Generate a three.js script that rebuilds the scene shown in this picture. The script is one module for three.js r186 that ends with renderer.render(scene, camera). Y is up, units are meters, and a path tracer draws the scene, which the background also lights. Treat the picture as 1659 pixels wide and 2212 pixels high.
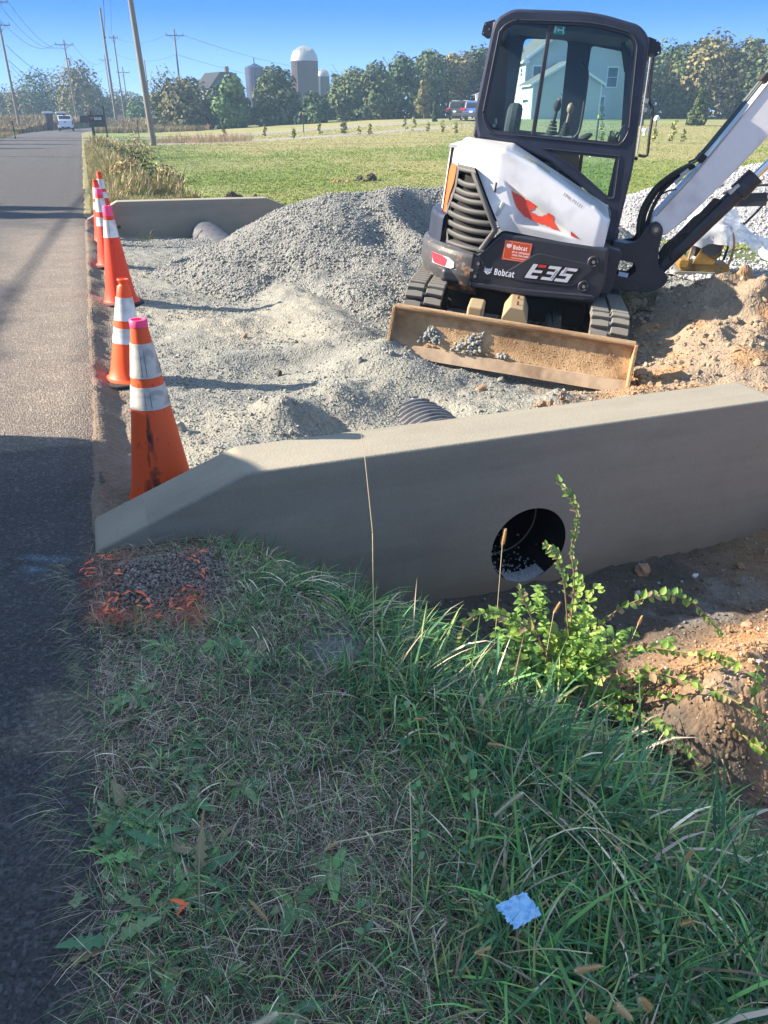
import * as THREE from 'three';
import { mergeGeometries } from 'three/addons/utils/BufferGeometryUtils.js';
import { RoundedBoxGeometry } from 'three/addons/geometries/RoundedBoxGeometry.js';

// ---------------------------------------------------------------- camera, sky, sun, exposure
const scene = new THREE.Scene();
const PITCH = 27.5 * Math.PI / 180, YAW = 19.5 * Math.PI / 180, EYE = 1.6;
const camera = new THREE.PerspectiveCamera(68.03, 768 / 1024, 0.05, 3000);
camera.position.set(0, EYE, 0);
camera.rotation.order = 'YXZ';
camera.rotation.set(-PITCH, -YAW, 0);
const renderer = new THREE.WebGLRenderer({ antialias: true });
renderer.setSize(768, 1024);
renderer.toneMapping = THREE.LinearToneMapping;
renderer.toneMappingExposure = 3.25;
renderer.shadowMap.enabled = true;
const AZ = 23 * Math.PI / 180, EL = 29 * Math.PI / 180;          // shadows fall to the right and a little towards the camera
const SUN = new THREE.Vector3(-Math.cos(EL) * Math.cos(AZ), Math.sin(EL), -Math.cos(EL) * Math.sin(AZ));
const sun = new THREE.DirectionalLight(new THREE.Color().setRGB(1, 0.88, 0.72), 4.8);
sun.position.copy(SUN).multiplyScalar(120);
sun.castShadow = true;
Object.assign(sun.shadow.camera, { left: -90, right: 90, top: 90, bottom: -90, near: 1, far: 400 });
sun.shadow.mapSize.set(4096, 4096);
sun.shadow.radius = 1;
scene.add(sun, sun.target);
{
  const w = 1024, h = 512, d = new Float32Array(w * h * 4);
  const stops = [[0, .46, .68, .95], [.035, .26, .52, .97], [.11, .055, .25, .84], [.3, .235, .415, .78], [1, .33, .47, .68]];
  for (let j = 0; j < h; j++) for (let i = 0; i < w; i++) {
    const el = ((j + .5) / h - .5) * Math.PI, az = ((i + .5) / w - .5) * 2 * Math.PI;
    const y = Math.sin(el), x = Math.cos(el) * Math.cos(az), z = Math.cos(el) * Math.sin(az);
    const t = Math.max(0, y); let k = 0; while (k < stops.length - 2 && t > stops[k + 1][0]) k++;
    let f = Math.min(1, (t - stops[k][0]) / (stops[k + 1][0] - stops[k][0])); f = f * f * (3 - 2 * f) * .5 + f * .5;
    const c = Math.max(0, x * SUN.x + y * SUN.y + z * SUN.z), g = .25 * Math.pow(c, 6) + .9 * Math.pow(c, 60);
    for (let n = 0; n < 3; n++) d[(j * w + i) * 4 + n] = .455 * ((stops[k][n + 1] * (1 - f) + stops[k + 1][n + 1] * f) + g * [.5, .5, .48][n]);
    d[(j * w + i) * 4 + 3] = 1;
  }
  const sky = new THREE.DataTexture(d, w, h, THREE.RGBAFormat, THREE.FloatType);
  sky.mapping = THREE.EquirectangularReflectionMapping; sky.magFilter = sky.minFilter = THREE.LinearFilter; sky.needsUpdate = true;
  scene.background = sky; scene.environment = sky;
}
scene.fog = new THREE.FogExp2(new THREE.Color().setRGB(.50, .75, 1), 0.0010);

// ---------------------------------------------------------------- helpers
const TAU = Math.PI * 2, V = (x, y, z) => new THREE.Vector3(x, y, z);
const clamp = (x, a = 0, b = 1) => Math.min(b, Math.max(a, x));
const sm = (a, b, x) => { const t = clamp((x - a) / (b - a)); return t * t * (3 - 2 * t); };
const mix = (a, b, t) => a + (b - a) * t;
function rng(s) { let a = s >>> 0; return () => { a = (a + 0x6D2B79F5) >>> 0; let t = Math.imul(a ^ a >>> 15, 1 | a); t = t + Math.imul(t ^ t >>> 7, 61 | t) ^ t; return ((t ^ t >>> 14) >>> 0) / 4294967296; }; }
const h2 = (x, y, s = 0) => { let n = Math.imul(x | 0, 374761393) + Math.imul(y | 0, 668265263) + Math.imul(s | 0, 974634777); n = Math.imul(n ^ n >>> 13, 1274126177); return ((n ^ n >>> 16) >>> 0) / 4294967296; };
function vn(x, y, s = 0, per = 0) {
  const xi = Math.floor(x), yi = Math.floor(y), fx = x - xi, fy = y - yi, u = fx * fx * (3 - 2 * fx), v = fy * fy * (3 - 2 * fy);
  const w = per ? (n => ((n % per) + per) % per) : (n => n);
  return mix(mix(h2(w(xi), w(yi), s), h2(w(xi + 1), w(yi), s), u), mix(h2(w(xi), w(yi + 1), s), h2(w(xi + 1), w(yi + 1), s), u), v) * 2 - 1;
}
const fb = (x, y, o = 4, s = 0, per = 0) => { let a = 0, g = .5, p = per; for (let i = 0; i < o; i++) { a += g * vn(x, y, s + i, p); x *= 2; y *= 2; p *= 2; g *= .5; } return a; };
function tex(size, fn, srgb = false) {                 // a tileable texture; fn(u, v) gives 0..1 values
  const d = new Uint8Array(size * size * 4);
  for (let j = 0; j < size; j++) for (let i = 0; i < size; i++) {
    let c = fn(i / size, j / size); if (typeof c === 'number') c = [c, c, c];
    const k = (j * size + i) * 4; for (let n = 0; n < 3; n++) d[k + n] = clamp(c[n]) * 255; d[k + 3] = 255;
  }
  const t = new THREE.DataTexture(d, size, size); t.wrapS = t.wrapT = THREE.RepeatWrapping; t.magFilter = THREE.LinearFilter; t.minFilter = THREE.LinearFilter;
  if (srgb) t.colorSpace = THREE.SRGBColorSpace; t.needsUpdate = true; return t;
}
function rep(t, x, y = x) { const c = t.clone(); c.repeat.set(x, y); c.needsUpdate = true; return c; }
const rgb = (r, g, b) => new THREE.Color().setRGB(r, g, b);
const mat = (r, g, b, roughness = .8, o = {}) => new THREE.MeshStandardMaterial({ color: rgb(r, g, b), roughness, side: THREE.DoubleSide, ...o });
const names = {};
function numbered(n) { const k = names[n] = (names[n] ?? -1) + 1; return k ? n + '_' + String(k).padStart(3, '0') : n; }
function tag(o, label, category, group, kind) { if (label) o.userData.label = label; if (category) o.userData.category = category; if (group) o.userData.group = group; if (kind) o.userData.kind = kind; return o; }
function thing(name, label, category, pos = [0, 0, 0], turn = 0, group) { const o = new THREE.Group(); o.name = numbered(name); scene.add(o); o.position.set(...pos); o.rotation.y = turn; return tag(o, label, category, group); }
function geoOf(g) { if (Array.isArray(g)) return g.length === 1 ? geoOf(g[0]) : mergeGeometries(g.map(plain)); return g; }
function plain(g) { const n = g.index ? g.toNonIndexed() : g; for (const k of Object.keys(n.attributes)) if (!['position', 'normal', 'uv'].includes(k)) n.deleteAttribute(k); if (!n.attributes.uv) n.setAttribute('uv', new THREE.BufferAttribute(new Float32Array(n.attributes.position.count * 2), 2)); if (!n.attributes.normal) n.computeVertexNormals(); return n; }
function part(name, g, m, parent, label) { const o = new THREE.Mesh(geoOf(g), m); o.name = name; o.castShadow = o.receiveShadow = true; parent.add(o); if (label) o.userData.label = label; return o; }
function solo(name, g, m, label, category, group, kind) { const o = new THREE.Mesh(geoOf(g), m); o.name = numbered(name); o.castShadow = o.receiveShadow = true; scene.add(o); return tag(o, label, category, group, kind); }
function copyOf(root, label, group) { const c = root.clone(); c.name = numbered(root.name.replace(/_\d{3}$/, '')); scene.add(c); c.userData = { ...root.userData }; if (label) c.userData.label = label; if (group) c.userData.group = group; return c; }
// geometry pieces
const M4 = new THREE.Matrix4();
function T(g, p = [0, 0, 0], r = [0, 0, 0], s = [1, 1, 1]) { if (typeof s === 'number') s = [s, s, s]; return g.applyMatrix4(M4.compose(V(...p), new THREE.Quaternion().setFromEuler(new THREE.Euler(...r)), V(...s))); }
const box = (w, h, d, p, r) => T(new THREE.BoxGeometry(w, h, d), p, r);
const rbox = (w, h, d, rad, p, r) => T(new RoundedBoxGeometry(w, h, d, 2, Math.min(rad, w / 2.01, h / 2.01, d / 2.01)), p, r);
const cyl = (r0, r1, h, p, r, n = 16, open = false) => T(new THREE.CylinderGeometry(r1, r0, h, n, 1, open), p, r);
function rod(a, b, r0, r1 = r0, n = 10) { const d = V().subVectors(V(...b), V(...a)), g = new THREE.CylinderGeometry(r1, r0, d.length(), n); g.applyQuaternion(new THREE.Quaternion().setFromUnitVectors(V(0, 1, 0), d.clone().normalize())); return g.translate((a[0] + b[0]) / 2, (a[1] + b[1]) / 2, (a[2] + b[2]) / 2); }
function tube(pts, r, n = 24, k = 8, closed = false) { return new THREE.TubeGeometry(new THREE.CatmullRomCurve3(pts.map(p => V(...p)), closed, 'catmullrom', .5), n, r, k, closed); }
function rpoly(pts, r, Cls = THREE.Shape) {          // polygon with rounded corners
  const s = new Cls(), n = pts.length;
  for (let i = 0; i < n; i++) {
    const p = pts[(i + n - 1) % n], c = pts[i], q = pts[(i + 1) % n], ri = c[2] ?? r;
    const a = Math.hypot(p[0] - c[0], p[1] - c[1]), b = Math.hypot(q[0] - c[0], q[1] - c[1]), t = Math.min(ri, a * .45, b * .45);
    const A = [c[0] + (p[0] - c[0]) / a * t, c[1] + (p[1] - c[1]) / a * t], B = [c[0] + (q[0] - c[0]) / b * t, c[1] + (q[1] - c[1]) / b * t];
    i ? s.lineTo(...A) : s.moveTo(...A); s.quadraticCurveTo(c[0], c[1], ...B);
  }
  s.closePath(); return s;
}
function ext(pts, z0, z1, { r = .01, bevel = .006, holes = [], hr = .03, seg = 6 } = {}) {   // polygon in x, y; from z0 to z1
  const s = pts instanceof THREE.Shape ? pts : rpoly(pts, r);
  for (const h of holes) s.holes.push(h instanceof THREE.Path ? h : rpoly(h, hr, THREE.Path));
  const g = new THREE.ExtrudeGeometry(s, { depth: Math.max(.0005, z1 - z0 - 2 * bevel), bevelEnabled: bevel > 0, bevelThickness: bevel, bevelSize: bevel, bevelOffset: -bevel, bevelSegments: 2, curveSegments: seg });
  return g.translate(0, 0, z0 + bevel);
}
function uvm(g, s = 1) {                              // texture coordinates in metres by the face's main direction
  g = g.index ? g.toNonIndexed() : g; const p = g.attributes.position, n = g.attributes.normal, uv = new Float32Array(p.count * 2);
  for (let i = 0; i < p.count; i++) {
    const a = Math.abs(n.getX(i)), b = Math.abs(n.getY(i)), c = Math.abs(n.getZ(i)), x = p.getX(i), y = p.getY(i), z = p.getZ(i);
    const q = b > a && b > c ? [x, z] : a > c ? [z, y] : [x, y]; uv[i * 2] = q[0] * s; uv[i * 2 + 1] = q[1] * s;
  }
  g.setAttribute('uv', new THREE.BufferAttribute(uv, 2)); return g;
}
function gridGeo(nu, nv, fn, colFn) {                 // fn(i, j) -> [x, y, z]
  const pos = new Float32Array(nu * nv * 3), uv = new Float32Array(nu * nv * 2), col = colFn && new Float32Array(nu * nv * 3), idx = [];
  for (let j = 0; j < nv; j++) for (let i = 0; i < nu; i++) {
    const k = j * nu + i, p = fn(i, j); pos[k * 3] = p[0]; pos[k * 3 + 1] = p[1]; pos[k * 3 + 2] = p[2]; uv[k * 2] = p[3] ?? p[0]; uv[k * 2 + 1] = p[4] ?? p[2]; if (col) col.set(colFn(i, j, p), k * 3);
    if (i && j) idx.push(k - nu - 1, k - 1, k - nu, k - nu, k - 1, k);
  }
  const g = new THREE.BufferGeometry(); g.setAttribute('position', new THREE.BufferAttribute(pos, 3)); g.setAttribute('uv', new THREE.BufferAttribute(uv, 2)); if (col) g.setAttribute('color', new THREE.BufferAttribute(col, 3));
  g.setIndex(idx); g.computeVertexNormals(); return g;
}
function instances(name, g, m, list, parent, label, category) {   // list of [matrix, color?]
  const o = new THREE.InstancedMesh(g, m, list.length); list.forEach(([mm, c], i) => { o.setMatrixAt(i, mm); if (c) o.setColorAt(i, c); });
  o.castShadow = o.receiveShadow = true; o.name = parent === scene ? numbered(name) : name; parent.add(o); tag(o, label, category, null, 'stuff'); return o;
}
const mtx = (p, q, s) => new THREE.Matrix4().compose(p, q, typeof s === 'number' ? V(s, s, s) : s);
const eul = (x, y, z, o = 'YXZ') => new THREE.Quaternion().setFromEuler(new THREE.Euler(x, y, z, o));
// the direction in which a point of a survey photograph (1659 x 2212) lay from the eye, used to lay out far and small things
function ray(u, v) {
  const f = 1639, x = (u - 829.5) / f, y = -(v - 1106) / f, cp = Math.cos(PITCH), sp = Math.sin(PITCH), fy = y * cp - sp, fz = y * sp + cp;
  return V(x * Math.cos(YAW) + fz * Math.sin(YAW), fy, x * Math.sin(YAW) - fz * Math.cos(YAW));
}
const onY = (u, v, y = 0) => { const d = ray(u, v), t = (y - EYE) / d.y; return V(d.x * t, y, d.z * t); };
const onZ = (u, v, z) => { const d = ray(u, v), t = z / d.z; return V(d.x * t, EYE + d.y * t, z); };
const atR = (u, v, r) => { const d = ray(u, v), t = r / Math.hypot(d.x, d.z); return V(d.x * t, EYE + d.y * t, d.z * t); };
// ---------------------------------------------------------------- shared textures
const gritN = tex(1024, (u, v) => { const a = fb(u * 24, v * 24, 3, 3, 24), b = Math.abs(vn(u * 110, v * 110, 9, 110)), c = vn(u * 300, v * 300, 11, 300); return .5 + a * .35 + (b - .4) * .45 + c * .12; });
const gritC = tex(1024, (u, v) => { const a = fb(u * 10, v * 10, 4, 21, 10), c = vn(u * 140, v * 140, 23, 140), e = vn(u * 320, v * 320, 25, 320); const k = .80 + a * .14 + c * .13 + e * .10; return [k, k, k]; });
const asphN = tex(1024, (u, v) => { const b = Math.abs(vn(u * 130, v * 130, 31, 130)), c = vn(u * 260, v * 260, 33, 260); return .55 - b * .5 + c * .22; });
const asphC = tex(1024, (u, v) => { const a = fb(u * 6, v * 6, 4, 41, 6), c = vn(u * 110, v * 110, 31, 110), e = vn(u * 220, v * 220, 45, 220); return .55 + a * .10 + sm(.25, .8, c) * .5 + e * .22; });
const concN = tex(1024, (u, v) => .5 + vn(u * 256, v * 256, 52, 256) * .28 + fb(u * 90, v * 90, 2, 53, 90) * .3);
const concC = tex(1024, (u, v) => { const s = vn(u * 5, v * 60, 61, 5) * .0 + fb(u * 6, v * 6, 4, 62, 6) * .13 + vn(u * 6, v * 90, 63, 0) * 0, e = vn(u * 256, v * 256, 64, 256) * .06, b = vn(u * 8, v * 128, 66, 8) * .035; return .86 + s + e + b; });
const rustC = tex(512, (u, v) => { const a = fb(u * 6, v * 6, 5, 71, 6), b = fb(u * 24, v * 24, 3, 75, 24); const k = .75 + a * .5 + b * .25; return [k, k * (.95 + a * .12), k * (.9 + a * .2)]; });
const woodC = tex(512, (u, v) => { const a = fb(u * 40, v * 3, 4, 81, 0) * .25 + .8; return a; });
const dirtyC = tex(512, (u, v) => { const a = fb(u * 4, v * 4, 5, 91, 4), b = fb(u * 30, v * 30, 2, 95, 30); const k = sm(-.35, .25, a) * .35 + .65 + b * .05; return [k, k * .99, k * .97]; });

// ---------------------------------------------------------------- terrain
const roadEdge = z => -.2 + (z < -95 ? Math.pow(-z - 95, 2) * .0022 : 0);
const bump = (x, z, cx, cz, sx, sz, h) => h * Math.exp(-(((x - cx) / sx) ** 2) - (((z - cz) / sz) ** 2));
const MOUNDS = [[.95, -4.5, .34, .26, .17], [1.38, -4.72, .22, .24, .13], [1.15, -4.28, .14, .16, -.1], [.55, -4.0, .3, .25, .07], [1.75, -5.25, .42, .24, .15], [2.35, -5.0, .4, .3, .1], [1.05, -7.1, .5, .22, .08], [.85, -5.9, .35, .2, .08], [1.35, -5.95, .3, .2, .07], [.75, -6.7, .3, .2, .05], [2.3, -4.3, .5, .35, .07], [1.7, -6.3, .5, .25, .06], [.5, -8.6, .4, .25, .04],
  [4.95, -5.15, .75, .7, .44], [5.9, -4.7, .8, .8, .36], [4.3, -4.35, .5, .5, .2], [4.5, -5.9, .4, .4, .2], [3.35, -4.05, .35, .25, .12], [4.75, -4.95, .3, .3, .12], [5.9, -5.9, .7, .6, .2], [2.75, -4.2, .22, .16, .1], [4.7, -6.2, .4, .3, .2], [7.6, -6.4, .6, .4, .12]];
function H(x, z) {
  const u = x - roadEdge(z), n1 = fb(x * 1.1, z * 1.1, 3, 5);
  let f = 1.45 * sm(4, 42, u) * sm(20, 88, -z) + .03 * n1 - .02 * sm(0, .5, u);
  if (u < -6.2) f = -.05 + .55 * sm(-6.4, -12, u) * sm(20, 60, -z) + .05 * n1;
  f += -.24 * Math.exp(-(((u - 1.7) / .8) ** 2)) * sm(-15.6, -17.2, z) * (1 - sm(35, 60, -z));
  let p = -.1 - .06 * sm(.3, 2, u) + .02 * n1 - .22 * sm(-12, -14.8, z) * sm(.1, .5, u) + .12 * sm(-12, -14.8, z) * sm(2.1, 3.4, u);
  if (z < -3 && z > -16 && u > 0) {
    p += .012 * fb(x * 6, z * 6, 3, 15) + .012 * vn(x * 14, z * 14, 19) + .006 * vn(x * 30, z * 30, 20);
    for (const m of MOUNDS) if (Math.abs(x - m[0]) < 3 * m[2] && Math.abs(z - m[1]) < 3 * m[3]) p += bump(x, z, m[0], m[1], m[2], m[3], m[4]) * (1 + .35 * fb(x * 7, z * 7, 3, 29));
    p += .14 * Math.exp(-(((x - 1.84) / .36) ** 2)) * sm(-11.6, -10.4, z) * (1 - sm(-4.9, -4.3, z)) * (1 + .3 * fb(x * 3, z * 3, 2, 17)); p -= .05 * Math.exp(-(((x - 1.84) / .2) ** 2)) * sm(-4.9, -4.3, z) + .12 * Math.exp(-(((x - 1.85) / .3) ** 2)) * sm(-10.6, -13, z);
    p = mix(0, p, sm(-.02 + .05 * vn(z * 3, 1, 7), .2 + .05 * vn(z * 3, 4, 7), u) * .85 + .15 * sm(.1, .9, u));
  }
  const pad = sm(-15.5, -15.3, z) * (1 - sm(-3.2, -3.02, z)) * sm(-.05, .05, u) * (1 - sm(6.5, 11, u));
  // the ditch on the near side
  const x0 = .16 + .42 * clamp(z + 2.96, -.4, 3), x1 = x0 + 1.0 - .12 * clamp(z + 2.96, 0, 2);
  let d = mix(-.015, -.6, sm(x0, x1, x)) + mix(0, .45, sm(3.1, 5, x)) + .3 * sm(3.4, 4.4, x) * 1;
  d += (bump(x, z, 2.55, -1.75, .62, .34, .34) + bump(x, z, 1.85, -1.62, .42, .3, .3)) * (1 + .3 * fb(x * 4, z * 4, 3, 33)) + .03 * fb(x * 3.2, z * 3.2, 3, 35) * sm(x0, x1, x) + .018 * n1;
  if (x > x0 && z > -3.4) { const s = sm(x0 + .3, x1, x); d += s * (.02 * fb(x * 9, z * 9, 3, 37) + .015 * vn(x * 24, z * 24, 39)); }
  d = mix(d, f, sm(3, 9, z) * .8);
  const near = sm(-3.2, -3.02, z);
  let y = mix(f, p, pad); y = mix(y, d, near * sm(-.4, .05, u));
  if (u < 0 && u > -6.3) y = Math.min(y, mix(y, -.07, sm(0, -.12, u)));
  return y;
}
function groundColor(x, z) {
  const u = x - roadEdge(z), n = fb(x * .9, z * .9, 4, 55), m = fb(x * 5, z * 5, 3, 57), lp = (a, b, t) => a.map((k, i) => mix(k, b[i], t));
  const gravel = lp([.245, .245, .215], [.345, .315, .245], sm(-.3, .5, n)), clay = lp([.40, .225, .105], [.31, .20, .115], sm(-.3, .3, m)), dark = [.10, .082, .066];
  if (z > -15.35 && z < -3.1 && u > -.05 && u < 11) {
    let c = gravel;
    c = lp([.215, .16, .115], c, sm(.1, .38 + .1 * m, u));
    const pk = sm(.15, .5, vn(z * .9, 3, 77) * .6 + .4 * m) * (1 - sm(.1, .22, u)); c = lp(c, [.42, .13, .11], pk * .55);
    const right = sm(0, .6, x - (2.2 + (z + 3.3) * -.4) + .5 * m) * sm(-6.6, -5.2, z + .5 * m);                 // soil thrown up by the wall and right of the machine
    c = lp(c, lp(clay, [.30, .245, .18], sm(-.1, .5, m + n) * .7), right * .92);
    c = lp(c, [.40, .26, .16], sm(-13.6, -14.6, z) * sm(2, 2.8, u) * .8);
    c = lp(c, [.34, .32, .26], sm(4.8, 5.6, x) * sm(-5.8, -6.6, z) * .7);
    return lp(c, [.10, .13, .045], sm(6, 7.5, u + 1.2 * m) * sm(-5.5, -8, z));
  }
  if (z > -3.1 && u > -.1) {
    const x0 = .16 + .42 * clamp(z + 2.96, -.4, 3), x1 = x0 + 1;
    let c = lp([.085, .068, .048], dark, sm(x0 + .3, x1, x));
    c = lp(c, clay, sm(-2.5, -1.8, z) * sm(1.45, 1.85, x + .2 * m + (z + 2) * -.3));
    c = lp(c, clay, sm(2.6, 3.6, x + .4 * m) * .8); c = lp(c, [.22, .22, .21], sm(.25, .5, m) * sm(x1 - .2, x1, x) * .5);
    c = lp(c, [.3, .31, .32], bump(x, z, .55, -2.02, .16, .12, .7));
    return c;
  }
  // grass country
  const dry = sm(-.3, .25, fb(x * .12, z * .12, 3, 63) + .5 * n + .15 * sm(5, 14, u));
  let c = lp([.21, .26, .06], [.36, .31, .13], dry * .8);
  c = lp(c, [.13, .215, .045], sm(10, 3, u) * sm(-16, -24, z) * .7);
  c = lp(c, [.30, .25, .13], sm(1.6, .2, u) * .7);
  // the two gravel tracks that cross the field
  const t1 = Math.abs(-z - (57 + u * .35)) , t2 = Math.abs(-z - (72 + u * .28));
  if (u > .3) { c = lp(c, [.33, .31, .28], (1 - sm(.9, 2.2, t1)) * (1 - sm(26, 40, u))); c = lp(c, [.3, .29, .28], (1 - sm(1.2, 2.6, t2))); c = lp(c, [.36, .24, .15], bump(u, -z, 8, 62.5, 4, 1.6, .4)); }
  return c;
}
function lines(start, segs) { const a = [start]; let x = start; for (const [end, s0, s1 = s0] of segs) { const from = x; while (x < end - 1e-6) { x = Math.min(end, x + mix(s0, s1, (x - from) / (end - from))); if (end - x < Math.min(s0, s1) * .4) x = end; a.push(x); } } return a; }
{
  const xs = lines(-320, [[-40, 25, 8], [-7, 4, .5], [-.5, .45, .2], [4, .03], [9, .03, .1], [16, .12, .5], [60, .6, 4], [620, 5, 60]]);
  const ds = lines(-60, [[-1, 14, .2], [.3, .15, .03], [5.3, .03], [16, .03, .08], [30, .08, .4], [100, .45, 3], [900, 4, 60]]);
  const nx = xs.length, nz = ds.length, pos = new Float32Array(nx * nz * 3), col = new Float32Array(nx * nz * 3), uv = new Float32Array(nx * nz * 2), idx = [[], [], []];
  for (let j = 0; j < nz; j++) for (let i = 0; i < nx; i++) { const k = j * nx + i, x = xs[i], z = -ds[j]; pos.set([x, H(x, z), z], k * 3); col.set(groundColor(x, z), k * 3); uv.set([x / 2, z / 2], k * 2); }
  for (let j = 1; j < nz; j++) for (let i = 1; i < nx; i++) {
    const k = j * nx + i, x = (xs[i] + xs[i - 1]) / 2, z = -(ds[j] + ds[j - 1]) / 2, u = x - roadEdge(z);
    if (z > -3.27 && z < -2.975 && Math.abs(x - 1.845) < .27) continue;                 // the pipe mouth passes through the ground here, inside the headwall
    const r = z > -15.35 && z < -3.1 && u > -.02 && u < 9 ? 1 : z >= -3.1 && z < 3 && u > -.02 && x < 9 ? 2 : 0;
    idx[r].push(k - nx - 1, k - nx, k - 1, k - nx, k, k - 1);
  }
  const whole = new THREE.BufferGeometry(); whole.setAttribute('position', new THREE.BufferAttribute(pos, 3)); whole.setIndex(idx.flat()); whole.computeVertexNormals();
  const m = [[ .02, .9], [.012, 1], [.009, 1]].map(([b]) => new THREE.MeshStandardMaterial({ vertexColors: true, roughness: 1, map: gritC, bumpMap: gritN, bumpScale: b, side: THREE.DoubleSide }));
  ['grass_field', 'gravel_pad', 'verge_soil'].forEach((name, r) => {
    const map = new Map(), P = [], N = [], C = [], U = [], I = [];
    for (const k of idx[r]) { let n = map.get(k); if (n === undefined) { n = map.size; map.set(k, n); for (let c = 0; c < 3; c++) { P.push(pos[k * 3 + c]); N.push(whole.attributes.normal.array[k * 3 + c]); C.push(col[k * 3 + c]); } U.push(uv[k * 2], uv[k * 2 + 1]); } I.push(n); }
    const g = new THREE.BufferGeometry(); g.setAttribute('position', new THREE.Float32BufferAttribute(P, 3)); g.setAttribute('normal', new THREE.Float32BufferAttribute(N, 3)); g.setAttribute('color', new THREE.Float32BufferAttribute(C, 3)); g.setAttribute('uv', new THREE.Float32BufferAttribute(U, 2)); g.setIndex(I);
    solo(name, g, m[r], null, null, null, 'structure');
  });
}
{ // the road: asphalt with a ragged right edge, dusted with soil beside the works
  const ws = lines(-6.2, [[-2.6, .3], [-.05, .3, .05], [0, .025]]), ds = lines(-30, [[-.5, 3, .2], [6, .05], [17, .05, .12], [60, .15, 2], [175, 2, 4]]);
  ws.push(.012, .04);
  const g = gridGeo(ws.length, ds.length, (i, j) => {
    const z = -ds[j], e = roadEdge(z), rag = z > -16 ? .018 + .02 * fb(z * 2.5, 1, 4, 101) + .012 * vn(z * 14, 2, 102) : .09 * fb(z * .8, 1, 3, 101), w = ws[i];
    const x = e + w + rag * sm(-.35, 0, w), y = w > .03 ? -.12 : w > .01 ? -.03 : .012 * sm(0, -3, w) + .0035 * vn(x * 3, z * 3, 103) - .012 * sm(-.12, 0, w) * (1 + vn(z * 9, w * 9, 104));
    return [x, y, z, x / 1.2, z / 1.2];
  }, (i, j, p) => {
    const x = p[0], z = p[2], w = ws[i], n = fb(x * 1.6, z * .8, 4, 111), m = fb(x * 6, z * 6, 3, 113);
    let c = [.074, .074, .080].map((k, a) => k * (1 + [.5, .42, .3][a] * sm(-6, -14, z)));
    const dust = sm(-2.6, -.3, w) * sm(-18, -12, z) * sm(-.5, .45, n + .25 * m + .35 * sm(-1, 0, w)) * (.25 + .75 * sm(-3.4, -5, z));
    c = c.map((k, a) => mix(k, [.42, .345, .265][a], dust * (z > -4.2 ? .35 : .8)));
    const patch = sm(.2, .5, vn(x * 3 + 9, z * 3, 117) + m) * sm(-.7, -.3, w) * sm(-3.4, -2, z) * (1 - sm(-1.9, -1.3, z)); c = c.map((k, a) => mix(k, [.33, .27, .2][a], patch * .55));
    const pnt = bump(x, z, -.5, -2.95, .14, .07, 1) * sm(.0, .4, vn(x * 22, z * 22, 118)); c = c.map((k, a) => mix(k, [.3, .45, .6][a], pnt * .7));
    if (w > -.1) c = c.map((k, a) => mix(k, [.2, .15, .11][a], sm(-.1, 0, w) * .6));
    return c;
  });
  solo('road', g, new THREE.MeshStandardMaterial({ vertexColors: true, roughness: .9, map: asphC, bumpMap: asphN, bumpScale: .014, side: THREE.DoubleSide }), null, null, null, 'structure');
}
// stones: a few rough shapes
function stoneGeo(seed, det = 0) { const r = rng(seed), g = new THREE.IcosahedronGeometry(1, det), p = g.attributes.position, m = new Map(); const ax = [1, .65 + r() * .3, .6 + r() * .5]; for (let i = 0; i < p.count; i++) { const k = [p.getX(i), p.getY(i), p.getZ(i)].map(v => v.toFixed(3)).join(); if (!m.has(k)) m.set(k, .72 + r() * .5); const s = m.get(k); p.setXYZ(i, p.getX(i) * s * ax[0], p.getY(i) * s * ax[1], p.getZ(i) * s * ax[2]); } g.computeVertexNormals(); return g; }
const STONES = [1, 2, 3, 4].map(k => stoneGeo(k * 77));
const stoneMat = new THREE.MeshStandardMaterial({ roughness: .95, color: 0xffffff });
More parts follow.
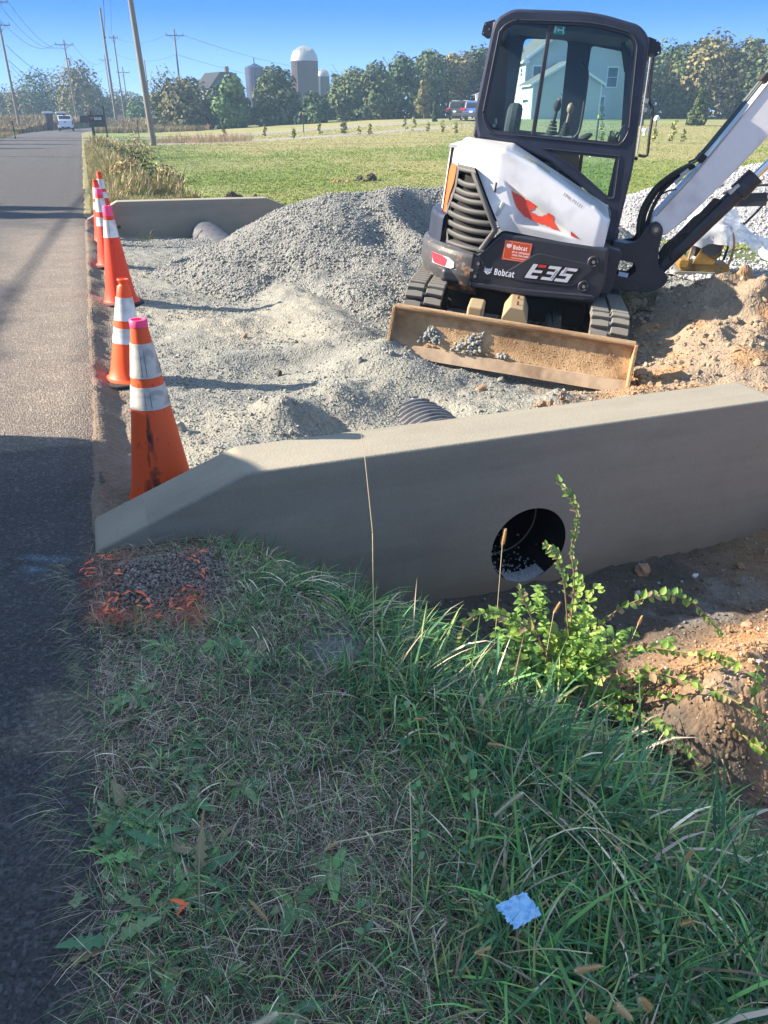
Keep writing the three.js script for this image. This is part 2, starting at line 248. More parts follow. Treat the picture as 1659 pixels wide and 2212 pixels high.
// ---------------------------------------------------------------- far: trees
const wood = mat(.13, .105, .085, .95), poleWood = new THREE.MeshStandardMaterial({ color: rgb(.27, .235, .2), roughness: .95, map: woodC });
const leafMat = new THREE.MeshStandardMaterial({ vertexColors: true, roughness: .85, side: THREE.DoubleSide });
function leafQuad(P, N, C, p, dir, nrm, s, c) {           // a bent leaf clump of two triangles
  const side = V().crossVectors(dir, nrm).normalize().multiplyScalar(s * .42), a = p.clone().addScaledVector(dir, -s / 2), b = p.clone().addScaledVector(dir, s / 2), q = p.clone().addScaledVector(nrm, s * .15);
  for (const t of [[a, q.clone().add(side), b], [a, b, q.clone().sub(side)]]) for (const k of t) { P.push(k.x, k.y, k.z); N.push(nrm.x, nrm.y, nrm.z); C.push(...c); }
}
function crownGeo({ h, w, low = .12, lobes = 16, n = 3000, leaf = .42, col, col2, cone = 0, sparse = 0, seed = 1 }) {
  const r = rng(seed), P = [], N = [], C = [], cs = [];
  for (let i = 0; i < lobes; i++) {
    const t = low + (1 - low) * Math.pow((i + r() * .8) / lobes, .9), prof = cone ? (1 - t) * 1.05 + .06 : Math.sqrt(Math.max(.05, Math.sin(Math.PI * Math.min(1, .12 + t * .86)))) * (t > .75 ? 1 - (t - .75) * 1.6 : 1);
    const a = r() * TAU, rad = w / 2 * prof * (.25 + .6 * Math.sqrt(r()));
    cs.push([Math.cos(a) * rad, t * h * .93, Math.sin(a) * rad, w * (cone ? .12 + .2 * (1 - t) : .16 + r() * .14), r()]);
  }
  for (let i = 0; i < n; i++) {
    const c = cs[Math.floor(r() * cs.length)], th = r() * TAU, y = r() * 2 - 1, q = Math.sqrt(1 - y * y), rr = c[3] * (sparse ? .4 + .9 * r() : .55 + .55 * Math.sqrt(r()));
    const d = V(q * Math.cos(th), y, q * Math.sin(th)), p = V(c[0] + d.x * rr, Math.max(.15, c[1] + d.y * rr * 1.05), c[2] + d.z * rr);
    const nr = V(d.x + (r() - .5) * 1.3, d.y + .25 + (r() - .5) * 1.3, d.z + (r() - .5) * 1.3).normalize(), dir = V(r() - .5, r() - .5, r() - .5).cross(nr).normalize(), m = clamp(c[4] * .6 + r() * .55), v = .75 + r() * .5;
    leafQuad(P, N, C, p, dir, nr, leaf * (.6 + r() * .8), col.map((k, a) => mix(k, col2[a], m) * v));
  }
  const g = new THREE.BufferGeometry(); g.setAttribute('position', new THREE.Float32BufferAttribute(P, 3)); g.setAttribute('normal', new THREE.Float32BufferAttribute(N, 3)); g.setAttribute('color', new THREE.Float32BufferAttribute(C, 3)); return g;
}
function trunkGeo(h, r0, seed, limbs = 7, w = 3) { const r = rng(seed), g = [tube([[0, -.2, 0], [.05 * h * (r() - .5), h * .4, .05 * h * (r() - .5)], [.08 * h * (r() - .5), h * .92, .05 * h * (r() - .5)]], r0 * .55, 6, 6), rod([0, -.2, 0], [0, h * .3, 0], r0, r0 * .6, 8)]; for (let i = 0; i < limbs; i++) { const y = h * (.2 + .55 * r()), a = r() * TAU, l = w * (.25 + .25 * r()); g.push(tube([[0, y, 0], [Math.cos(a) * l * .5, y + l * .5, Math.sin(a) * l * .5], [Math.cos(a) * l, y + l * 1.1, Math.sin(a) * l]], r0 * .25, 5, 5)); } return g; }
const GREEN = [.06, .115, .038], OLIVE = [.115, .14, .048], TAN = [.20, .16, .065], DARK = [.032, .07, .032], BROWN = [.14, .10, .05], LIME = [.12, .20, .055];
function tree(name, label, u, vTop, wpx, dist, o, cat = 'tree', group) {
  const g0 = atR(u, 253, dist), y0 = H(g0.x, g0.z) - .1, top = atR(u, vTop, dist).y, h = top - y0, w = wpx * dist / 1639 * (cat === 'tree' ? 1.22 : .95), t = thing(name, label, cat, [g0.x, y0, g0.z], 0, group);
  part('trunk', trunkGeo(h, Math.max(.06, h * .022), o.seed, o.limbs ?? 7, w), wood, t);
  part('crown', crownGeo({ h, w, leaf: .42, n: 3200, ...o }), leafMat, t); return t;
}
tree('tree', 'dark tree cut by the left edge of the picture beyond the road', -5, 214, 95, 190, { col: DARK, col2: GREEN, seed: 11 });
tree('tree', 'low grey green tree between the leftmost pole and the big dark tree', 48, 220, 70, 200, { col: OLIVE, col2: TAN, seed: 12, n: 1800 });
tree('tree', 'big dark spreading tree behind the pickup truck', 102, 174, 92, 185, { col: DARK, col2: GREEN, seed: 13, n: 3400, lobes: 20 });
tree('tree', 'pale olive tree at the left foot of the big dark tree', 62, 200, 55, 182, { col: OLIVE, col2: TAN, seed: 14, sparse: 1, n: 1500 });
tree('tree', 'tall golden olive tree with a pointed top beside the pole over the road', 176, 150, 80, 165, { col: OLIVE, col2: TAN, seed: 15, n: 3800, lobes: 22, leaf: .42 });
tree('tree', 'dark rounded tree at the right of the golden olive tree', 208, 190, 52, 175, { col: DARK, col2: GREEN, seed: 16 });
tree('tree', 'grey brown tree behind the row of leaning poles', 262, 208, 60, 190, { col: BROWN, col2: OLIVE, seed: 17, n: 1700 });
tree('shrub', 'pale green bush low behind the row of leaning poles', 300, 224, 46, 150, { col: GREEN, col2: LIME, seed: 18, n: 1200, low: .02 }, 'shrub');
tree('tree', 'half bare pinkish tree right of the nearest leaning pole', 365, 163, 66, 112, { col: BROWN, col2: OLIVE, seed: 19, n: 900, sparse: 1, limbs: 22, leaf: .36 });
tree('tree', 'brownish autumn tree left of the farmhouse roof', 415, 182, 76, 108, { col: BROWN, col2: OLIVE, seed: 20, n: 2900, low: .03 });
tree('tree', 'light green tree right in front of the farmhouse', 503, 178, 60, 106, { col: GREEN, col2: LIME, seed: 21, n: 3200, low: .02 });
tree('tree', 'big round dark green tree between the blue silo and the tall silo', 603, 157, 74, 108, { col: DARK, col2: OLIVE, seed: 22, n: 4200, lobes: 22, low: .02 });
tree('conifer', 'low dark conifer at the foot of the tall silo', 676, 212, 50, 104, { col: DARK, col2: GREEN, seed: 23, n: 2200, low: .02 });
tree('tree', 'olive tree standing right of the small silo', 754, 161, 70, 112, { col: GREEN, col2: OLIVE, seed: 24, n: 3400, low: .02 });
tree('tree', 'dark green tree third from the small silo toward the cab', 806, 150, 74, 108, { col: DARK, col2: OLIVE, seed: 25, n: 3200, low: .02 });
tree('tree', 'tall narrow dark tree with a spiky top in the middle of the wood', 868, 133, 62, 112, { col: DARK, col2: GREEN, seed: 26, n: 3000, low: .02 });
tree('tree', 'tall pale olive tree left of the pair next to the cab', 928, 119, 66, 116, { col: OLIVE, col2: GREEN, seed: 27, n: 3400, low: .02 });
tree('tree', 'tall pale olive tree behind the dark parked car', 984, 117, 62, 118, { col: OLIVE, col2: TAN, seed: 28, n: 3200, low: .02 });
tree('tree', 'tall green tree touching the rear edge of the cab', 1034, 110, 60, 122, { col: GREEN, col2: OLIVE, seed: 29, n: 3000 });
tree('tree', 'slim sunlit tree standing in front of the tall wood', 916, 172, 24, 102, { col: OLIVE, col2: TAN, seed: 30, n: 1000 });
tree('tree', 'dark tree seen through the front of the cab beside the house wall', 1350, 112, 70, 108, { col: DARK, col2: GREEN, seed: 31, n: 3000, low: .02 });
tree('tree', 'brown and green tree just right of the cab handrail', 1432, 108, 84, 112, { col: GREEN, col2: OLIVE, seed: 32, n: 3600, low: .02 });
tree('tree', 'tall russet topped tree between the handrail and the boom', 1512, 92, 92, 112, { col: OLIVE, col2: TAN, seed: 33, n: 4000, lobes: 22, low: .02 });
tree('tree', 'yellow brown tree behind the upper boom', 1590, 102, 88, 114, { col: GREEN, col2: TAN, seed: 34, n: 3600, low: .02 });
tree('tree', 'reddish brown tree at the right edge of the picture', 1662, 112, 92, 112, { col: OLIVE, col2: GREEN, seed: 35, n: 3400, low: .02 });
tree('tree', 'outermost tree beyond the right edge of the picture', 1745, 108, 96, 112, { col: OLIVE, col2: GREEN, seed: 36, n: 2600, low: .02 });
tree('evergreen', 'cone shaped young evergreen in front of the wood right of the cab', 1508, 184, 34, 80, { col: [.05, .085, .03], col2: [.08, .11, .03], seed: 37, n: 1600, cone: 1, low: .02, lobes: 26, leaf: .26 }, 'evergreen');
tree('evergreen', 'small narrow evergreen between the wood and the dark parked car', 939, 218, 14, 86, { col: DARK, col2: GREEN, seed: 38, n: 600, cone: 1, low: .02, lobes: 14, leaf: .22 }, 'evergreen');
tree('evergreen', 'dark upright evergreen beside the cab handrail', 1388, 196, 22, 76, { col: DARK, col2: OLIVE, seed: 39, n: 900, cone: 1, low: .02, lobes: 18, leaf: .24 }, 'evergreen');
{ // the undergrowth that closes the wood behind those trees
  const r = rng(404), P = [], N = [], C = [];
  for (let i = 0; i < 26000; i++) {
    const u = -60 + 1860 * r(), dist = u < 330 ? 205 + 25 * r() : 118 + 14 * r(), b = atR(u, 253, dist), y0 = H(b.x, b.z), top = (u < 330 ? 5 : u < 540 ? 3.8 : u < 720 ? 2.3 : u > 1400 ? 8 : 4.8 + 3.4 * sm(720, 1000, u)) + 2.4 * fb(u * .03, 1, 2, 9), nr = V(r() - .5, .4 + r(), r() - .5).normalize();
    leafQuad(P, N, C, V(b.x, y0 + top * Math.pow(r(), .8), b.z), V(r() - .5, r() - .5, r() - .5).cross(nr).normalize(), nr, .55 + .5 * r(), DARK.map((k, a) => mix(k, OLIVE[a], clamp(r() * .5 + .5 * fb(u * .02, 3, 2, 13)))));
  }
  const g = new THREE.BufferGeometry(); g.setAttribute('position', new THREE.Float32BufferAttribute(P, 3)); g.setAttribute('normal', new THREE.Float32BufferAttribute(N, 3)); g.setAttribute('color', new THREE.Float32BufferAttribute(C, 3));
  tag(solo('distant_woods', g, leafMat), 'dense dark undergrowth of the wood behind the single trees', 'woods', null, 'stuff');
}
// trees left of the road, outside the picture: their tops shade the asphalt
[[-14.0, -21.6, 9.2, 3.0], [-14.2, -23.0, 9.0, 2.4], [-17.4, -66, 10.4, 3], [-16.2, -75, 9.8, 3.4], [-15.4, -83, 9.9, 3], [-18, -58, 9.8, 2.4]].forEach(([x, z, h, w], i) => {
  const t = thing('tree', ['slim', 'narrow', 'tall', 'broad', 'dense', 'small'][i] + ' roadside tree off to the left of the road that shades the asphalt', 'tree', [x, H(x, z) - .1, z]);
  part('trunk', trunkGeo(h, .16, 60 + i, 8, w), wood, t); part('crown', crownGeo({ h, w, n: 1700, leaf: .36, col: OLIVE, col2: GREEN, seed: 70 + i, cone: 1, low: .15, lobes: 18 }), leafMat, t);
});
// ---------------------------------------------------------------- far: silos, farmhouse
function siloAt(u, vTop, wpx, dist, label, wallM, domeM, o = {}) {
  const g0 = atR(u, 253, dist), y0 = H(g0.x, g0.z) - .5, top = atR(u, vTop, dist).y, R = wpx / 2 * dist / 1639, t = thing('silo', label, 'silo', [g0.x, y0, g0.z]), hd = o.flat ? R * .42 : R * .98, hw = top - y0 - hd;
  part('wall', uvm(cyl(R, R, hw, [0, hw / 2, 0], undefined, 40)), wallM, t);
  const pr = []; for (let i = 0; i <= 10; i++) { const a = i / 10 * Math.PI / 2; pr.push(new THREE.Vector2(Math.max(.01, R * (o.flat ? 1 - i / 10 : Math.cos(a)) * 1.01), o.flat ? hd * i / 10 : Math.sin(a) * hd)); }
  part('roof', T(new THREE.LatheGeometry(pr, 40), [0, hw, 0]), domeM, t);
  if (!o.flat) { const rb = []; for (let i = 0; i < 20; i++) { const a = i / 20 * TAU; rb.push(tube([[R * 1.01, 0, 0], [R * .73, hd * .72, 0], [.1, hd * 1.01, 0]].map(([r, y]) => [Math.cos(a) * r, hw + y, Math.sin(a) * r]), R * .015, 6, 4)); } part('roof_rib', rb, domeM, t).userData.kind = 'stuff'; }
  const hp = []; for (let y = .8; y < hw; y += o.step ?? .75) hp.push(T(new THREE.TorusGeometry(R * 1.004, R * .008, 4, 40), [0, y, 0], [Math.PI / 2, 0, 0])); part('hoop', hp, o.hoopM ?? wallM, t).userData.kind = 'stuff';
  const a = Math.atan2(-g0.z, -g0.x) + (o.turn ?? .35); part('chute', [box(R * .14, hw * .97, R * .14, [Math.cos(a) * R * 1.05, hw * .49, -Math.sin(a) * R * -1.05]), ...(o.flat ? [cyl(.12, .12, hd * 2, [Math.cos(a) * R * .5, hw + hd, Math.sin(a) * R * .5])] : [])], o.chuteM ?? wallM, t); return t;
}
const concSilo = mat(.052, .034, .027, .95), metalDome = mat(.38, .38, .37, .45, { metalness: .5 }), blueSteel = mat(.003, .010, .065, .6), greySilo = mat(.06, .066, .075, .9), darkSteel = mat(.03, .03, .035, .6);
siloAt(662.5, 99, 50, 200, 'tall brown concrete silo with a silver dome', concSilo, metalDome, { chuteM: darkSteel, turn: .5 });
siloAt(700, 149, 25, 206, 'small grey silo with a domed top right of the tall one', greySilo, metalDome, {});
siloAt(557.5, 136, 37, 204, 'blue steel silo with a flat cone roof', blueSteel, mat(.006, .016, .08, .5), { flat: 1, step: 1.5, turn: .1 });
{
  const g0 = atR(480, 253, 190), y0 = H(g0.x, g0.z) + .6, t = thing('farmhouse', 'old farmhouse with a dark hipped roof and two chimneys behind the trees', 'house', [g0.x, y0, g0.z], .3);
  part('wall', box(8, 6.2, 7, [0, 3.1, 0]), mat(.2, .2, .2), t);
  const rf = part('roof', ext([[-4.4, 6.2], [4.4, 6.2], [1.4, 9.3], [-1.4, 9.3]], -3.8, 3.8, { bevel: .05 }), mat(.018, .018, .022, .95), t);
  part('chimney', box(.8, 3, .8, [1.9, 9, 0]), mat(.12, .09, .08), rf); part('chimney', box(.7, 2.2, .7, [-3.1 + 6.6, 8.2, .5]), mat(.12, .09, .08), rf);
  for (const x of [-2.5, 0, 2.5]) part('window', box(.9, 1.5, .1, [x, 4.4, 3.52]), darkSteel, t);
}
// ---------------------------------------------------------------- far: utility poles and wires
const wireMat = mat(.02, .02, .022, .7);
function pole(label, x, z, h, o = {}) {
  const t = thing('utility_pole', label, 'utility pole', [x, H(x, z) - .3, z]); t.rotation.set(o.lx ?? 0, o.turn ?? 0, o.lz ?? 0, 'YXZ');
  part('post', uvm(T(new THREE.CylinderGeometry(o.r ? o.r * .72 : .105, o.r ?? .15, h, 12), [0, h / 2, 0])), poleWood, t);
  (o.arms ?? []).forEach(([y, w]) => { const a = part('crossarm', box(w, .11, .1, [0, y, .14]), poleWood, t); for (const s of [-.47, 0.47, .1]) part('insulator', cyl(.04, .025, .28, [w * s, y + .2, .14]), darkSteel, a); part('brace', [rod([w * .3, y, .14], [0, y - .7, .1], .02), rod([-w * .3, y, .14], [0, y - .7, .1], .02)], darkSteel, a); });
  if (o.can) part('transformer', cyl(.22, .22, .8, [.3, o.can, .1]), mat(.35, .37, .4, .5), t);
  if (o.cap) part('cable_clamp', box(.2, .3, .34, [.1, o.cap, 0]), darkSteel, t);
  return t;
}
const gp = (u, v, y = 0) => onY(u, v, y);
const poleAt = (label, u, vTop, dist, o) => { const b = atR(u, 253, dist), h = o.h ?? atR(u, vTop, dist).y - H(b.x, b.z) + .3; pole(label, b.x, b.z, h, o); return [b.x, H(b.x, b.z) + h - .3, b.z, h]; };
const P1 = poleAt('utility pole with two crossarms left of the road', 38, 60, 110, { arms: [[13.3, 2.6], [11.1, 2.2]], h: 14, turn: .1 });
const P2 = poleAt('utility pole with a transformer over the road bend, in front of the golden tree', 165, 130, 150, { arms: [[12.1, 2.8]], h: 12.8, can: 9.7 });
pole('thick bare leaning pole nearest the works, in the grass field', 4.08, -55.4, 11.6, { lz: .035, r: .19 });
const P3 = poleAt('bare pole with its top cut off beside the mailboxes', 250, 90, 128, { h: 15, r: .19, cap: 11.6 });
const P4 = poleAt('thin tall pole between the cut off pole and the nearest pole', 269, 104, 142, { h: 13, r: .13, arms: [[12.6, 1.2]] });
const P5 = poleAt('small far pole with a crossarm right of the thin tall pole', 279, 172, 190, { h: 10.8, r: .14, arms: [[9.8, 2.6]] });
const P6 = poleAt('far pole with a crossarm seen between two leaning poles', 245, 152, 205, { h: 13.6, r: .14, arms: [[12.6, 2.6]] });
const P8 = poleAt('pole with a short crossarm above the brown autumn tree', 396, 118, 125, { h: 12.4, r: .14, arms: [[11.6, 2.4]] });
poleAt('thin bare pole just right of the nearest leaning pole', 327, 156, 160, { h: 10.8, r: .12 });
function wire(label, a, b, sag, r = .014, group) { const pts = []; for (let i = 0; i <= 16; i++) { const t = i / 16; pts.push([mix(a[0], b[0], t), mix(a[1], b[1], t) - sag * 4 * t * (1 - t), mix(a[2], b[2], t)]); } solo('overhead_wire', tube(pts, r, 32, 5), wireMat, label, 'wire', group); }
const off = (p, dx, dy, dz = 0) => [p[0] + dx, p[1] + dy, p[2] + dz];
[[-1.2, -.35], [0, -.2], [1.2, -.35]].forEach(([d, y], i) => { const lb = ['left', 'middle', 'right'][i]; wire(lb + ' of the three top wires from the left pole to the transformer pole', off(P1, d, y), off(P2, d, -.4), 2.4, .022); wire(lb + ' of the three top wires running from the left pole out of the picture', off(P1, d, y), [P1[0] - 14 + d, P1[1] + .5, -40], 1.6, .022); });
wire('middle wire hanging between the left pole and the transformer pole', off(P1, .3, -4.8), off(P2, 0, -4.6), 1.6, .028); wire('lowest wire hanging between the left pole and the transformer pole', off(P1, .2, -6.3), off(P2, 0, -6.4), 1.4, .03);
wire('wire running right from the transformer pole to the far pole', off(P2, 1.2, -.4), off(P6, 0, -.6), 2.0, .02); wire('lower wire running right from the transformer pole', off(P2, .3, -2), off(P6, 0, -2.4), 1.6, .018);
wire('wire rising from the cut off pole out of the top of the picture', off(P3, .1, -3.3), [2.2, 13.2, -40], 1.2, .03); wire('thin wire rising from the thin tall pole out of the top of the picture', off(P4, -.3, -.3), [2.8, 14.6, -40], 1.0, .018);
wire('thin upper wire from the thin tall pole to the pole over the autumn tree', off(P4, .4, -.4), off(P8, -.8, -.6), .8, .016); wire('thin lower wire from the thin tall pole to the pole over the autumn tree', off(P4, .2, -2.6), off(P8, 0, -3), .8, .016);
wire('thin upper wire from the pole over the autumn tree toward the silos', off(P8, .8, -.6), [58, 10.5, -185], 1.2, .018); wire('thin lower wire from the pole over the autumn tree toward the silos', off(P8, 0, -3), [58, 7.8, -185], 1.2, .018);
// the cable along the left side of the road, outside the picture; its soft shadow crosses the asphalt
wire('thick bundled cable along the left roadside that shades the asphalt', [-12.7, 6.8, 8], [-9.55, 6.8, -44], .5, .028);
pole('utility pole at the left roadside behind the camera carrying the bundled cable', -12.7, 8, 7.4, { cap: 6.5 }); pole('utility pole at the left roadside outside the picture carrying the bundled cable', -9.55, -44, 7.4, { cap: 6.5 });
// ---------------------------------------------------------------- far: mailboxes, signs, stakes
{
  const blk = mat(.03, .03, .034, .6), px = onY(214, 298);
  const t = thing('house_sign', 'black house number board on two black posts beside the road', 'sign', [1.3, H(1.3, -78), -78], -.15);
  part('post', [box(.14, 2.45, .14, [.62, 1.2, 0])], blk, t); part('post', [box(.12, 1.3, .12, [-.45, .65, 0])], blk, t);
  const bd = part('board', rbox(1.35, .95, .12, .02, [-.08, 1.33, 0]), blk, t);
  const c = document.createElement('canvas'); c.width = 256; c.height = 96; const q = c.getContext('2d'); q.fillStyle = '#15161a'; q.fillRect(0, 0, 256, 96); q.fillStyle = '#b5392c'; q.fillRect(8, 26, 62, 34); q.fillStyle = '#dfe2e6'; q.font = 'bold 66px sans-serif'; q.fillText('5530', 84, 72);
  const ct = new THREE.CanvasTexture(c); ct.colorSpace = THREE.SRGBColorSpace; part('house_number', T(new THREE.PlaneGeometry(1.1, .42), [-.08, 1.5, .064]), new THREE.MeshStandardMaterial({ map: ct, roughness: .7 }), bd);
  const b = thing('mailbox', 'black mailbox with a rounded top behind the house number board', 'mailbox', [.45, H(.45, -86), -86], -.25);
  part('post', box(.12, 1.3, .12, [.4, .65, 0]), blk, b); part('box', ext([[-.55, 1.15], [.6, 1.15], [.6, 1.75, .2], [-.55, 1.75, .2]], -.3, .3, { r: .02 }), blk, b); part('flag_post', box(.16, .5, .16, [.5, 1.9, 0]), blk, b);
  const sg = thing('stop_sign', 'red stop sign seen edge on beside the left pole', 'sign', [-9.3, H(-9.3, -117), -117], 1.25);
  part('post', box(.08, 3, .08, [0, 1.5, 0]), mat(.3, .3, .3), sg); part('plate', T(new THREE.CylinderGeometry(.4, .4, .03, 8), [0, 3, .06], [Math.PI / 2, Math.PI / 8, 0]), mat(.45, .03, .03, .5), sg); part('plate_back', T(new THREE.CylinderGeometry(.4, .4, .01, 8), [0, 3, .035], [Math.PI / 2, Math.PI / 8, 0]), mat(.55, .56, .58, .5), sg);
  const st = thing('street_sign', 'green street name blade on a thin post left of the pickup truck', 'sign', [-7.2, H(-7.2, -128), -128]);
  part('post', box(.07, 3.3, .07, [0, 1.65, 0]), mat(.3, .3, .3), st); part('blade', box(1.1, .22, .02, [0, 3.3, 0]), mat(.01, .2, .12, .5), st);
  for (const [x, z, l] of [[-4.2, -125, 'left of the two dark bins at the bend in the road'], [-2.6, -128, 'right of the two dark bins at the bend in the road, half hidden']]) { const d = thing('bin', l, 'bin', [x, H(x, z), z]); part('body', T(new THREE.CylinderGeometry(.62, .4, 2.1, 8), [0, 1.05, 0]), blk, d); part('lid', rbox(1.3, .24, 1.2, .08, [0, 2.2, 0]), mat(.6, .62, .65, .6), d); }
  for (const [u, v, l] of [[655, 263, 'dark thin stake in the field left of the cypress sapling'], [296, 262, 'grey stake in the grass between two leaning poles'], [1288, 300, 'dark thin stake in the field seen through the cab'], [26, 262, 'grey stake at the left roadside']]) { const p = atR(u, v, l.includes('cab') ? 45 : 75), y = H(p.x, p.z), s = thing('stake', l, 'stake', [p.x, y, p.z]); part('post', box(.07, 1.5, .05, [0, .7, 0]), darkSteel, s); part('tip', box(.08, .16, .06, [0, 1.5, 0]), mat(.5, .45, .1), s); }
  const pp = atR(1282, 300, 38), pt = thing('vent_pipe', 'white plastic vent pipe standing in the grass, seen through the cab', 'pipe', [pp.x, H(pp.x, pp.z), pp.z]);
  part('tube', cyl(.1, .1, .5, [0, .25, 0]), mat(.8, .8, .78, .4), pt); part('cap', cyl(.115, .115, .08, [0, .5, 0]), mat(.8, .8, .78, .4), pt);
  const p2 = atR(1398, 250, 60), w2 = thing('vent_pipe', 'low white cleanout cap right of the cab handrail', 'pipe', [p2.x, H(p2.x, p2.z), p2.z]); part('tube', cyl(.1, .1, .3, [0, .15, 0]), mat(.8, .8, .78, .4), w2); part('cap', cyl(.2, .2, .18, [0, .35, 0]), mat(.8, .8, .78, .4), w2);
  const p3 = atR(1420, 250, 62), w3 = thing('birdhouse', 'small white box on a short post right of the cab handrail', 'birdhouse', [p3.x, H(p3.x, p3.z), p3.z]); part('post', cyl(.05, .05, .9, [0, .45, 0]), wood, w3); part('box', ext([[-.15, .85], [.15, .85], [.15, 1.02], [0, 1.16], [-.15, 1.02]], -.13, .13), mat(.75, .76, .78), w3);
}
// saplings in the field
{
  const list = [[632, 260, 20, 0], [690, 262, 20, 0], [742, 262, 22, 1], [775, 263, 16, 0], [799, 263, 22, 0], [876, 260, 22, 2], [893, 258, 26, 0], [925, 255, 18, 0], [957, 253, 22, 0], [986, 251, 22, 0], [1303, 262, 34, 2], [1328, 262, 20, 0], [1460, 255, 36, 0], [1484, 255, 22, 0], [1420, 258, 24, 2], [570, 258, 22, 3], [480, 262, 24, 3], [1612, 254, 30, 2]];
  list.forEach(([u, v, hp, k], i) => {
    const d = i < 10 || (i > 14 && i < 17) ? 62 + (i * 7 % 9) : 52, p = atR(u, 253, d), h = hp * d / 1639 * 1.05, r = rng(900 + i);
    const t = thing('sapling', ['thin yellowish', 'bushy dark', 'leafy pale', 'half dry'][k] + ' sapling in the field, number of its row counted by its place: ' + ['left of the stake', 'right of the stake', 'the bushy one', 'left of a close pair', 'right of a close pair', 'below the slim sunlit tree', 'before the tall wood', 'near the small evergreen', 'before the parked car', 'just left of the cab', 'by the stake inside the cab view', 'under the house corner', 'right of the handrail', 'beside the tall sapling', 'next to the white box', 'left under the silos', 'near the dry patch', 'beside the cone evergreen'][i], 'sapling', [p.x, H(p.x, p.z), p.z]);
    t.userData.label = ['thin yellowish', 'bushy dark', 'leafy pale', 'half dry'][k] + ' sapling in the field, ' + ['left of the stake', 'right of the stake', 'the darkest one', 'left of a close pair', 'right of a close pair', 'below the slim sunlit tree', 'before the tall wood', 'near the small evergreen', 'before the parked car', 'just left of the cab', 'by the stake seen through the cab', 'under the house corner', 'right of the handrail', 'smaller one beside the handrail sapling', 'next to the white box', 'left under the silos', 'near the dry patch', 'beside the cone evergreen'][i]; t.userData.group = 'saplings in the field';
    part('stem', tube([[0, -.05, 0], [.03, h * .5, 0], [0, h, 0]], .015, 6, 5), wood, t);
    part('foliage', crownGeo({ h, w: k === 1 ? h * .62 : h * .4, n: k === 1 ? 420 : 150, leaf: .12, lobes: 9, low: .08, sparse: 1, col: k === 1 ? GREEN : [.20, .24, .07], col2: k === 3 ? BROWN : [.36, .34, .12], seed: 950 + i }), leafMat, t);
  });
}
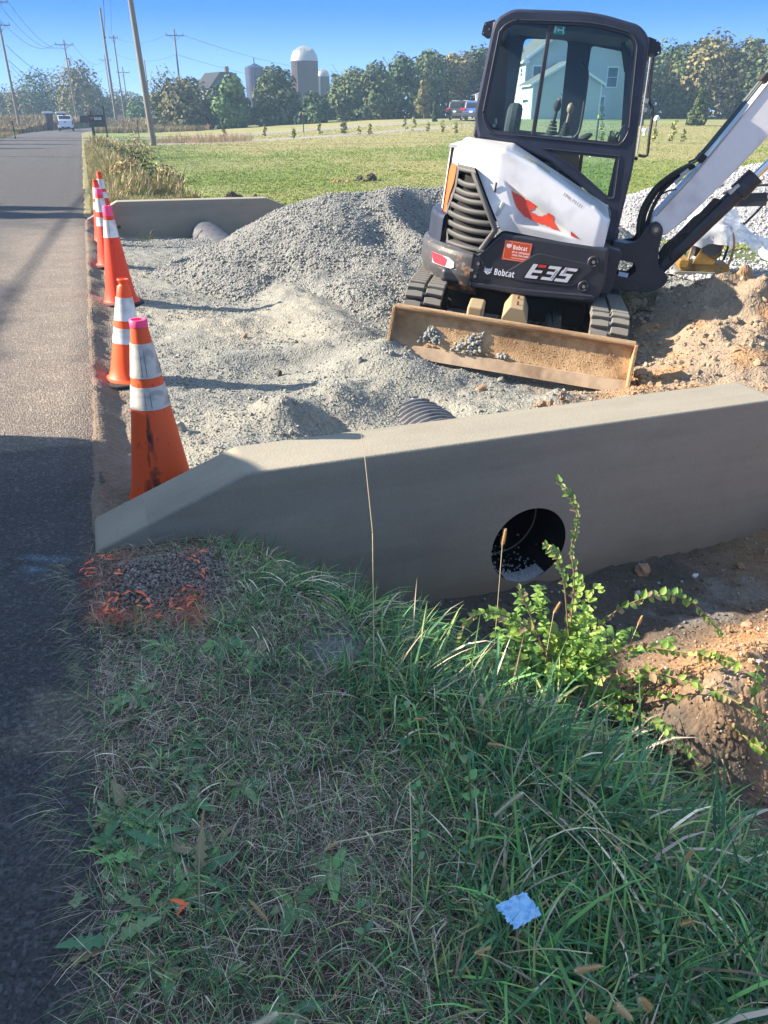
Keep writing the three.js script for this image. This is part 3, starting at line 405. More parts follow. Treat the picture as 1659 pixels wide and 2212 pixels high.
// ---------------------------------------------------------------- far: the new house
{
  const D = 100, g0 = atR(1240, 253, D), vdir = Math.atan2(g0.x, -g0.z);
  const t = thing('house', 'two storey house with pale siding and grey shingle roofs, seen through the cab', 'house', [g0.x, H(g0.x, g0.z) - .15, g0.z], -vdir + .3);
  const sideM = new THREE.MeshStandardMaterial({ color: rgb(.50, .50, .45), roughness: .75 }), trim = mat(.8, .8, .78, .6), roofM = new THREE.MeshStandardMaterial({ color: rgb(.16, .145, .13), roughness: .95, map: gritC }), glass = mat(.04, .05, .07, .08), stoneM = new THREE.MeshStandardMaterial({ color: rgb(.3, .28, .26), roughness: .95, map: rep(gritC, .6), bumpMap: gritN, bumpScale: .03 }), slate = mat(.13, .14, .16, .9);
  const CL = [];
  function clad(w, h, p, turn) { const n = Math.round(h / .2); for (let i = 0; i < n; i++) CL.push(T(box(w, .19, .03, [0, i * .2 + .1, 0], [-.09, 0, 0]), p, [0, turn, 0])); }
  const S = 12, ev = 5.9, rz = 10.1, L = 13;
  // main block: gable to the south (towards the camera)
  const wall = part('wall', ext([[-S / 2, -1], [S / 2, -1], [S / 2, ev], [0, rz], [-S / 2, ev]], -L, 0, { r: 0.001, bevel: 0 }), sideM, t);
  clad(S, ev, [0, 0, .02], 0); for (let i = 0; i < 20; i++) { const y = ev + i * .2, w = S * (1 - (i + .5) * .2 / (rz - ev)); CL.push(box(w, .19, .03, [0, y + .1, .02], [-.09, 0, 0])); }
  clad(L, ev, [-S / 2 - .02, 0, -L / 2], -Math.PI / 2);
  const ra = Math.atan2(rz - ev, S / 2), rl = Math.hypot(rz - ev, S / 2) + .5;
  for (const s of [-1, 1]) { const c = [s * (S / 4 + .18), (ev + rz) / 2 - .05 + .1, -L / 2]; const rf = part('roof', box(rl, .16, L + .9, c, [0, 0, -s * ra]), roofM, t); part('rake_board', box(rl, .26, .08, [s * (S / 4 + .18), (ev + rz) / 2 - .07 + .1, .47], [0, 0, -s * ra]), trim, rf); part('gutter', box(.14, .16, L + .9, [s * (S / 2 + .42), ev - .2, -L / 2]), trim, rf); }
  for (const s of [-1, 1]) part('corner_board', box(.16, ev, .16, [s * S / 2, ev / 2, .02]), trim, t);
  part('eave_return', box(.7, .22, .5, [S / 2 + .1, ev - .15, .2]), trim, t); part('eave_return', box(.7, .22, .5, [-S / 2 - .1, ev - .15, .2]), trim, t);
  function win(x, y, w, h, z = .05, turn = 0, px) { const f = part('window', turn ? box(.08, h + .2, w + .2, [x, y, z]) : box(w + .2, h + .2, .08, [x, y, z]), trim, t); for (const k of [-1, 1]) part('pane', turn ? box(.03, h / 2 - .06, w, [x - .045, y + k * h / 4, z]) : box(w, h / 2 - .06, .03, [x, y + k * h / 4, z + .045]), glass, f); }
  win(3.9, 4.3, 1.1, 1.9); win(2.7, 1.45, 1.1, 1.9); win(-4.6, 4.4, 1.1, 1.9); win(.1, 4.6, 1.0, 1.8);
  win(-S / 2 - .05, 4.8, .6, .8, -1.6, 1);
  // garage wing in front of the west part, gable to the south as well
  const gx = -2.6, gw = 7.4, ge = 3.5, gr = 5.5, gl = 5;
  part('garage_wall', ext([[gx - gw / 2, -1], [gx + gw / 2, -1], [gx + gw / 2, ge], [gx, gr], [gx - gw / 2, ge]], 0, gl, { r: .001, bevel: 0 }), sideM, t);
  clad(gw, ge, [gx, 0, gl + .02], 0); for (let i = 0; i < 8; i++) CL.push(box(gw * (1 - (i + .5) * .2 / (gr - ge)), .19, .03, [gx, ge + i * .2 + .1, gl + .02], [-.09, 0, 0])); clad(gl, ge, [gx - gw / 2 - .02, 0, gl / 2], -Math.PI / 2);
  const ga = Math.atan2(gr - ge, gw / 2), gL = Math.hypot(gr - ge, gw / 2) + .4;
  for (const s of [-1, 1]) { const rf = part('garage_roof', box(gL, .14, gl + .5, [gx + s * (gw / 4 + .15), (ge + gr) / 2 + .02, gl / 2 + .1], [0, 0, -s * ga]), roofM, t); part('rake_board', box(gL, .22, .07, [gx + s * (gw / 4 + .15), (ge + gr) / 2 - .02, gl + .38], [0, 0, -s * ga]), trim, rf); part('gutter', box(.12, .14, gl + .4, [gx + s * (gw / 2 + .34), ge - .18, gl / 2 + .1]), trim, rf); }
  const gd = part('garage_door', box(.08, 2.2, 2.5, [gx - gw / 2 - .06, 1.1, gl / 2]), trim, t); for (let i = 0; i < 4; i++) part('pane', box(.03, .3, .45, [gx - gw / 2 - .12, 1.9, gl / 2 - .9 + i * .6]), glass, gd);
  for (const s of [-1, 1]) part('corner_board', box(.14, ge, .14, [gx + s * gw / 2, ge / 2, gl + .02]), trim, t);
  // west entrance bay: stone fronted gable, porch roof and columns
  const bx = -S / 2 - 1.3, bz = -8;
  part('bay_wall', T(ext([[-2.2, -1], [2.2, -1], [2.2, 5.2], [0, 7.4], [-2.2, 5.2]], -2.4, 0, { r: .001, bevel: 0 }), [bx, 0, bz], [0, -Math.PI / 2, 0]), stoneM, t);
  const ba = Math.atan2(2.2, 2.2); for (const s of [-1, 1]) { const rf = part('bay_roof', T(box(3.5, .14, 3.2, [s * 1.2, 6.35, -1.2], [0, 0, -s * ba]), [bx, 0, bz], [0, -Math.PI / 2, 0]), slate, t); part('rake_board', T(box(3.5, .24, .1, [s * 1.2, 6.3, .45], [0, 0, -s * ba]), [bx, 0, bz], [0, -Math.PI / 2, 0]), trim, rf); }
  win(bx - .05, 4.1, .9, 1.6, bz, 1); win(bx - .05, 1.5, .9, 1.5, bz, 1);
  part('porch_roof', ext([[-3.0, 2.75], [.2, 2.75], [.2, 3.6], [-.2, 3.7]], -13.2, -9.2, { r: .01, bevel: 0 }).translate(bx + .6, 0, 0), slate, t); part('porch_beam', box(3.2, .3, .25, [bx - .85, 2.62, -9.3]), trim, t);
  for (const x of [-2.2, -.7]) { const c = part('porch_column', box(.34, 2.6, .34, [bx + x, 1.2, -9.35]), trim, t); part('column_base', box(.6, .8, .6, [bx + x, .3, -9.35]), stoneM, c); }
  part('dormer_wall', T(ext([[-1.5, 5], [1.5, 5], [1.5, 6.2], [0, 7.7], [-1.5, 6.2]], -2, 0, { r: .001, bevel: 0 }), [-S / 2 - .3, 0, -10.8], [0, -Math.PI / 2, 0]), sideM, t);
  part('siding', CL, sideM, t).userData.kind = 'stuff';
  const p = atR(1228, 253, 64); tree('young_tree', 'leafless young tree in front of the house, seen through the cab', 1226, 172, 34, 88, { col: BROWN, col2: TAN, seed: 44, n: 60, leaf: .12, limbs: 26, sparse: 1 }, 'tree');
  tree('shrub', 'dark pointed shrub at the house wall behind the cab pillar', 1298, 222, 12, 92, { col: DARK, col2: GREEN, seed: 45, n: 500, cone: 1, lobes: 10, leaf: .2, low: .02 }, 'shrub');
}
// ---------------------------------------------------------------- vehicles
const tyreM = mat(.02, .02, .022, .9), rimM = mat(.5, .5, .52, .35, { metalness: .7 }), glassDark = mat(.02, .025, .03, .05), redLamp = mat(.45, .02, .02, .25), chrome = mat(.6, .6, .62, .2, { metalness: 1 });
function wheel(t, x, y, z, r, w) { const m = part('wheel', T(new THREE.TorusGeometry(r * .74, r * .27, 10, 24), [x, y, z], [0, Math.PI / 2, 0], [w / (r * .54), 1, 1]), tyreM, t); part('rim', cyl(r * .56, r * .56, w * .7, [x, y, z], [0, 0, Math.PI / 2], 20), rimM, m); }
{ // pickup seen from behind; its length runs along -z
  const t = thing('pickup_truck', 'white pickup truck driving away along the road', 'pickup truck', [-2.0, 0, -114]), white = mat(.72, .74, .77, .35), blk = mat(.03, .03, .03, .6);
  part('body', T(ext([[0, .55], [2.2, .55], [2.2, .95], [5.3, .9], [5.35, .55], [5.4, 1.0, .1], [3.9, 1.16, .1], [3.85, 1.14], [0, 1.2]], -.94, .94, { r: .03, bevel: .04 }), [0, 0, 0], [0, Math.PI / 2, 0]), white, t);
  part('cab', T(ext([[1.75, 1.12], [3.95, 1.12], [3.2, 1.8, .14], [1.95, 1.82, .12]], -.8, .8, { r: .05, bevel: .07 }), [0, 0, 0], [0, Math.PI / 2, 0]), white, t);
  const tg = part('tailgate', rbox(1.56, .66, .06, .03, [0, .88, .03]), white, t); part('handle', box(.26, .1, .03, [0, 1.07, .07]), blk, tg);
  part('rear_window', box(1.36, .42, .03, [0, 1.52, -1.86], [-.16, 0, 0]), glassDark, t); part('brake_light', box(.3, .07, .04, [0, 1.8, -1.95]), redLamp, t);
  for (const s of [-1, 1]) { part('tail_light', rbox(.16, .46, .1, .03, [s * .88, .98, .02]), redLamp, t); part('mirror', rbox(.2, .2, .1, .04, [s * 1.08, 1.26, -3.3]), blk, t); }
  const bp = part('bumper', rbox(1.78, .2, .2, .05, [0, .5, .08]), white, t); part('step_pad', box(1.0, .16, .1, [0, .46, .16]), blk, bp); part('licence_plate', box(.32, .17, .02, [0, .55, .21]), mat(.7, .72, .75), bp);
  for (const [x, z] of [[-.82, -.85], [.82, -.85], [-.82, -4.3], [.82, -4.3]]) wheel(t, x, .37, z, .37, .25);
  part('axle', [rod([-.8, .37, -.85], [.8, .37, -.85], .07), box(1.2, .2, 4, [0, .48, -2.4])], blk, t);
}
function suv(name, label, u, dist, bodyM, turn) {
  const p = atR(u, 250, dist), t = thing(name, label, 'car', [p.x, H(p.x, p.z), p.z], turn);
  part('body', ext([[-2.3, .35], [2.3, .35], [2.35, .8, .1], [2.2, 1.0, .1], [-2.1, 1.08, .1], [-2.35, .8]], -.92, .92, { r: .06, bevel: .08 }), bodyM, t);
  part('cabin', ext([[-2.1, 1.05], [1.3, 1.0], [.5, 1.66, .12], [-1.8, 1.72, .12]], -.8, .8, { r: .06, bevel: .1 }), bodyM, t);
  for (const s of [-1, 1]) { part('side_window', ext([[-1.8, 1.08], [1.0, 1.08], [.45, 1.55, .08], [-1.65, 1.58, .08]], s * .8 - .015, s * .8 + .015, { r: .04, bevel: .004 }), glassDark, t); part('roof_rail', box(2, .04, .05, [-.7, 1.75, s * .6]), chrome, t); part('tail_light', rbox(.1, .24, .26, .03, [-2.28, .98, s * .74]), redLamp, t); }
  part('rear_window', box(.03, .42, 1.3, [-2.02, 1.36, 0], [0, 0, -.35]), glassDark, t); part('bumper', rbox(.2, .3, 1.8, .06, [-2.32, .5, 0]), mat(.04, .04, .045), t); part('licence_plate', box(.02, .14, .34, [-2.38, .78, 0]), mat(.7, .7, .72), t);
  for (const [x, z] of [[-1.4, -.84], [-1.4, .84], [1.45, -.84], [1.45, .84]]) { const w = part('wheel', T(new THREE.TorusGeometry(.26, .1, 10, 22), [x, .36, z]), tyreM, t); part('rim', cyl(.21, .21, .16, [x, .36, z], [Math.PI / 2, 0, 0], 18), rimM, w); }
}
suv('parked_car', 'dark grey sport utility car parked in front of the house', 1001, 88, mat(.035, .035, .05, .25), .75);
suv('parked_car', 'blue car mostly hidden behind the cab, parked beside the dark one', 1036, 86, mat(.05, .10, .28, .25), .75);
{ // the box truck beside the camera, outside the picture: it shades the foreground
  const t = thing('box_truck', 'white cab over box truck parked on the road left of the camera', 'truck', [-3.3, 0, -5.2]), white = mat(.7, .7, .68, .4), blk = mat(.03, .03, .03, .7);
  part('cab', T(ext([[0, .45], [0, 1.25], [.62, 1.80, .1], [1.0, 1.97, .1], [2.12, 1.97], [2.12, .45]], -1, 1, { r: .04, bevel: .04 }), [0, 0, 0], [0, -Math.PI / 2, 0]), white, t);
  part('windscreen', T(box(1.7, .7, .02, [0, 0, 0], [.84, 0, 0]), [0, 1.6, .28]), glassDark, t);
  part('cargo_box', rbox(2.0, 2.25, 5.6, .03, [0, 1.78, 4.95]), white, t); part('chassis', box(.9, .25, 7.4, [0, .55, 4.2]), blk, t);
  for (const s of [-1, 1]) { part('side_window', box(.02, .5, .7, [s * 1.0, 1.5, 1.15]), glassDark, t); part('headlight', rbox(.3, .18, .06, .03, [s * .7, .75, -.01]), chrome, t); for (const z of [.9, 5.6]) wheel(t, s * .86, .4, z, .4, .26); }
}
// ---------------------------------------------------------------- concrete headwalls and the culvert pipe
const wallC = (() => { const w = 2048, h = 768, d = new Uint8Array(w * h * 4), r = rng(9), pits = []; for (let i = 0; i < 260; i++) pits.push([r() * w, r() * h, .8 + 2.4 * r() * r()]);
  const pit = new Float32Array(w * h); for (const [px, py, pr] of pits) for (let y = -4; y < 5; y++) for (let x = -4; x < 5; x++) { const X = Math.round(px) + x, Y = Math.round(py) + y; if (X >= 0 && Y >= 0 && X < w && Y < h) pit[Y * w + X] = Math.max(pit[Y * w + X], 1 - sm(pr * .6, pr, Math.hypot(x, y))); }
  for (let j = 0; j < h; j++) for (let i = 0; i < w; i++) { const x = i / w * 4, y = j / h * 1.5 - .95; let k = .84 + .14 * fb(x * 1.5, y * 2.4, 4, 301) + .05 * fb(x * 1.2, y * 30, 3, 305) + .035 * vn(x * 150, y * 150, 308) + .03 * fb(x * 20, y * 20, 2, 309); k *= 1 - .35 * pit[j * w + i]; k *= 1 - .10 * sm(.1, .4, fb(x * .9 + 4, y * 7, 3, 311)); const dirt = sm(-.35, -.62, y + .12 * fb(x * 4, 1, 3, 315)) * .5 + .16 * sm(.2, .5, fb(x * 3, y * 3, 4, 317)); const q = (j * w + i) * 4; d[q] = 255 * clamp(mix(k, .62, dirt)); d[q + 1] = 255 * clamp(mix(k, .52, dirt)); d[q + 2] = 255 * clamp(mix(k, .42, dirt)); d[q + 3] = 255; }
  const t = new THREE.DataTexture(d, w, h); t.wrapS = t.wrapT = THREE.RepeatWrapping; t.magFilter = t.minFilter = THREE.LinearFilter; t.repeat.set(.25, 1 / 1.5); t.offset.set(0, .95 / 1.5); t.needsUpdate = true; return t; })();
const concrete = new THREE.MeshStandardMaterial({ color: rgb(.325, .295, .228), roughness: .93, map: wallC, bumpMap: concN, bumpScale: .0014 });
const PX = 1.845, PY = -.37, PR = .228;
function headwall(zf, x1, pts, label) {
  const hole = new THREE.Path(); hole.absellipse(PX, PY, PR, PR, 0, TAU, true);
  const s = rpoly(pts, .012); s.holes.push(hole);
  const g = new THREE.ExtrudeGeometry(s, { depth: .32 - .024, bevelEnabled: true, bevelThickness: .012, bevelSize: .012, bevelOffset: -.012, bevelSegments: 3, curveSegments: 40 }).translate(0, 0, zf - .32 + .012);
  return solo('concrete_headwall', uvm(g, 1), concrete, label, 'headwall');
}
headwall(-2.96, 3.3, [[-.225, -.9], [-.225, .0, .02], [.43, .258, .02], [3.3, .258, .02], [3.75, .06, .02], [3.75, -.9]], 'fresh grey concrete headwall with the open pipe mouth, nearest the camera');
headwall(-15.2, 3.05, [[-.2, -.9], [-.2, -.02, .02], [.36, .27, .02], [3.05, .255, .02], [3.5, .07, .02], [3.5, -.9]], 'far grey concrete headwall behind the traffic cones at the grass edge');
{
  const t = thing('culvert_pipe', 'black corrugated plastic pipe half buried in gravel between the two headwalls', 'pipe', [PX, PY, -3]);
  const prof = [], N = 205 * 5; for (let i = 0; i <= N; i++) prof.push(new THREE.Vector2(.262 + [.016, .02, .016, -.016, -.016][i % 5], i / N * 11.95));
  part('corrugated_shell', T(new THREE.LatheGeometry(prof, 36), [0, 0, -.2], [-Math.PI / 2, 0, 0]), new THREE.MeshStandardMaterial({ color: rgb(.14, .14, .15), roughness: .55, map: rep(dirtyC, 6, 20), side: THREE.DoubleSide }), t);
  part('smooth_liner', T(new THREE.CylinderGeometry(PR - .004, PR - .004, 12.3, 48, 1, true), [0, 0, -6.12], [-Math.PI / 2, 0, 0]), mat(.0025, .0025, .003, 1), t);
  const r = rng(5), sp = []; for (let i = 0; i < 150; i++) { const a = -Math.PI / 2 + (r() - .5) * 1.7 * (.3 + r()), z = -.0 - .75 * r() * r(); sp.push(T(STONES[i % 4].clone(), [Math.cos(a) * (PR - .012), Math.sin(a) * (PR - .012), z], [r() * 6, r() * 6, 0], .003 + .007 * r())); }
  part('grit', sp, mat(.35, .36, .37, .9), t).userData.kind = 'stuff';
  part('silt', gridGeo(24, 10, (i, j) => { const a = -Math.PI / 2 + (i / 23 - .5) * 1.1, z = .035 - j / 9 * .10; return [Math.cos(a) * (PR - .008 - .004 * vn(i * .6, j * .7, 3)), Math.sin(a) * (PR - .008 - .004 * vn(i * .6, j * .7, 3)), z]; }), mat(.34, .35, .37, .4), t);
}
// ---------------------------------------------------------------- traffic cones
{
  const baseM = mat(.035, .03, .027, .85), tapeW = new THREE.MeshStandardMaterial({ color: rgb(.72, .72, .72), roughness: .45, map: dirtyC }), tapeD = new THREE.MeshStandardMaterial({ color: rgb(.52, .51, .48), roughness: .6, map: rep(dirtyC, 2, 3) });
  function canvasTex(w, h, fn) { const c = document.createElement('canvas'); c.width = w; c.height = h; fn(c.getContext('2d'), rng(w + h)); const t = new THREE.CanvasTexture(c); t.colorSpace = THREE.SRGBColorSpace; t.wrapS = THREE.RepeatWrapping; return t; }
  const grime = (q, r, base, marks, n) => { q.fillStyle = base; q.fillRect(0, 0, 512, 512); for (let i = 0; i < n; i++) { const x = r() * 512, y = r() * 512, s = 1 + r() * 5; q.fillStyle = `rgba(50,28,24,${.05 + r() * .35})`; q.beginPath(); q.ellipse(x, y, s * (.5 + r()), s * (.3 + r()), r() * 3, 0, 7); q.fill(); } for (let [x, y, w, h, a] of marks) for (let k = 0; k < 40; k++) { if (!k) x = (x + 375) % 512; q.fillStyle = `rgba(40,26,28,${a * r() * .35})`; q.beginPath(); q.ellipse(x + (r() + r() - 1) * w, y + (r() + r() - 1) * h, 3 + r() * w * .35, 3 + r() * h * .3, 0, 0, 7); q.fill(); } };
  const worn = canvasTex(512, 512, (q, r) => grime(q, r, '#e05522', [[70, 470, 22, 60, 1], [86, 330, 14, 60, .9], [150, 480, 40, 20, .9], [120, 60, 26, 20, .9], [330, 380, 20, 90, .6], [420, 460, 40, 40, .6], [90, 420, 14, 40, .8], [250, 440, 50, 30, .5]], 300));
  const fair = canvasTex(512, 512, (q, r) => grime(q, r, '#e63c14', [[80, 500, 60, 8, .5], [300, 500, 80, 8, .5]], 90));
  const bodyM = { worn: new THREE.MeshStandardMaterial({ map: worn, roughness: .6 }), fair: new THREE.MeshStandardMaterial({ map: fair, roughness: .55 }), bright: mat(.95, .085, .01, .5) }, pinkM = mat(.95, .06, .2, .5);
  const R = (r0, r1, h, y) => mix(r0, r1, y / h);
  function cone(x, z, y, h, kind, bands, label, o = {}) {
    const r0 = o.r0 ?? .155, r1 = .034, t = thing('traffic_cone', label, 'traffic cone', [x, y, z], o.turn ?? .2, 'orange traffic cones along the road edge');
    t.rotation.z = o.tilt ?? 0;
    const b = o.base ?? .37, oct = [[-1, -.75], [-.75, -1], [.75, -1], [1, -.75], [1, .75], [.75, 1], [-.75, 1], [-1, .75]].map(([p, q]) => [p * b / 2, q * b / 2]);
    part('base_plate', T(ext(oct, 0, .04, { r: .02, bevel: .008 }), [0, 0, 0], [-Math.PI / 2, 0, 0]), baseM, t);
    const pr = [[r0 + .03, .04], [r0 + .012, .05], [r0, .06]]; for (let i = 1; i <= 12; i++) pr.push([R(r0, r1, h, .06 + (h - .06) * i / 12 * (o.neck ? .93 : 1)), .06 + (h - .06) * i / 12 * (o.neck ? .93 : 1)]);
    if (o.neck) pr.push([r1 * .8, h * .945], [r1 * .8, h * .965], [r1 * 1.15, h * .985], [r1 * 1.15, h], [r1 * .7, h], [r1 * .6, h * .9]); else pr.push([r1 + .003, h - .03], [r1 + .003, h], [r1 * .72, h], [r1 * .7, h * .9]);
    part('cone_body', new THREE.LatheGeometry(pr.map(p => new THREE.Vector2(...p)), 48), bodyM[kind], t);
    if (o.pink) part('painted_tip', new THREE.LatheGeometry([[R(r0, r1, h, h - o.pink) + .002, h - o.pink], [r1 + .006, h + .001], [r1 * .7, h + .002], [r1 * .68, h * .92]].map(p => new THREE.Vector2(...p)), 40), pinkM, t);
    for (const [y0, y1] of bands) part('reflective_collar', new THREE.LatheGeometry([[R(r0, r1, h, y0) - .002, y0], [R(r0, r1, h, y0) + .0025, y0 + .001], [R(r0, r1, h, y1) + .0025, y1 - .001], [R(r0, r1, h, y1) - .002, y1]].map(p => new THREE.Vector2(...p)), 48), kind === 'worn' ? tapeD : tapeW, t);
    if (kind !== 'bright') { const cr = []; for (const [y0, y1] of bands) for (const a of [1.9, 2.2, .6]) { cr.push(rod([Math.cos(a) * (R(r0, r1, h, y0) + .002), y0 + .01, Math.sin(a) * (R(r0, r1, h, y0) + .002)], [Math.cos(a) * (R(r0, r1, h, y1) + .002), y1 - .01, Math.sin(a) * (R(r0, r1, h, y1) + .002)], .0016, .0016, 5)); } part('tape_seam', cr, mat(.12, .1, .09), t); }
    return t;
  }
  cone(.1, -3.585, -.12, .915, 'worn', [[.66, .815], [.515, .62]], 'dirty orange cone with a pink tip and scuffed body, nearest, behind the headwall', { pink: .03, r0: .162, turn: .35 });
  cone(.045, -5.62, -.11, .73, 'bright', [[.455, .61], [.30, .405]], 'short bright orange cone with two white bands and a flanged top, second nearest', { neck: 1, r0: .148, turn: .3, base: .40, tilt: -.075 });
  cone(.1, -8.3, -.1, .94, 'fair', [[.655, .815]], 'tall orange cone with a single white band and a faded pink tip, third nearest', { pink: .09, r0: .16, turn: .15, base: .4 });
  cone(.06, -10.55, -.09, .92, 'fair', [[.66, .815], [.5, .6]], 'orange cone with two white bands right behind the single banded cone, fourth nearest', { pink: .07, r0: .15, turn: .2 });
  cone(.05, -12.75, -.1, .89, 'fair', [[.64, .79], [.49, .59]], 'leftmost orange cone of the far row, fifth nearest, with two white bands', { r0: .15, turn: .1 });
  cone(.14, -14.85, -.12, .9, 'fair', [[.64, .79], [.49, .59]], 'farthest orange cone, standing beside the far headwall', { r0: .15, turn: .4 });
}
// ---------------------------------------------------------------- heaps of stone
const segD = (x, z, ax, az, bx, bz) => { const dx = bx - ax, dz = bz - az, t = clamp(((x - ax) * dx + (z - az) * dz) / (dx * dx + dz * dz)); return Math.hypot(x - ax - dx * t, z - az - dz * t); };
function pile1(x, z) {
  const d = segD(x, z, 2.85, -10.0, 5.6, -10.5), n = fb(x * 1.7, z * 1.7, 3, 131);
  const run = 2.35 + .35 * n + .5 * sm(-9, -7.4, z) * sm(1.5, 2.6, x); let y = .92 * (1 - Math.pow(clamp(d / run), 1.15)) + .03 * n - .04;
  const cr = Math.hypot((x - 4.05) / .62, (z + 9.35) / .75); y -= .3 * (1 - sm(.35, 1, cr)) * 1; y += .06 * Math.exp(-(((cr - 1.05) / .25) ** 2)) * sm(4.3, 3.6, x);
  y -= .08 * bump(x, z, 3.2, -8.9, .25, .6, 1);
  return -.13 + Math.max(0, y) * 1 + (y < 0 ? y : 0);
}
function pile2(x, z) {
  const d = segD(x, z, 11.2, -11.6, 13.5, -10.2), n = fb(x * 1.1, z * 1.1, 3, 141); let y = 1.0 * (1 - Math.pow(clamp(d / (3.5 + .4 * n)), 1.1)) + .05 * n - .05; return -.08 + y;
}
function heap(name, label, fn, x0, x1, z0, z1, st, base, stones, seed, o) {
  const nx = Math.round((x1 - x0) / st) + 1, nz = Math.round((z1 - z0) / st) + 1, P = [], U = [], idx = [], id = new Int32Array(nx * nz).fill(-1), hh = [];
  for (let j = 0; j < nz; j++) for (let i = 0; i < nx; i++) { const x = x0 + i * st, z = z0 + j * st; hh.push(fn(x, z)); }
  const ok = (i, j) => hh[j * nx + i] > H(x0 + i * st, z0 + j * st) - .03;
  const vi = (i, j) => { const k = j * nx + i; if (id[k] < 0) { id[k] = P.length / 3; const x = x0 + i * st, z = z0 + j * st; P.push(x, hh[k] + .014 * vn(x * 16, z * 16, seed) + .008 * vn(x * 34, z * 34, seed + 1), z); U.push(x / 2, z / 2); } return id[k]; };
  for (let j = 1; j < nz; j++) for (let i = 1; i < nx; i++) if (ok(i, j) || ok(i - 1, j) || ok(i, j - 1) || ok(i - 1, j - 1)) idx.push(vi(i - 1, j - 1), vi(i - 1, j), vi(i, j - 1), vi(i, j - 1), vi(i - 1, j), vi(i, j));
  const t = thing(name, label, 'gravel pile'), g = new THREE.BufferGeometry(); g.setAttribute('position', new THREE.Float32BufferAttribute(P, 3)); g.setAttribute('uv', new THREE.Float32BufferAttribute(U, 2)); g.setIndex(idx); g.computeVertexNormals();
  part('heap', g, new THREE.MeshStandardMaterial({ color: rgb(...base), roughness: 1, map: gritC, bumpMap: gritN, bumpScale: .03 }), t);
  const r = rng(seed), L = [[], [], [], []]; let made = 0, tries = 0;
  while (made < stones && tries++ < stones * 6) {
    const x = mix(x0, x1, r()), z = mix(z0, z1, r()), y = fn(x, z), e = y - H(x, z); if (e < -.02 && r() < .8) continue; if (e < -.06) continue;
    const slump = fb(x * 2.2, z * 2.2, 3, seed + 7); if (r() > .62 + .9 * slump) continue;
    const s = mix(o[0], o[1], Math.pow(r(), 1.8)) * (1 + .25 * slump), v = .85 + r() * .32; made++;
    L[made % 4].push([mtx(V(x, Math.max(y, H(x, z)) + s * .3, z), eul(r() * 6, r() * 6, r() * 6), s), rgb(base[0] * v * 1.0, base[1] * v, base[2] * v * (.97 + r() * .06))]);
  }
  L.forEach((l, k) => instances('stones', STONES[k], stoneMat, l, t)); return t;
}
heap('gravel_pile', 'big heap of blue grey crushed stone left of the excavator', pile1, -.2, 8.2, -13.4, -6.2, .045, [.25, .25, .228], 36000, 201, [.007, .0205]);
heap('gravel_pile', 'pale grey stone heap behind the excavator boom at the right', pile2, 6.6, 17.5, -15.5, -6.2, .09, [.36, .36, .36], 24000, 211, [.014, .034]);
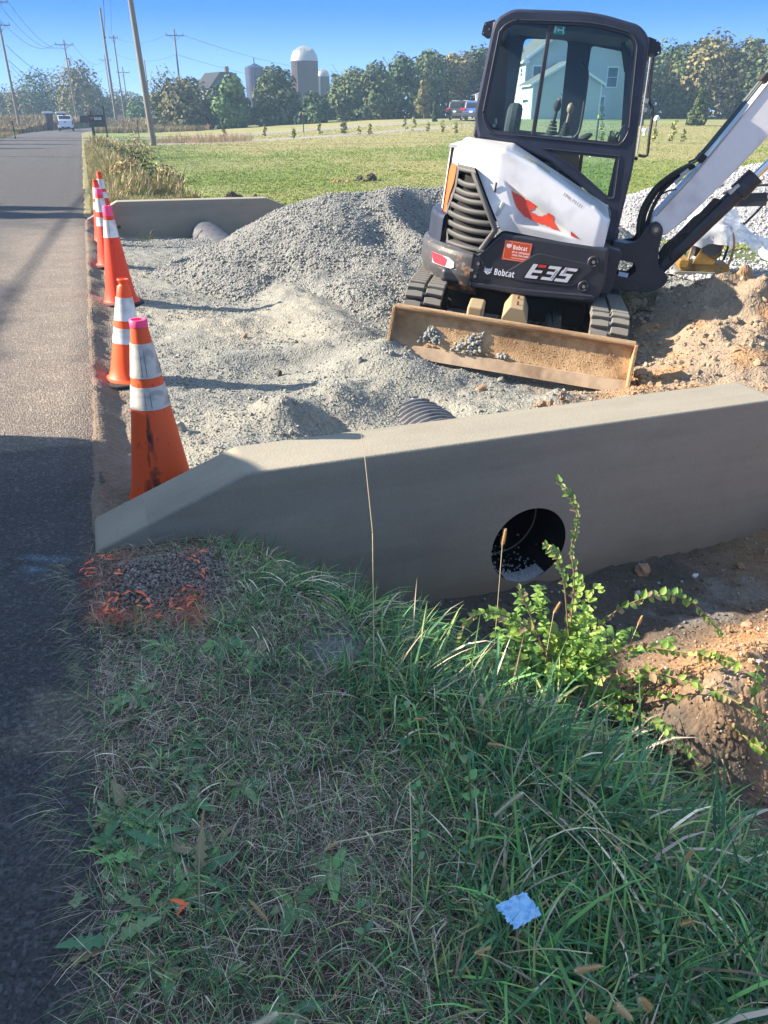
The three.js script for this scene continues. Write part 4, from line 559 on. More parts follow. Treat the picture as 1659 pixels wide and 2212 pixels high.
// ---------------------------------------------------------------- loose stones and clods
{
  const r = rng(301), L = [[], [], [], []];
  for (let i = 0, n = 0; n < 34000 && i < 400000; i++) {
    const z = -3.28 - 11.9 * Math.pow(r(), 1.9), x = .02 + 7 * Math.pow(r(), 1.4), d = fb(x * 1.6, z * 1.6, 3, 303) + .5 * fb(x * 5, z * 5, 2, 305); let w = sm(-.1, .5, d); if (z > -5.6) w = Math.max(w, .4); if (x < .35) w = Math.max(w, .35 * sm(.05, .3, x)); if (x > 4) w *= .5;
    if (r() > w + .04) continue; n++;
    const s = mix(.0025, .0085, Math.pow(r(), 2.2)) * (z > -5.5 ? 1.15 : 1.35) * (r() < .03 ? 2.2 : 1), c = groundColor(x, z), v = .6 + r() * .7, soil = c[0] > c[2] * 1.35;
    L[n % 4].push([mtx(V(x, H(x, z) + s * .35, z), eul(r() * 6, r() * 6, r() * 6), s), rgb(...(soil ? [c[0] * v, c[1] * v, c[2] * v] : [.27 * v, .27 * v, .245 * v]))]);
  }
  for (let i = 0; i < 5200; i++) {                      // soil crumbs in the ditch and on its banks
    const x = .9 + 2.9 * r(), z = -1.0 - 1.95 * r(); const s = mix(.0025, .011, Math.pow(r(), 2.6)), c = groundColor(x, z), v = .7 + r() * .8; if (H(x, z) > -.25 && x < 1.6) continue;
    L[i % 4].push([mtx(V(x, H(x, z) + s * .4, z), eul(r() * 6, r() * 6, r() * 6), s), r() < .12 ? rgb(.3, .32, .33) : rgb(c[0] * v, c[1] * v, c[2] * v)]);
  }
  L.forEach((l, k) => instances('loose_gravel', STONES[k], stoneMat, l, scene));
  // a heap of asphalt crumbs at the foot of the near headwall
  const A = [[], [], [], []]; const t = thing('asphalt_heap', 'small dark heap of asphalt crumbs at the low end of the near headwall', 'heap', [.03, 0, -2.62]);
  const hf = (x, z) => .055 * Math.exp(-((x / .2) ** 4) - ((z / .19) ** 4));
  part('mound', gridGeo(30, 30, (i, j) => { const x = (i / 29 - .5) * .56, z = (j / 29 - .5) * .54; return [x, hf(x, z) - .012 + .006 * vn(x * 40, z * 40, 5), z]; }), new THREE.MeshStandardMaterial({ color: rgb(.21, .165, .135), roughness: 1, bumpMap: gritN, bumpScale: .03 }), t);
  for (let i = 0; i < 2600; i++) { const x = (r() - .5) * .5, z = (r() - .5) * .46, s = mix(.003, .009, r() ** 2), v = .7 + r() * .8; A[i % 4].push([mtx(V(x, hf(x, z) - .004, z), eul(r() * 6, r() * 6, r() * 6), s), r() < .02 ? rgb(.3, .32, .34) : rgb(.22 * v, .175 * v, .145 * v)]); }
  A.forEach((l, k) => instances('crumbs', STONES[k], stoneMat, l, t));
  // single stones one can pick out
  const SG = [11, 12, 13].map(k => stoneGeo(k, 1)), sM = { g: mat(.22, .225, .21, .95), b: mat(.33, .2, .12, .95), d: mat(.05, .045, .04, .95), w: mat(.55, .57, .58, .8), c: mat(.36, .225, .13, 1) };
  const single = (x, z, s, m, label, cat = 'stone', nm = 'stone', sy = .3) => { const g = SG[Math.floor(r() * 3)].clone(); T(g, [0, 0, 0], [r() * 6, r() * 6, r() * 6], [s * 1.2, s * .95, s]); const o = solo(nm, g, sM[m], label, cat); o.position.set(x, Math.max(H(x, z), x > 1 && z < -6.5 && z > -13 ? pile1(x, z) : -9) + s * sy, z); return o; };
  single(2.52, -2.86, .055, 'b', 'brown angular stone leaning on the foot of the near headwall'); single(1.12, -5.55, .035, 'd', 'dark brown clod lying alone on the gravel pad', 'clod', 'clod'); single(1.05, -6.6, .03, 'b', 'small brown clod on the gravel behind the dark one', 'clod', 'clod');
  single(1.62, -5.1, .032, 'g', 'large grey stone in front of the blade corner'); single(1.85, -5.05, .028, 'g', 'second large grey stone below the blade, right of the first'); single(2.35, -4.6, .035, 'b', 'round tan stone right of the near pipe ridge'); single(.28, -4.5, .04, 'g', 'grey stone beside the bright cone base'); single(.2, -3.9, .03, 'w', 'whitish stone in the gravel left of the nearest cone');
  single(.92, -8.0, .03, 'g', 'small grey stone at the end of a cone shadow'); single(3.05, -2.72, .03, 'b', 'reddish clod at the headwall foot near the right edge', 'clod', 'clod'); single(2.75, -2.72, .018, 'w', 'small white stone right of the brown angular stone'); single(2.35, -2.68, .02, 'w', 'small white stone left of the brown angular stone'); single(2.62, -2.2, .035, 'b', 'brown stone on the shaded ditch floor');
  // clods and lumps of earth
  const CG = [21, 22, 23].map(k => { const g = new THREE.IcosahedronGeometry(1, 5), p = g.attributes.position; for (let i = 0; i < p.count; i++) { const x = p.getX(i), y = p.getY(i), z = p.getZ(i), s = .85 + .3 * fb(x * 1.6 + k * 9, y * 1.6 + z * 1.3, 3, k) + .16 * vn(x * 6 + z * 3, y * 6 - z * 2, k + 4) + .07 * vn(x * 14 + z * 5, y * 14 - z * 6, k + 5); p.setXYZ(i, x * s, y * s * .8, z * s); } g.computeVertexNormals(); return g; });
  function lump(x, z, w, h, m, label, n = 22, y) { const gs = []; for (let i = 0; i < n; i++) { const a = r() * TAU, q = Math.sqrt(r()), s = w * (.05 + .15 * r() ** 3) * (1.2 - q * .6); gs.push(T((s > .03 ? CG : SG)[i % 3].clone(), [Math.cos(a) * q * w * .42, h * (1 - q) * (.3 + .5 * r()), Math.sin(a) * q * w * .35], [r() * 6, r() * 6, r() * 6], s)); } for (let i = 0; i < n * 6; i++) { const a = r() * TAU, q = .3 + .9 * r(), s = w * (.01 + .045 * r() * r()); gs.push(T(STONES[i % 4].clone(), [Math.cos(a) * q * w * .5, .01, Math.sin(a) * q * w * .45], [r() * 6, r() * 6, r() * 6], s)); } const o = solo('earth_clod', gs, m, label, 'clod'); o.position.set(x, y ?? H(x, z), z); return o; }
  const dk = mat(.075, .06, .045, 1), cl = sM.c, tn = mat(.27, .2, .14, 1);
  lump(2.85, -18.2, .75, .2, dk, 'pile of dark earth clods behind the far headwall'); lump(3.45, -18.3, .3, .14, dk, 'single dark clod right of the clods behind the far headwall', 9); lump(7.4, -22.4, .8, .24, dk, 'pile of dark earth clods in the grass behind the gravel pile'); lump(6.6, -22.2, .7, .08, cl, 'low red clay lump left of the clods behind the gravel pile', 12);
  lump(10.2, -10.0, .5, .12, cl, 'red clay lump on the pale stone heap beside the cylinder', 12, pile2(10.2, -10)); lump(11.1, -9.6, .6, .2, cl, 'big red clay clod on the pale stone heap at the right', 16, pile2(11.1, -9.6)); lump(9.9, -8.6, .22, .1, cl, 'small red clay clod low on the pale stone heap', 8, pile2(9.9, -8.6));
  lump(6.5, -6.5, .5, .1, tn, 'tan clod at the foot of the yellow compactor'); lump(7.2, -6.75, .45, .12, tn, 'tan clod right of the yellow compactor'); lump(2.62, -4.05, .34, .17, tn, 'tan lump of soil under the right end of the blade', 26); lump(3.55, -4.45, .4, .12, cl, 'crumbly red soil lump beside the right blade end', 26); lump(4.3, -5.5, .4, .2, tn, 'soil lump with a grass tuft behind the right track', 26);
  lump(2.5, -1.75, .3, .07, cl, 'sunlit clay lump at the right edge of the ditch', 30); lump(1.75, -1.75, .16, .05, cl, 'small sunlit clay lump in front of the honeysuckle branches', 24);
  { const K = [[], [], [], []]; for (let i = 0; i < 15000; i++) { const x = 1.35 + 2.3 * r(), z = -2.45 + 1.5 * r(), s = mix(.0015, .013, r() ** 5), c = groundColor(x, z), v = .7 + .65 * r(); if (H(x, z) < -.52 && r() < .8) continue; K[i % 4].push([mtx(V(x, H(x, z) + s * .25, z), eul(r() * 6, r() * 6, r() * 6), s), rgb(c[0] * v * 1.05, c[1] * v, c[2] * v)]); } K.forEach((l, k) => instances('clay_crumbs', STONES[k], stoneMat, l, scene)); }
  // rough clods over the thrown up soil
  const Q = [[], [], [], []]; for (let i = 0; i < 3800; i++) { const x = 2.4 + 4.2 * r(), z = -3.35 - 3.2 * r(), s = mix(.006, .035, r() ** 4); if (x < 3 + (z + 3.3) * -.3 && r() < .8) continue; const c = groundColor(x, z), v = .75 + r() * .5; Q[i % 4].push([mtx(V(x, H(x, z) + s * .25, z), eul(r() * 6, r() * 6, r() * 6), s), rgb(c[0] * v, c[1] * v * .97, c[2] * v * .93)]); } Q.forEach((l, k) => instances('soil_crumbs', STONES[k], stoneMat, l, scene));
}
// ---------------------------------------------------------------- plate compactor and its plastic sheet
{
  const c0 = onY(1516, 590, -.12), yel = new THREE.MeshStandardMaterial({ color: rgb(.30, .18, .03), roughness: .6, map: rustC }), blk = mat(.03, .03, .032, .6), t = thing('plate_compactor', 'yellow plate compactor with a black folding handle in front of the pale stone heap', 'compactor', [c0.x, H(c0.x, c0.z) + .0, c0.z], -.55); t.scale.setScalar(.86);
  part('base_plate', ext([[-.4, .09, .02], [-.3, .02, .03], [.3, .02, .03], [.4, .09, .02], [.36, .1], [-.36, .1]], -.26, .26, { bevel: .008 }), mat(.2, .19, .17, .7, { metalness: .4 }), t);
  part('deck', ext([[-.34, .1], [.34, .1], [.3, .2], [-.32, .2]], -.22, .22, { r: .02 }), yel, t); part('bracket', [rbox(.14, .12, .5, .02, [-.3, .2, 0])], yel, t);
  const en = part('engine', [rbox(.38, .26, .36, .04, [.0, .42, 0]), cyl(.14, .14, .18, [.02, .46, .2], [Math.PI / 2, 0, 0], 20)], blk, t); part('fuel_tank', rbox(.3, .16, .3, .05, [-.04, .62, 0]), mat(.5, .5, .5, .5), en); part('tank_cap', cyl(.035, .035, .04, [-.05, .72, 0]), blk, en);
  part('belt_cover', ext([[-.2, .2], [.1, .2], [.2, .5], [-.05, .52]], .2, .25, { r: .03 }), yel, t);
  for (const s of [-.2, .2]) part('frame_bar', tube([[-.26, .18, s], [-.2, .5, s], [-.05, .72, s], [.2, .72, s], [.32, .45, s], [.3, .2, s]], .018, 20, 8), s < 0 ? blk : mat(.3, .17, .1, .7), t);
  part('handle', tube([[.3, .5, -.2], [.6, .85, -.2], [.78, 1.15, -.2], [.72, 1.22, -.1], [.3, 1.18, -.1], [.1, 1.1, -.1]], .016, 40, 8), blk, t); part('handle_pad', box(.55, .17, .04, [.42, 1.02, -.15], [0, 0, .05]), blk, t);
  const r = rng(77), film = new THREE.MeshPhysicalMaterial({ color: rgb(.86, .88, .9), roughness: .35, transmission: .55, thickness: 0, side: THREE.DoubleSide });
  const sh = thing('plastic_sheet', 'crumpled clear plastic sheet draped over the compactor and trailing to the right', 'plastic sheet', [c0.x, H(c0.x, c0.z), c0.z], -.55);
  part('drape', gridGeo(34, 26, (i, j) => { const a = (i / 33) * TAU, q = j / 25, R = mix(.06, .34, Math.sqrt(q)) * (1 + .1 * Math.sin(a * 5 + q * 3) + .08 * vn(i * .5, j * .4, 3)); return [Math.cos(a) * R, .82 - .42 * q * q + .04 * vn(i * .7, j * .6, 5), Math.sin(a) * R * .85 + .02]; }), film, sh);
  part('trail', gridGeo(90, 26, (i, j) => { const q = i / 89, s = j / 25, w = .38 + .5 * q, x = .2 + q * 2.6; return [x + .05 * vn(i * .2, j * .3, 9), (mix(.42, .04, sm(0, .35, q)) + .2 * Math.sin(s * Math.PI) * (1 - .5 * q)) + .05 * vn(i * .16 + s * 3, j * .5, 11) + .02 * vn(i * .5, j * 1.1, 12) + .02, (s - .5) * w + .3 * q + .1 * vn(i * .1, 4, 13)]; }), film, sh);
}
// ---------------------------------------------------------------- the mini excavator; local axes: x forward, y up, z to its right (towards the camera)
{
  const ex = thing('mini_excavator', 'white and black mini excavator with a tan blade, parked on the gravel', 'excavator');
  const B = [[.8604, -.1168, .4961], [.1016, .9932, .0576], [-.4995, .0008, .8663]];
  ex.matrixAutoUpdate = false; ex.matrix.set(B[0][0], B[1][0], B[2][0], 3.395, B[0][1], B[1][1], B[2][1], -.179, B[0][2], B[1][2], B[2][2], -6.145, 0, 0, 0, 1);
  ex.matrix.decompose(ex.position, ex.quaternion, ex.scale); ex.scale.set(1, 1, 1); ex.matrixAutoUpdate = true; ex.updateMatrix();
  const white = new THREE.MeshPhysicalMaterial({ color: rgb(.74, .735, .73), roughness: .38, clearcoat: .4, clearcoatRoughness: .3, side: THREE.DoubleSide, map: rep(dirtyC, .7) });
  const grimeC = tex(1024, (u, v) => { const d = sm(-.2, .5, fb(u * 5, v * 5, 5, 501, 5)) * .5 + .35 * sm(.5, .9, vn(u * 170, v * 170, 507, 170)) + .3 * sm(.72, .9, vn(u * 12, v * 300, 509, 0)); return [.45 + d * .5, .45 + d * .47, .46 + d * .40]; });
  const black = new THREE.MeshStandardMaterial({ color: rgb(.046, .05, .066), map: grimeC, roughness: .48, side: THREE.DoubleSide }), navy = new THREE.MeshStandardMaterial({ color: rgb(.036, .048, .088), map: grimeC, roughness: .48, side: THREE.DoubleSide });
  const lugM = new THREE.MeshStandardMaterial({ color: rgb(.17, .158, .138), roughness: .9, map: dirtyC }), plast = new THREE.MeshStandardMaterial({ color: rgb(.085, .083, .08), roughness: .62, side: THREE.DoubleSide }), rub = mat(.022, .022, .023, .85), dusty = new THREE.MeshStandardMaterial({ color: rgb(.19, .175, .15), roughness: .95, map: dirtyC }), frameM = mat(.035, .03, .026, .85), steel = mat(.35, .33, .3, .4, { metalness: .8 }), orange = mat(.78, .13, .03, .45), chromeM = mat(.75, .75, .75, .12, { metalness: 1 });
  const soilM = new THREE.MeshStandardMaterial({ color: rgb(.50, .33, .18), roughness: .9, map: rustC, bumpMap: gritN, bumpScale: .0035, side: THREE.DoubleSide }), cabIn = mat(.05, .052, .058, .8);
  const glassM = new THREE.MeshPhysicalMaterial({ color: rgb(.74, .89, .90), roughness: .02, transmission: 1, thickness: 0, ior: 1.45, side: THREE.DoubleSide });
  const P = (n, g, m, par = ex, l) => part(n, g, m, par, l);
  // --- tracks
  const wb = .82, R = .25, yc = .255, per = 4 * wb + TAU * R;
  const onTrack = s => { s = ((s % per) + per) % per; if (s < 2 * wb) return [wb - s, yc + R, Math.PI / 2]; s -= 2 * wb; if (s < Math.PI * R) { const a = Math.PI / 2 + s / R; return [-wb + Math.cos(a) * R, yc + Math.sin(a) * R, a]; } s -= Math.PI * R; if (s < 2 * wb) return [-wb + s, yc - R, -Math.PI / 2]; s -= 2 * wb; const a = -Math.PI / 2 + s / R; return [wb + Math.cos(a) * R, yc + Math.sin(a) * R, a]; };
  for (const sd of [-1, 1]) {
    const ring = new THREE.Shape(), hole = new THREE.Path(), ri = R - .035;
    ring.moveTo(wb, yc + R - .012); ring.lineTo(-wb, yc + R - .012); ring.absarc(-wb, yc, R - .012, Math.PI / 2, Math.PI * 1.5, false); ring.lineTo(wb, yc - R + .012); ring.absarc(wb, yc, R - .012, -Math.PI / 2, Math.PI / 2, false);
    hole.moveTo(wb, yc + ri); hole.absarc(wb, yc, ri, Math.PI / 2, -Math.PI / 2, true); hole.lineTo(-wb, yc - ri); hole.absarc(-wb, yc, ri, Math.PI * 1.5, Math.PI / 2, true); hole.lineTo(wb, yc + ri); ring.holes.push(hole);
    const tr = P('track', T(new THREE.ExtrudeGeometry(ring, { depth: .29, bevelEnabled: false, curveSegments: 14 }), [sd * .725 - .145, 0, 0], [0, -Math.PI / 2, 0]).translate(.29, 0, 0), sd < 0 ? rub : dusty, ex, sd < 0 ? 'rubber track at the rear end of the machine body' : 'dust covered rubber track under the boom');
    const lug = [0, 1].map(k => { const g = ext(k ? [[-.03, -.028], [.105, -.034], [.105, .02], [.03, .03], [-.03, .024]] : [[.03, -.028], [-.105, -.034], [-.105, .02], [-.03, .03], [.03, .024]], 0, .034, { r: .008, bevel: .006 }); return g; });
    const n = 56; for (let i = 0; i < n; i++) for (const k of [0, 1]) { const [z, y, a] = onTrack((i + k * .5) / n * per); const m = new THREE.Mesh(lug[k], sd < 0 ? lugM : dusty); m.name = 'tread_lug'; m.castShadow = m.receiveShadow = true; m.position.set(sd * .725 + (k ? .04 : -.04), y + Math.sin(a) * -.012, z + Math.cos(a) * -.012); m.rotation.set(-a, 0, 0); tr.add(m); }
    P('track_frame', [rbox(.2, .2, 1.5, .03, [sd * .72, .27, 0]), ...[-.5, -.2, .2, .5].map(z => cyl(.075, .075, .22, [sd * .725, .13, z], [0, 0, Math.PI / 2], 14))], frameM); P('idler_wheel', cyl(.2, .2, .1, [sd * .725, yc, wb], [0, 0, Math.PI / 2], 24), frameM); P('drive_sprocket', cyl(.19, .19, .1, [sd * .725, yc, -wb], [0, 0, Math.PI / 2], 12), frameM);
    P('blade_arm', [ext([[-.3, .42], [.5, .42], [1.36, .32], [1.36, .2], [.5, .26], [-.3, .28]], -.035, .035, { r: .03 })].map(g => T(g, [sd * .34, 0, 0], [0, -Math.PI / 2, 0])), frameM);
  }
  P('undercarriage_frame', [rbox(1.15, .2, .9, .04, [0, .36, 0]), cyl(.42, .36, .12, [0, .48, 0], undefined, 28)], frameM);
  P('cylinder_guard', T(ext([[-.095, .44], [-.05, .525], [.055, .52], [.1, .43], [.1, .4], [-.095, .4]], .72, 1.24, { r: .012 }), [0, -.0, 0]), mat(.33, .24, .13, .8)); P('guard_bolt', [cyl(.012, .012, .03, [0, .535, .9]), cyl(.012, .012, .03, [0, .535, 1.12])], mat(.25, .13, .06, .8));
  P('blade_cylinder', [rod([0, .34, .6], [0, .36, 1.4], .045), rod([.28, .36, .6], [.28, .34, 1.3], .03)], frameM); P('hinge_block', rbox(.12, .14, .3, .02, [-.3, .42, 1.1]), mat(.36, .26, .14, .8));
  // --- blade: a curved plate with end plates and a cutting edge
  {
    const pr = []; for (let i = 0; i <= 18; i++) { const t = i / 18; pr.push([1.43 + .145 * Math.pow(1 - t, 1.7) + .035 * t * t * t, .145 + .308 * t]); }
    const bl = P('dozer_blade', gridGeo(60, pr.length * 2 + 1, (i, j) => { const n = pr.length, front = j < n, k = front ? j : j === 2 * n ? 0 : 2 * n - 1 - j, x = (i / 59 - .5) * 1.74, q = pr[k], wav = .006 * vn(x * 5, k * .5, 3) + (k > 14 ? .008 * vn(x * 7, 2, 4) : 0); return [x, q[1] + (k === pr.length - 1 ? .006 * vn(x * 6, 8, 5) : 0), q[0] + wav * .5 - (front || j === 2 * n ? 0 : .022), x, q[1]]; }), soilM);
    for (const s of [-1, 1]) P('end_plate', T(ext([[1.34, .44, .03], [1.50, .462, .03], [1.62, .15, .02], [1.36, .14]], -.011, .011, { r: .02, bevel: .004 }), [s * .875, 0, 0], [0, -Math.PI / 2, 0]), soilM, bl);
    P('cutting_edge', ext([[1.555, .125], [1.60, .125], [1.55, .205], [1.535, .205]], -.87, .87, { r: .002, bevel: .002 }).applyMatrix4(new THREE.Matrix4().makeRotationY(-Math.PI / 2)).translate(0, .0, 0), new THREE.MeshStandardMaterial({ color: rgb(.45, .33, .22), roughness: .85, map: rustC }), bl);
    P('top_rail', T(new THREE.CylinderGeometry(.024, .024, 1.73, 12), [0, .452, 1.468], [0, 0, Math.PI / 2]), soilM, bl);
    const r = rng(17), cr = []; for (let i = 0; i < 900; i++) { const x = (r() - .5) * 1.68, t = r() < .5 ? r() : r() * r(), q = pr[Math.min(18, Math.floor(t * 18.9))]; cr.push(T(STONES[i % 4].clone(), [x, q[1], q[0] + .003], [r() * 6, r() * 6, 0], .0014 + .0045 * r() ** 3)); } P('caked_soil', cr, mat(.42, .28, .13, 1), bl).userData.kind = 'stuff';
    const wpt = (x, y, z) => V(x, y, z).applyMatrix4(ex.matrix);
    for (const [x0, y0, x1, y1, n, lb] of [[-.66, .24, -.5, .34, 130, 'clump of wet grey gravel stuck on the left part of the blade'], [-.42, .22, -.2, .38, 150, 'tall wedge of grey gravel stuck on the blade right of the first clump'], [-.08, .22, .0, .25, 40, 'tiny clump of grey gravel low on the middle of the blade']]) { const gs = []; for (let i = 0; i < n; i++) { const a = r(), b = r(), x = mix(x0, x1, a), y = mix(y0, mix(y0 + .03, y1, n > 100 && x0 < -.45 ? Math.sin(a * 3) : a), b), w = wpt(x, y, 1.47 + .10 * (1 - b) * r()); gs.push(T(STONES[i % 4].clone(), [w.x, w.y, w.z], [r() * 6, r() * 6, r() * 6], .008 + .012 * r())); } solo('gravel_clump', gs, mat(.24, .245, .225, .95), lb, 'clod'); }
  }
  // --- revolving upper body
  P('swing_platform', [rbox(1.25, .12, 1.42, .04, [-.02, .575, 0]), ext([[.45, .58], [.72, .6], [.74, .93], [.4, .98]], -.74, .55, { r: .03 })], black);
  const zc = x => x > -.35 ? .77 : .77 * Math.sqrt(Math.max(0, 1 - ((-.35 - x) / .55) ** 2)), zh = x => x > -.3 ? .74 : .74 * Math.sqrt(Math.max(0, 1 - ((-.3 - x) / .48) ** 2));
  // plan line of a rounded rear end from the right seam round to the left side
  const plan = (a, b, x0, n) => { const p = []; for (let i = 0; i <= n; i++) { const t = Math.PI / 2 + Math.PI * i / n; p.push([x0 + Math.cos(t) * a, Math.sin(t) * b]); } return p; };
  {
    const prof = [[.80, .445], [.86, .47], [.93, .52], [.985, .60], [1, .66], [1, .745], [.985, .775], [.95, .79], [.93, .8]], pl = plan(.55, .77, -.35, 60);
    const sc = new THREE.MeshStandardMaterial({ roughness: .55, color: 0xffffff, side: THREE.DoubleSide, vertexColors: true });
    const cw = P('counterweight', gridGeo(241, 61, (i, j) => { const t = i / 240 * 60, k = Math.min(59, Math.floor(t)), f = t - k, s = j / 60 * (prof.length - 1), m = Math.min(prof.length - 2, Math.floor(s)), g = s - m, q = mix(prof[m][0], prof[m + 1][0], g), y = mix(prof[m][1], prof[m + 1][1], g), x = mix(pl[k][0], pl[k + 1][0], f), z = mix(pl[k][1], pl[k + 1][1], f); return [-.3 + (x + .3) * mix(1, q, .9), y, z * mix(1, q, .85)]; }, (i, j, p) => {
      const a = i / 240, y = p[1]; let c = [.055, .055, .06]; const scr = sm(.62, .9, vn(a * 26, y * 260, 3) * .6 + vn(a * 9, y * 150 + a * 60, 5) * .55); c = c.map((k, n) => mix(k, [.34, .33, .32][n], scr * .6));
      const rust = sm(.1, .5, fb(a * 40, y * 26, 4, 7) + .5 * sm(.56, .46, y) + .45 * bump(a, y, .14, .76, .07, .03, 1) + .35 * bump(a, y, .07, .6, .03, .1, 1) - .25); return c.map((k, n) => mix(k, [.40, .20, .08][n], rust * .85));
    }), sc);
    P('ledge', ext([...plan(.55 * .94, .77 * .94, -.35, 40), [-.3, -.72], [-.3, .72]], -.8, -.77, { r: .001, bevel: .004 }).applyMatrix4(new THREE.Matrix4().makeRotationX(Math.PI / 2)), navy, cw);
    const st = (yl, xl, xr, nx, zf, off) => gridGeo(nx, yl.length, (i, j) => { const x = mix(xl(yl[j], j), xr(yl[j], j), i / (nx - 1)); return [x, yl[j] + 0, zf(x) + off, x, yl[j]]; });
    // red reflector patch and its pale surround
    P('worn_patch', st([.635, .65, .69, .715], () => -.745, (y, j) => [-.57, -.545, -.55, -.6][j], 8, x => zc(x), .006), mat(.45, .46, .48, .6), cw);
    P('red_reflector', st([.64, .648, .66, .70, .715], (y, j) => [-.72, -.735, -.74, -.755, -.758][j], (y, j) => [-.63, -.625, -.62, -.615, -.66][j], 10, x => zc(x), .011), mat(.8, .03, .05, .35), cw);
    P('bolt', [cyl(.014, .014, .02, [-.47, .69, zc(-.47) - .004], [Math.PI / 2, 0, 0]), cyl(.012, .012, .02, [-.4, .66, .765], [Math.PI / 2, 0, 0])], mat(.4, .38, .35, .5), cw);
    const up = plan(.53, .74, -.33, 60), pf = [[1, .79], [1, .97], [.985, 1.0], [.95, 1.015], [.8, 1.02]];
    const u2 = up.filter(q => q[0] < -.685 || q[1] < 0); P('rear_panel', [gridGeo(u2.length, 5, (i, j) => [-.3 + (u2[i][0] + .3) * pf[j][0], pf[j][1], u2[i][1] * mix(1, pf[j][0], .8)]), gridGeo(2, 5, (i, j) => [-.3 + (u2[0][0] + .3) * pf[j][0] + .02 * i, pf[j][1], u2[0][1] * mix(1, pf[j][0], .8) - .1 * i])], navy);
    // --- grille
    const gl = y => y < 1.0 ? mix(-.655, -.705, sm(.8, .98, y)) : mix(-.705, -.655, sm(1.0, 1.25, y)), gr = y => y < .98 ? mix(-.34, -.245, (y - .8) / .18) : mix(-.245, -.5, (y - .98) / .39), zg = x => Math.max(zh(x), .02) + .012;
    const ys = []; for (let i = 0; i <= 40; i++) ys.push(mix(.8, 1.375, i / 40));
    const back = P('grille', st(ys, y => gl(y) + .01, y => gr(y) - .01, 24, zg, -.055), mat(.006, .006, .007, .9));
    const fr = (a, b, wa, wb) => gridGeo(7, ys.length, (i, j) => { const y = ys[j], x = mix(a(y), b(y), i / 6); return [x, y, zg(x) + [.0, .018, .022, .022, .022, .018, -.06][i]]; });
    P('grille_frame', [fr(gl, y => gl(y) + .028), fr(gr, y => gr(y) - .055), ...[[.79, .835], [1.335, 1.385]].map(([a, b]) => gridGeo(20, 6, (i, j) => { const y = mix(a, b, j / 5), yy = clamp(y, .8, 1.375), x = mix(gl(yy), gr(yy), i / 19); return [x, y, zg(x) + [-.04, .018, .023, .023, .018, -.05][j]]; }))], plast, back);
    for (let s = 0; s < 7; s++) { const y0 = .868 + s * .068 - (s > 4 ? .004 * s : 0); P('grille_slat', gridGeo(22, 5, (i, j) => { const u = i / 21, yb = y0 + .012 * (1 - u) - .006, yy = yb + [-.004, .0, .03, .04, .034][j], x = mix(gl(clamp(yy, .8, 1.37)) + .012, gr(clamp(yy, .8, 1.37)) - .03, u); return [x, yy - .012 * Math.sin(u * Math.PI), zg(x) + [-.045, .012, .02, -.0, -.05][j]]; }), plast, back); }
    // --- white hood
    const yr = x => x < -.6 ? mix(1.47, 1.565, sm(-.78, -.6, x)) : x < -.3 ? mix(1.565, 1.54, (x + .6) / .3) : x < -.05 ? mix(1.54, 1.46, (x + .3) / .25) : x < .41 ? mix(1.46, 1.245, (x + .05) / .46) : mix(1.245, 1.165, sm(.41, .57, x));
    const yb = x => x > -.23 ? mix(.985, .95, (x + .23) / .78) : x > -.5 ? mix(.985, 1.385, (-.23 - x) / .27) : x > -.66 ? 1.385 : 1.02;
    const dent = (x, y) => { const e = (ax, ay, bx, by) => ((bx - ax) * (y - ay) - (by - ay) * (x - ax)) / Math.hypot(bx - ax, by - ay), l = e(-.12, 1.035, -.285, 1.345), t = e(-.285, 1.345, .40, .985), b = e(.40, .985, -.12, 1.035); const A = -l, B2 = -t, C = -b; if (A < 0 || B2 < 0 || C < 0) return 0; return .034 * sm(0, .055, A) * sm(0, .02, B2) * sm(0, .03, C) * sm(.42, -.05, x); };
    const xs = lines(-.78, [[-.66, .012], [-.6599, .0001], [.57, .012]]).filter((x, i, a) => i === 0 || x - a[i - 1] > 1e-6), hz = (x, y) => Math.max(0, zh(x)) - .07 * sm(1.0, 1.55, y) * (x > -.7 ? 1 : .4) - dent(x, y) - .03 * sm(.47, .57, x) ** 2;
    const NY = 60, side = gridGeo(xs.length, NY, (i, j) => { const x = xs[i], y = mix(yb(x), yr(x) - .035, j / (NY - 1)); return [x, y, hz(x, y), x, y]; });
    const hood = P('hood', [side, gridGeo(xs.length, 9, (i, j) => { const x = xs[i], a = j / 8 * Math.PI / 2, y0 = yr(x) - .035, z0 = hz(x, y0); return [x, y0 + .035 * Math.sin(a), z0 - .05 * (1 - Math.cos(a)), x, y0 + j * .01]; }),
      gridGeo(xs.length, 12, (i, j) => { const x = xs[i], z0 = hz(x, yr(x) - .035) - .05, yi = x < -.26 ? 1.575 - .1 * sm(-.62, -.78, x) : mix(1.575, 1.225, (x + .26) / .82), t = j / 11; return [x, mix(yr(x), Math.max(yi, yr(x) + .01), t), mix(z0, Math.min(.2, z0), t), x, z0 - t * .5]; }),
      gridGeo(14, 20, (i, j) => { const z = mix(.2, hz(.57, 1.0), i / 13), y = mix(.95, mix(1.225, 1.165, i / 13), j / 19); return [.57 + .012 * Math.sin(i / 13 * Math.PI), y, z, z, y]; }),
      gridGeo(12, 8, (i, j) => { const z = mix(-.72, .35, i / 11), y = mix(1.02, 1.5, j / 7); return [-.74, y, z, z, y]; }), box(.2, .02, 1.1, [-.66, 1.5, -.2])], white);
    P('hood_vent_slot', T(rbox(.014, .07, .01, .004, [-.325, 1.275, .712]), [0, 0, 0], [0, 0, 0]), black, hood); P('hood_hinge', rbox(.03, .11, .02, .008, [-.262, 1.13, .733], [0, 0, -.3]), mat(.4, .45, .42, .4), hood);
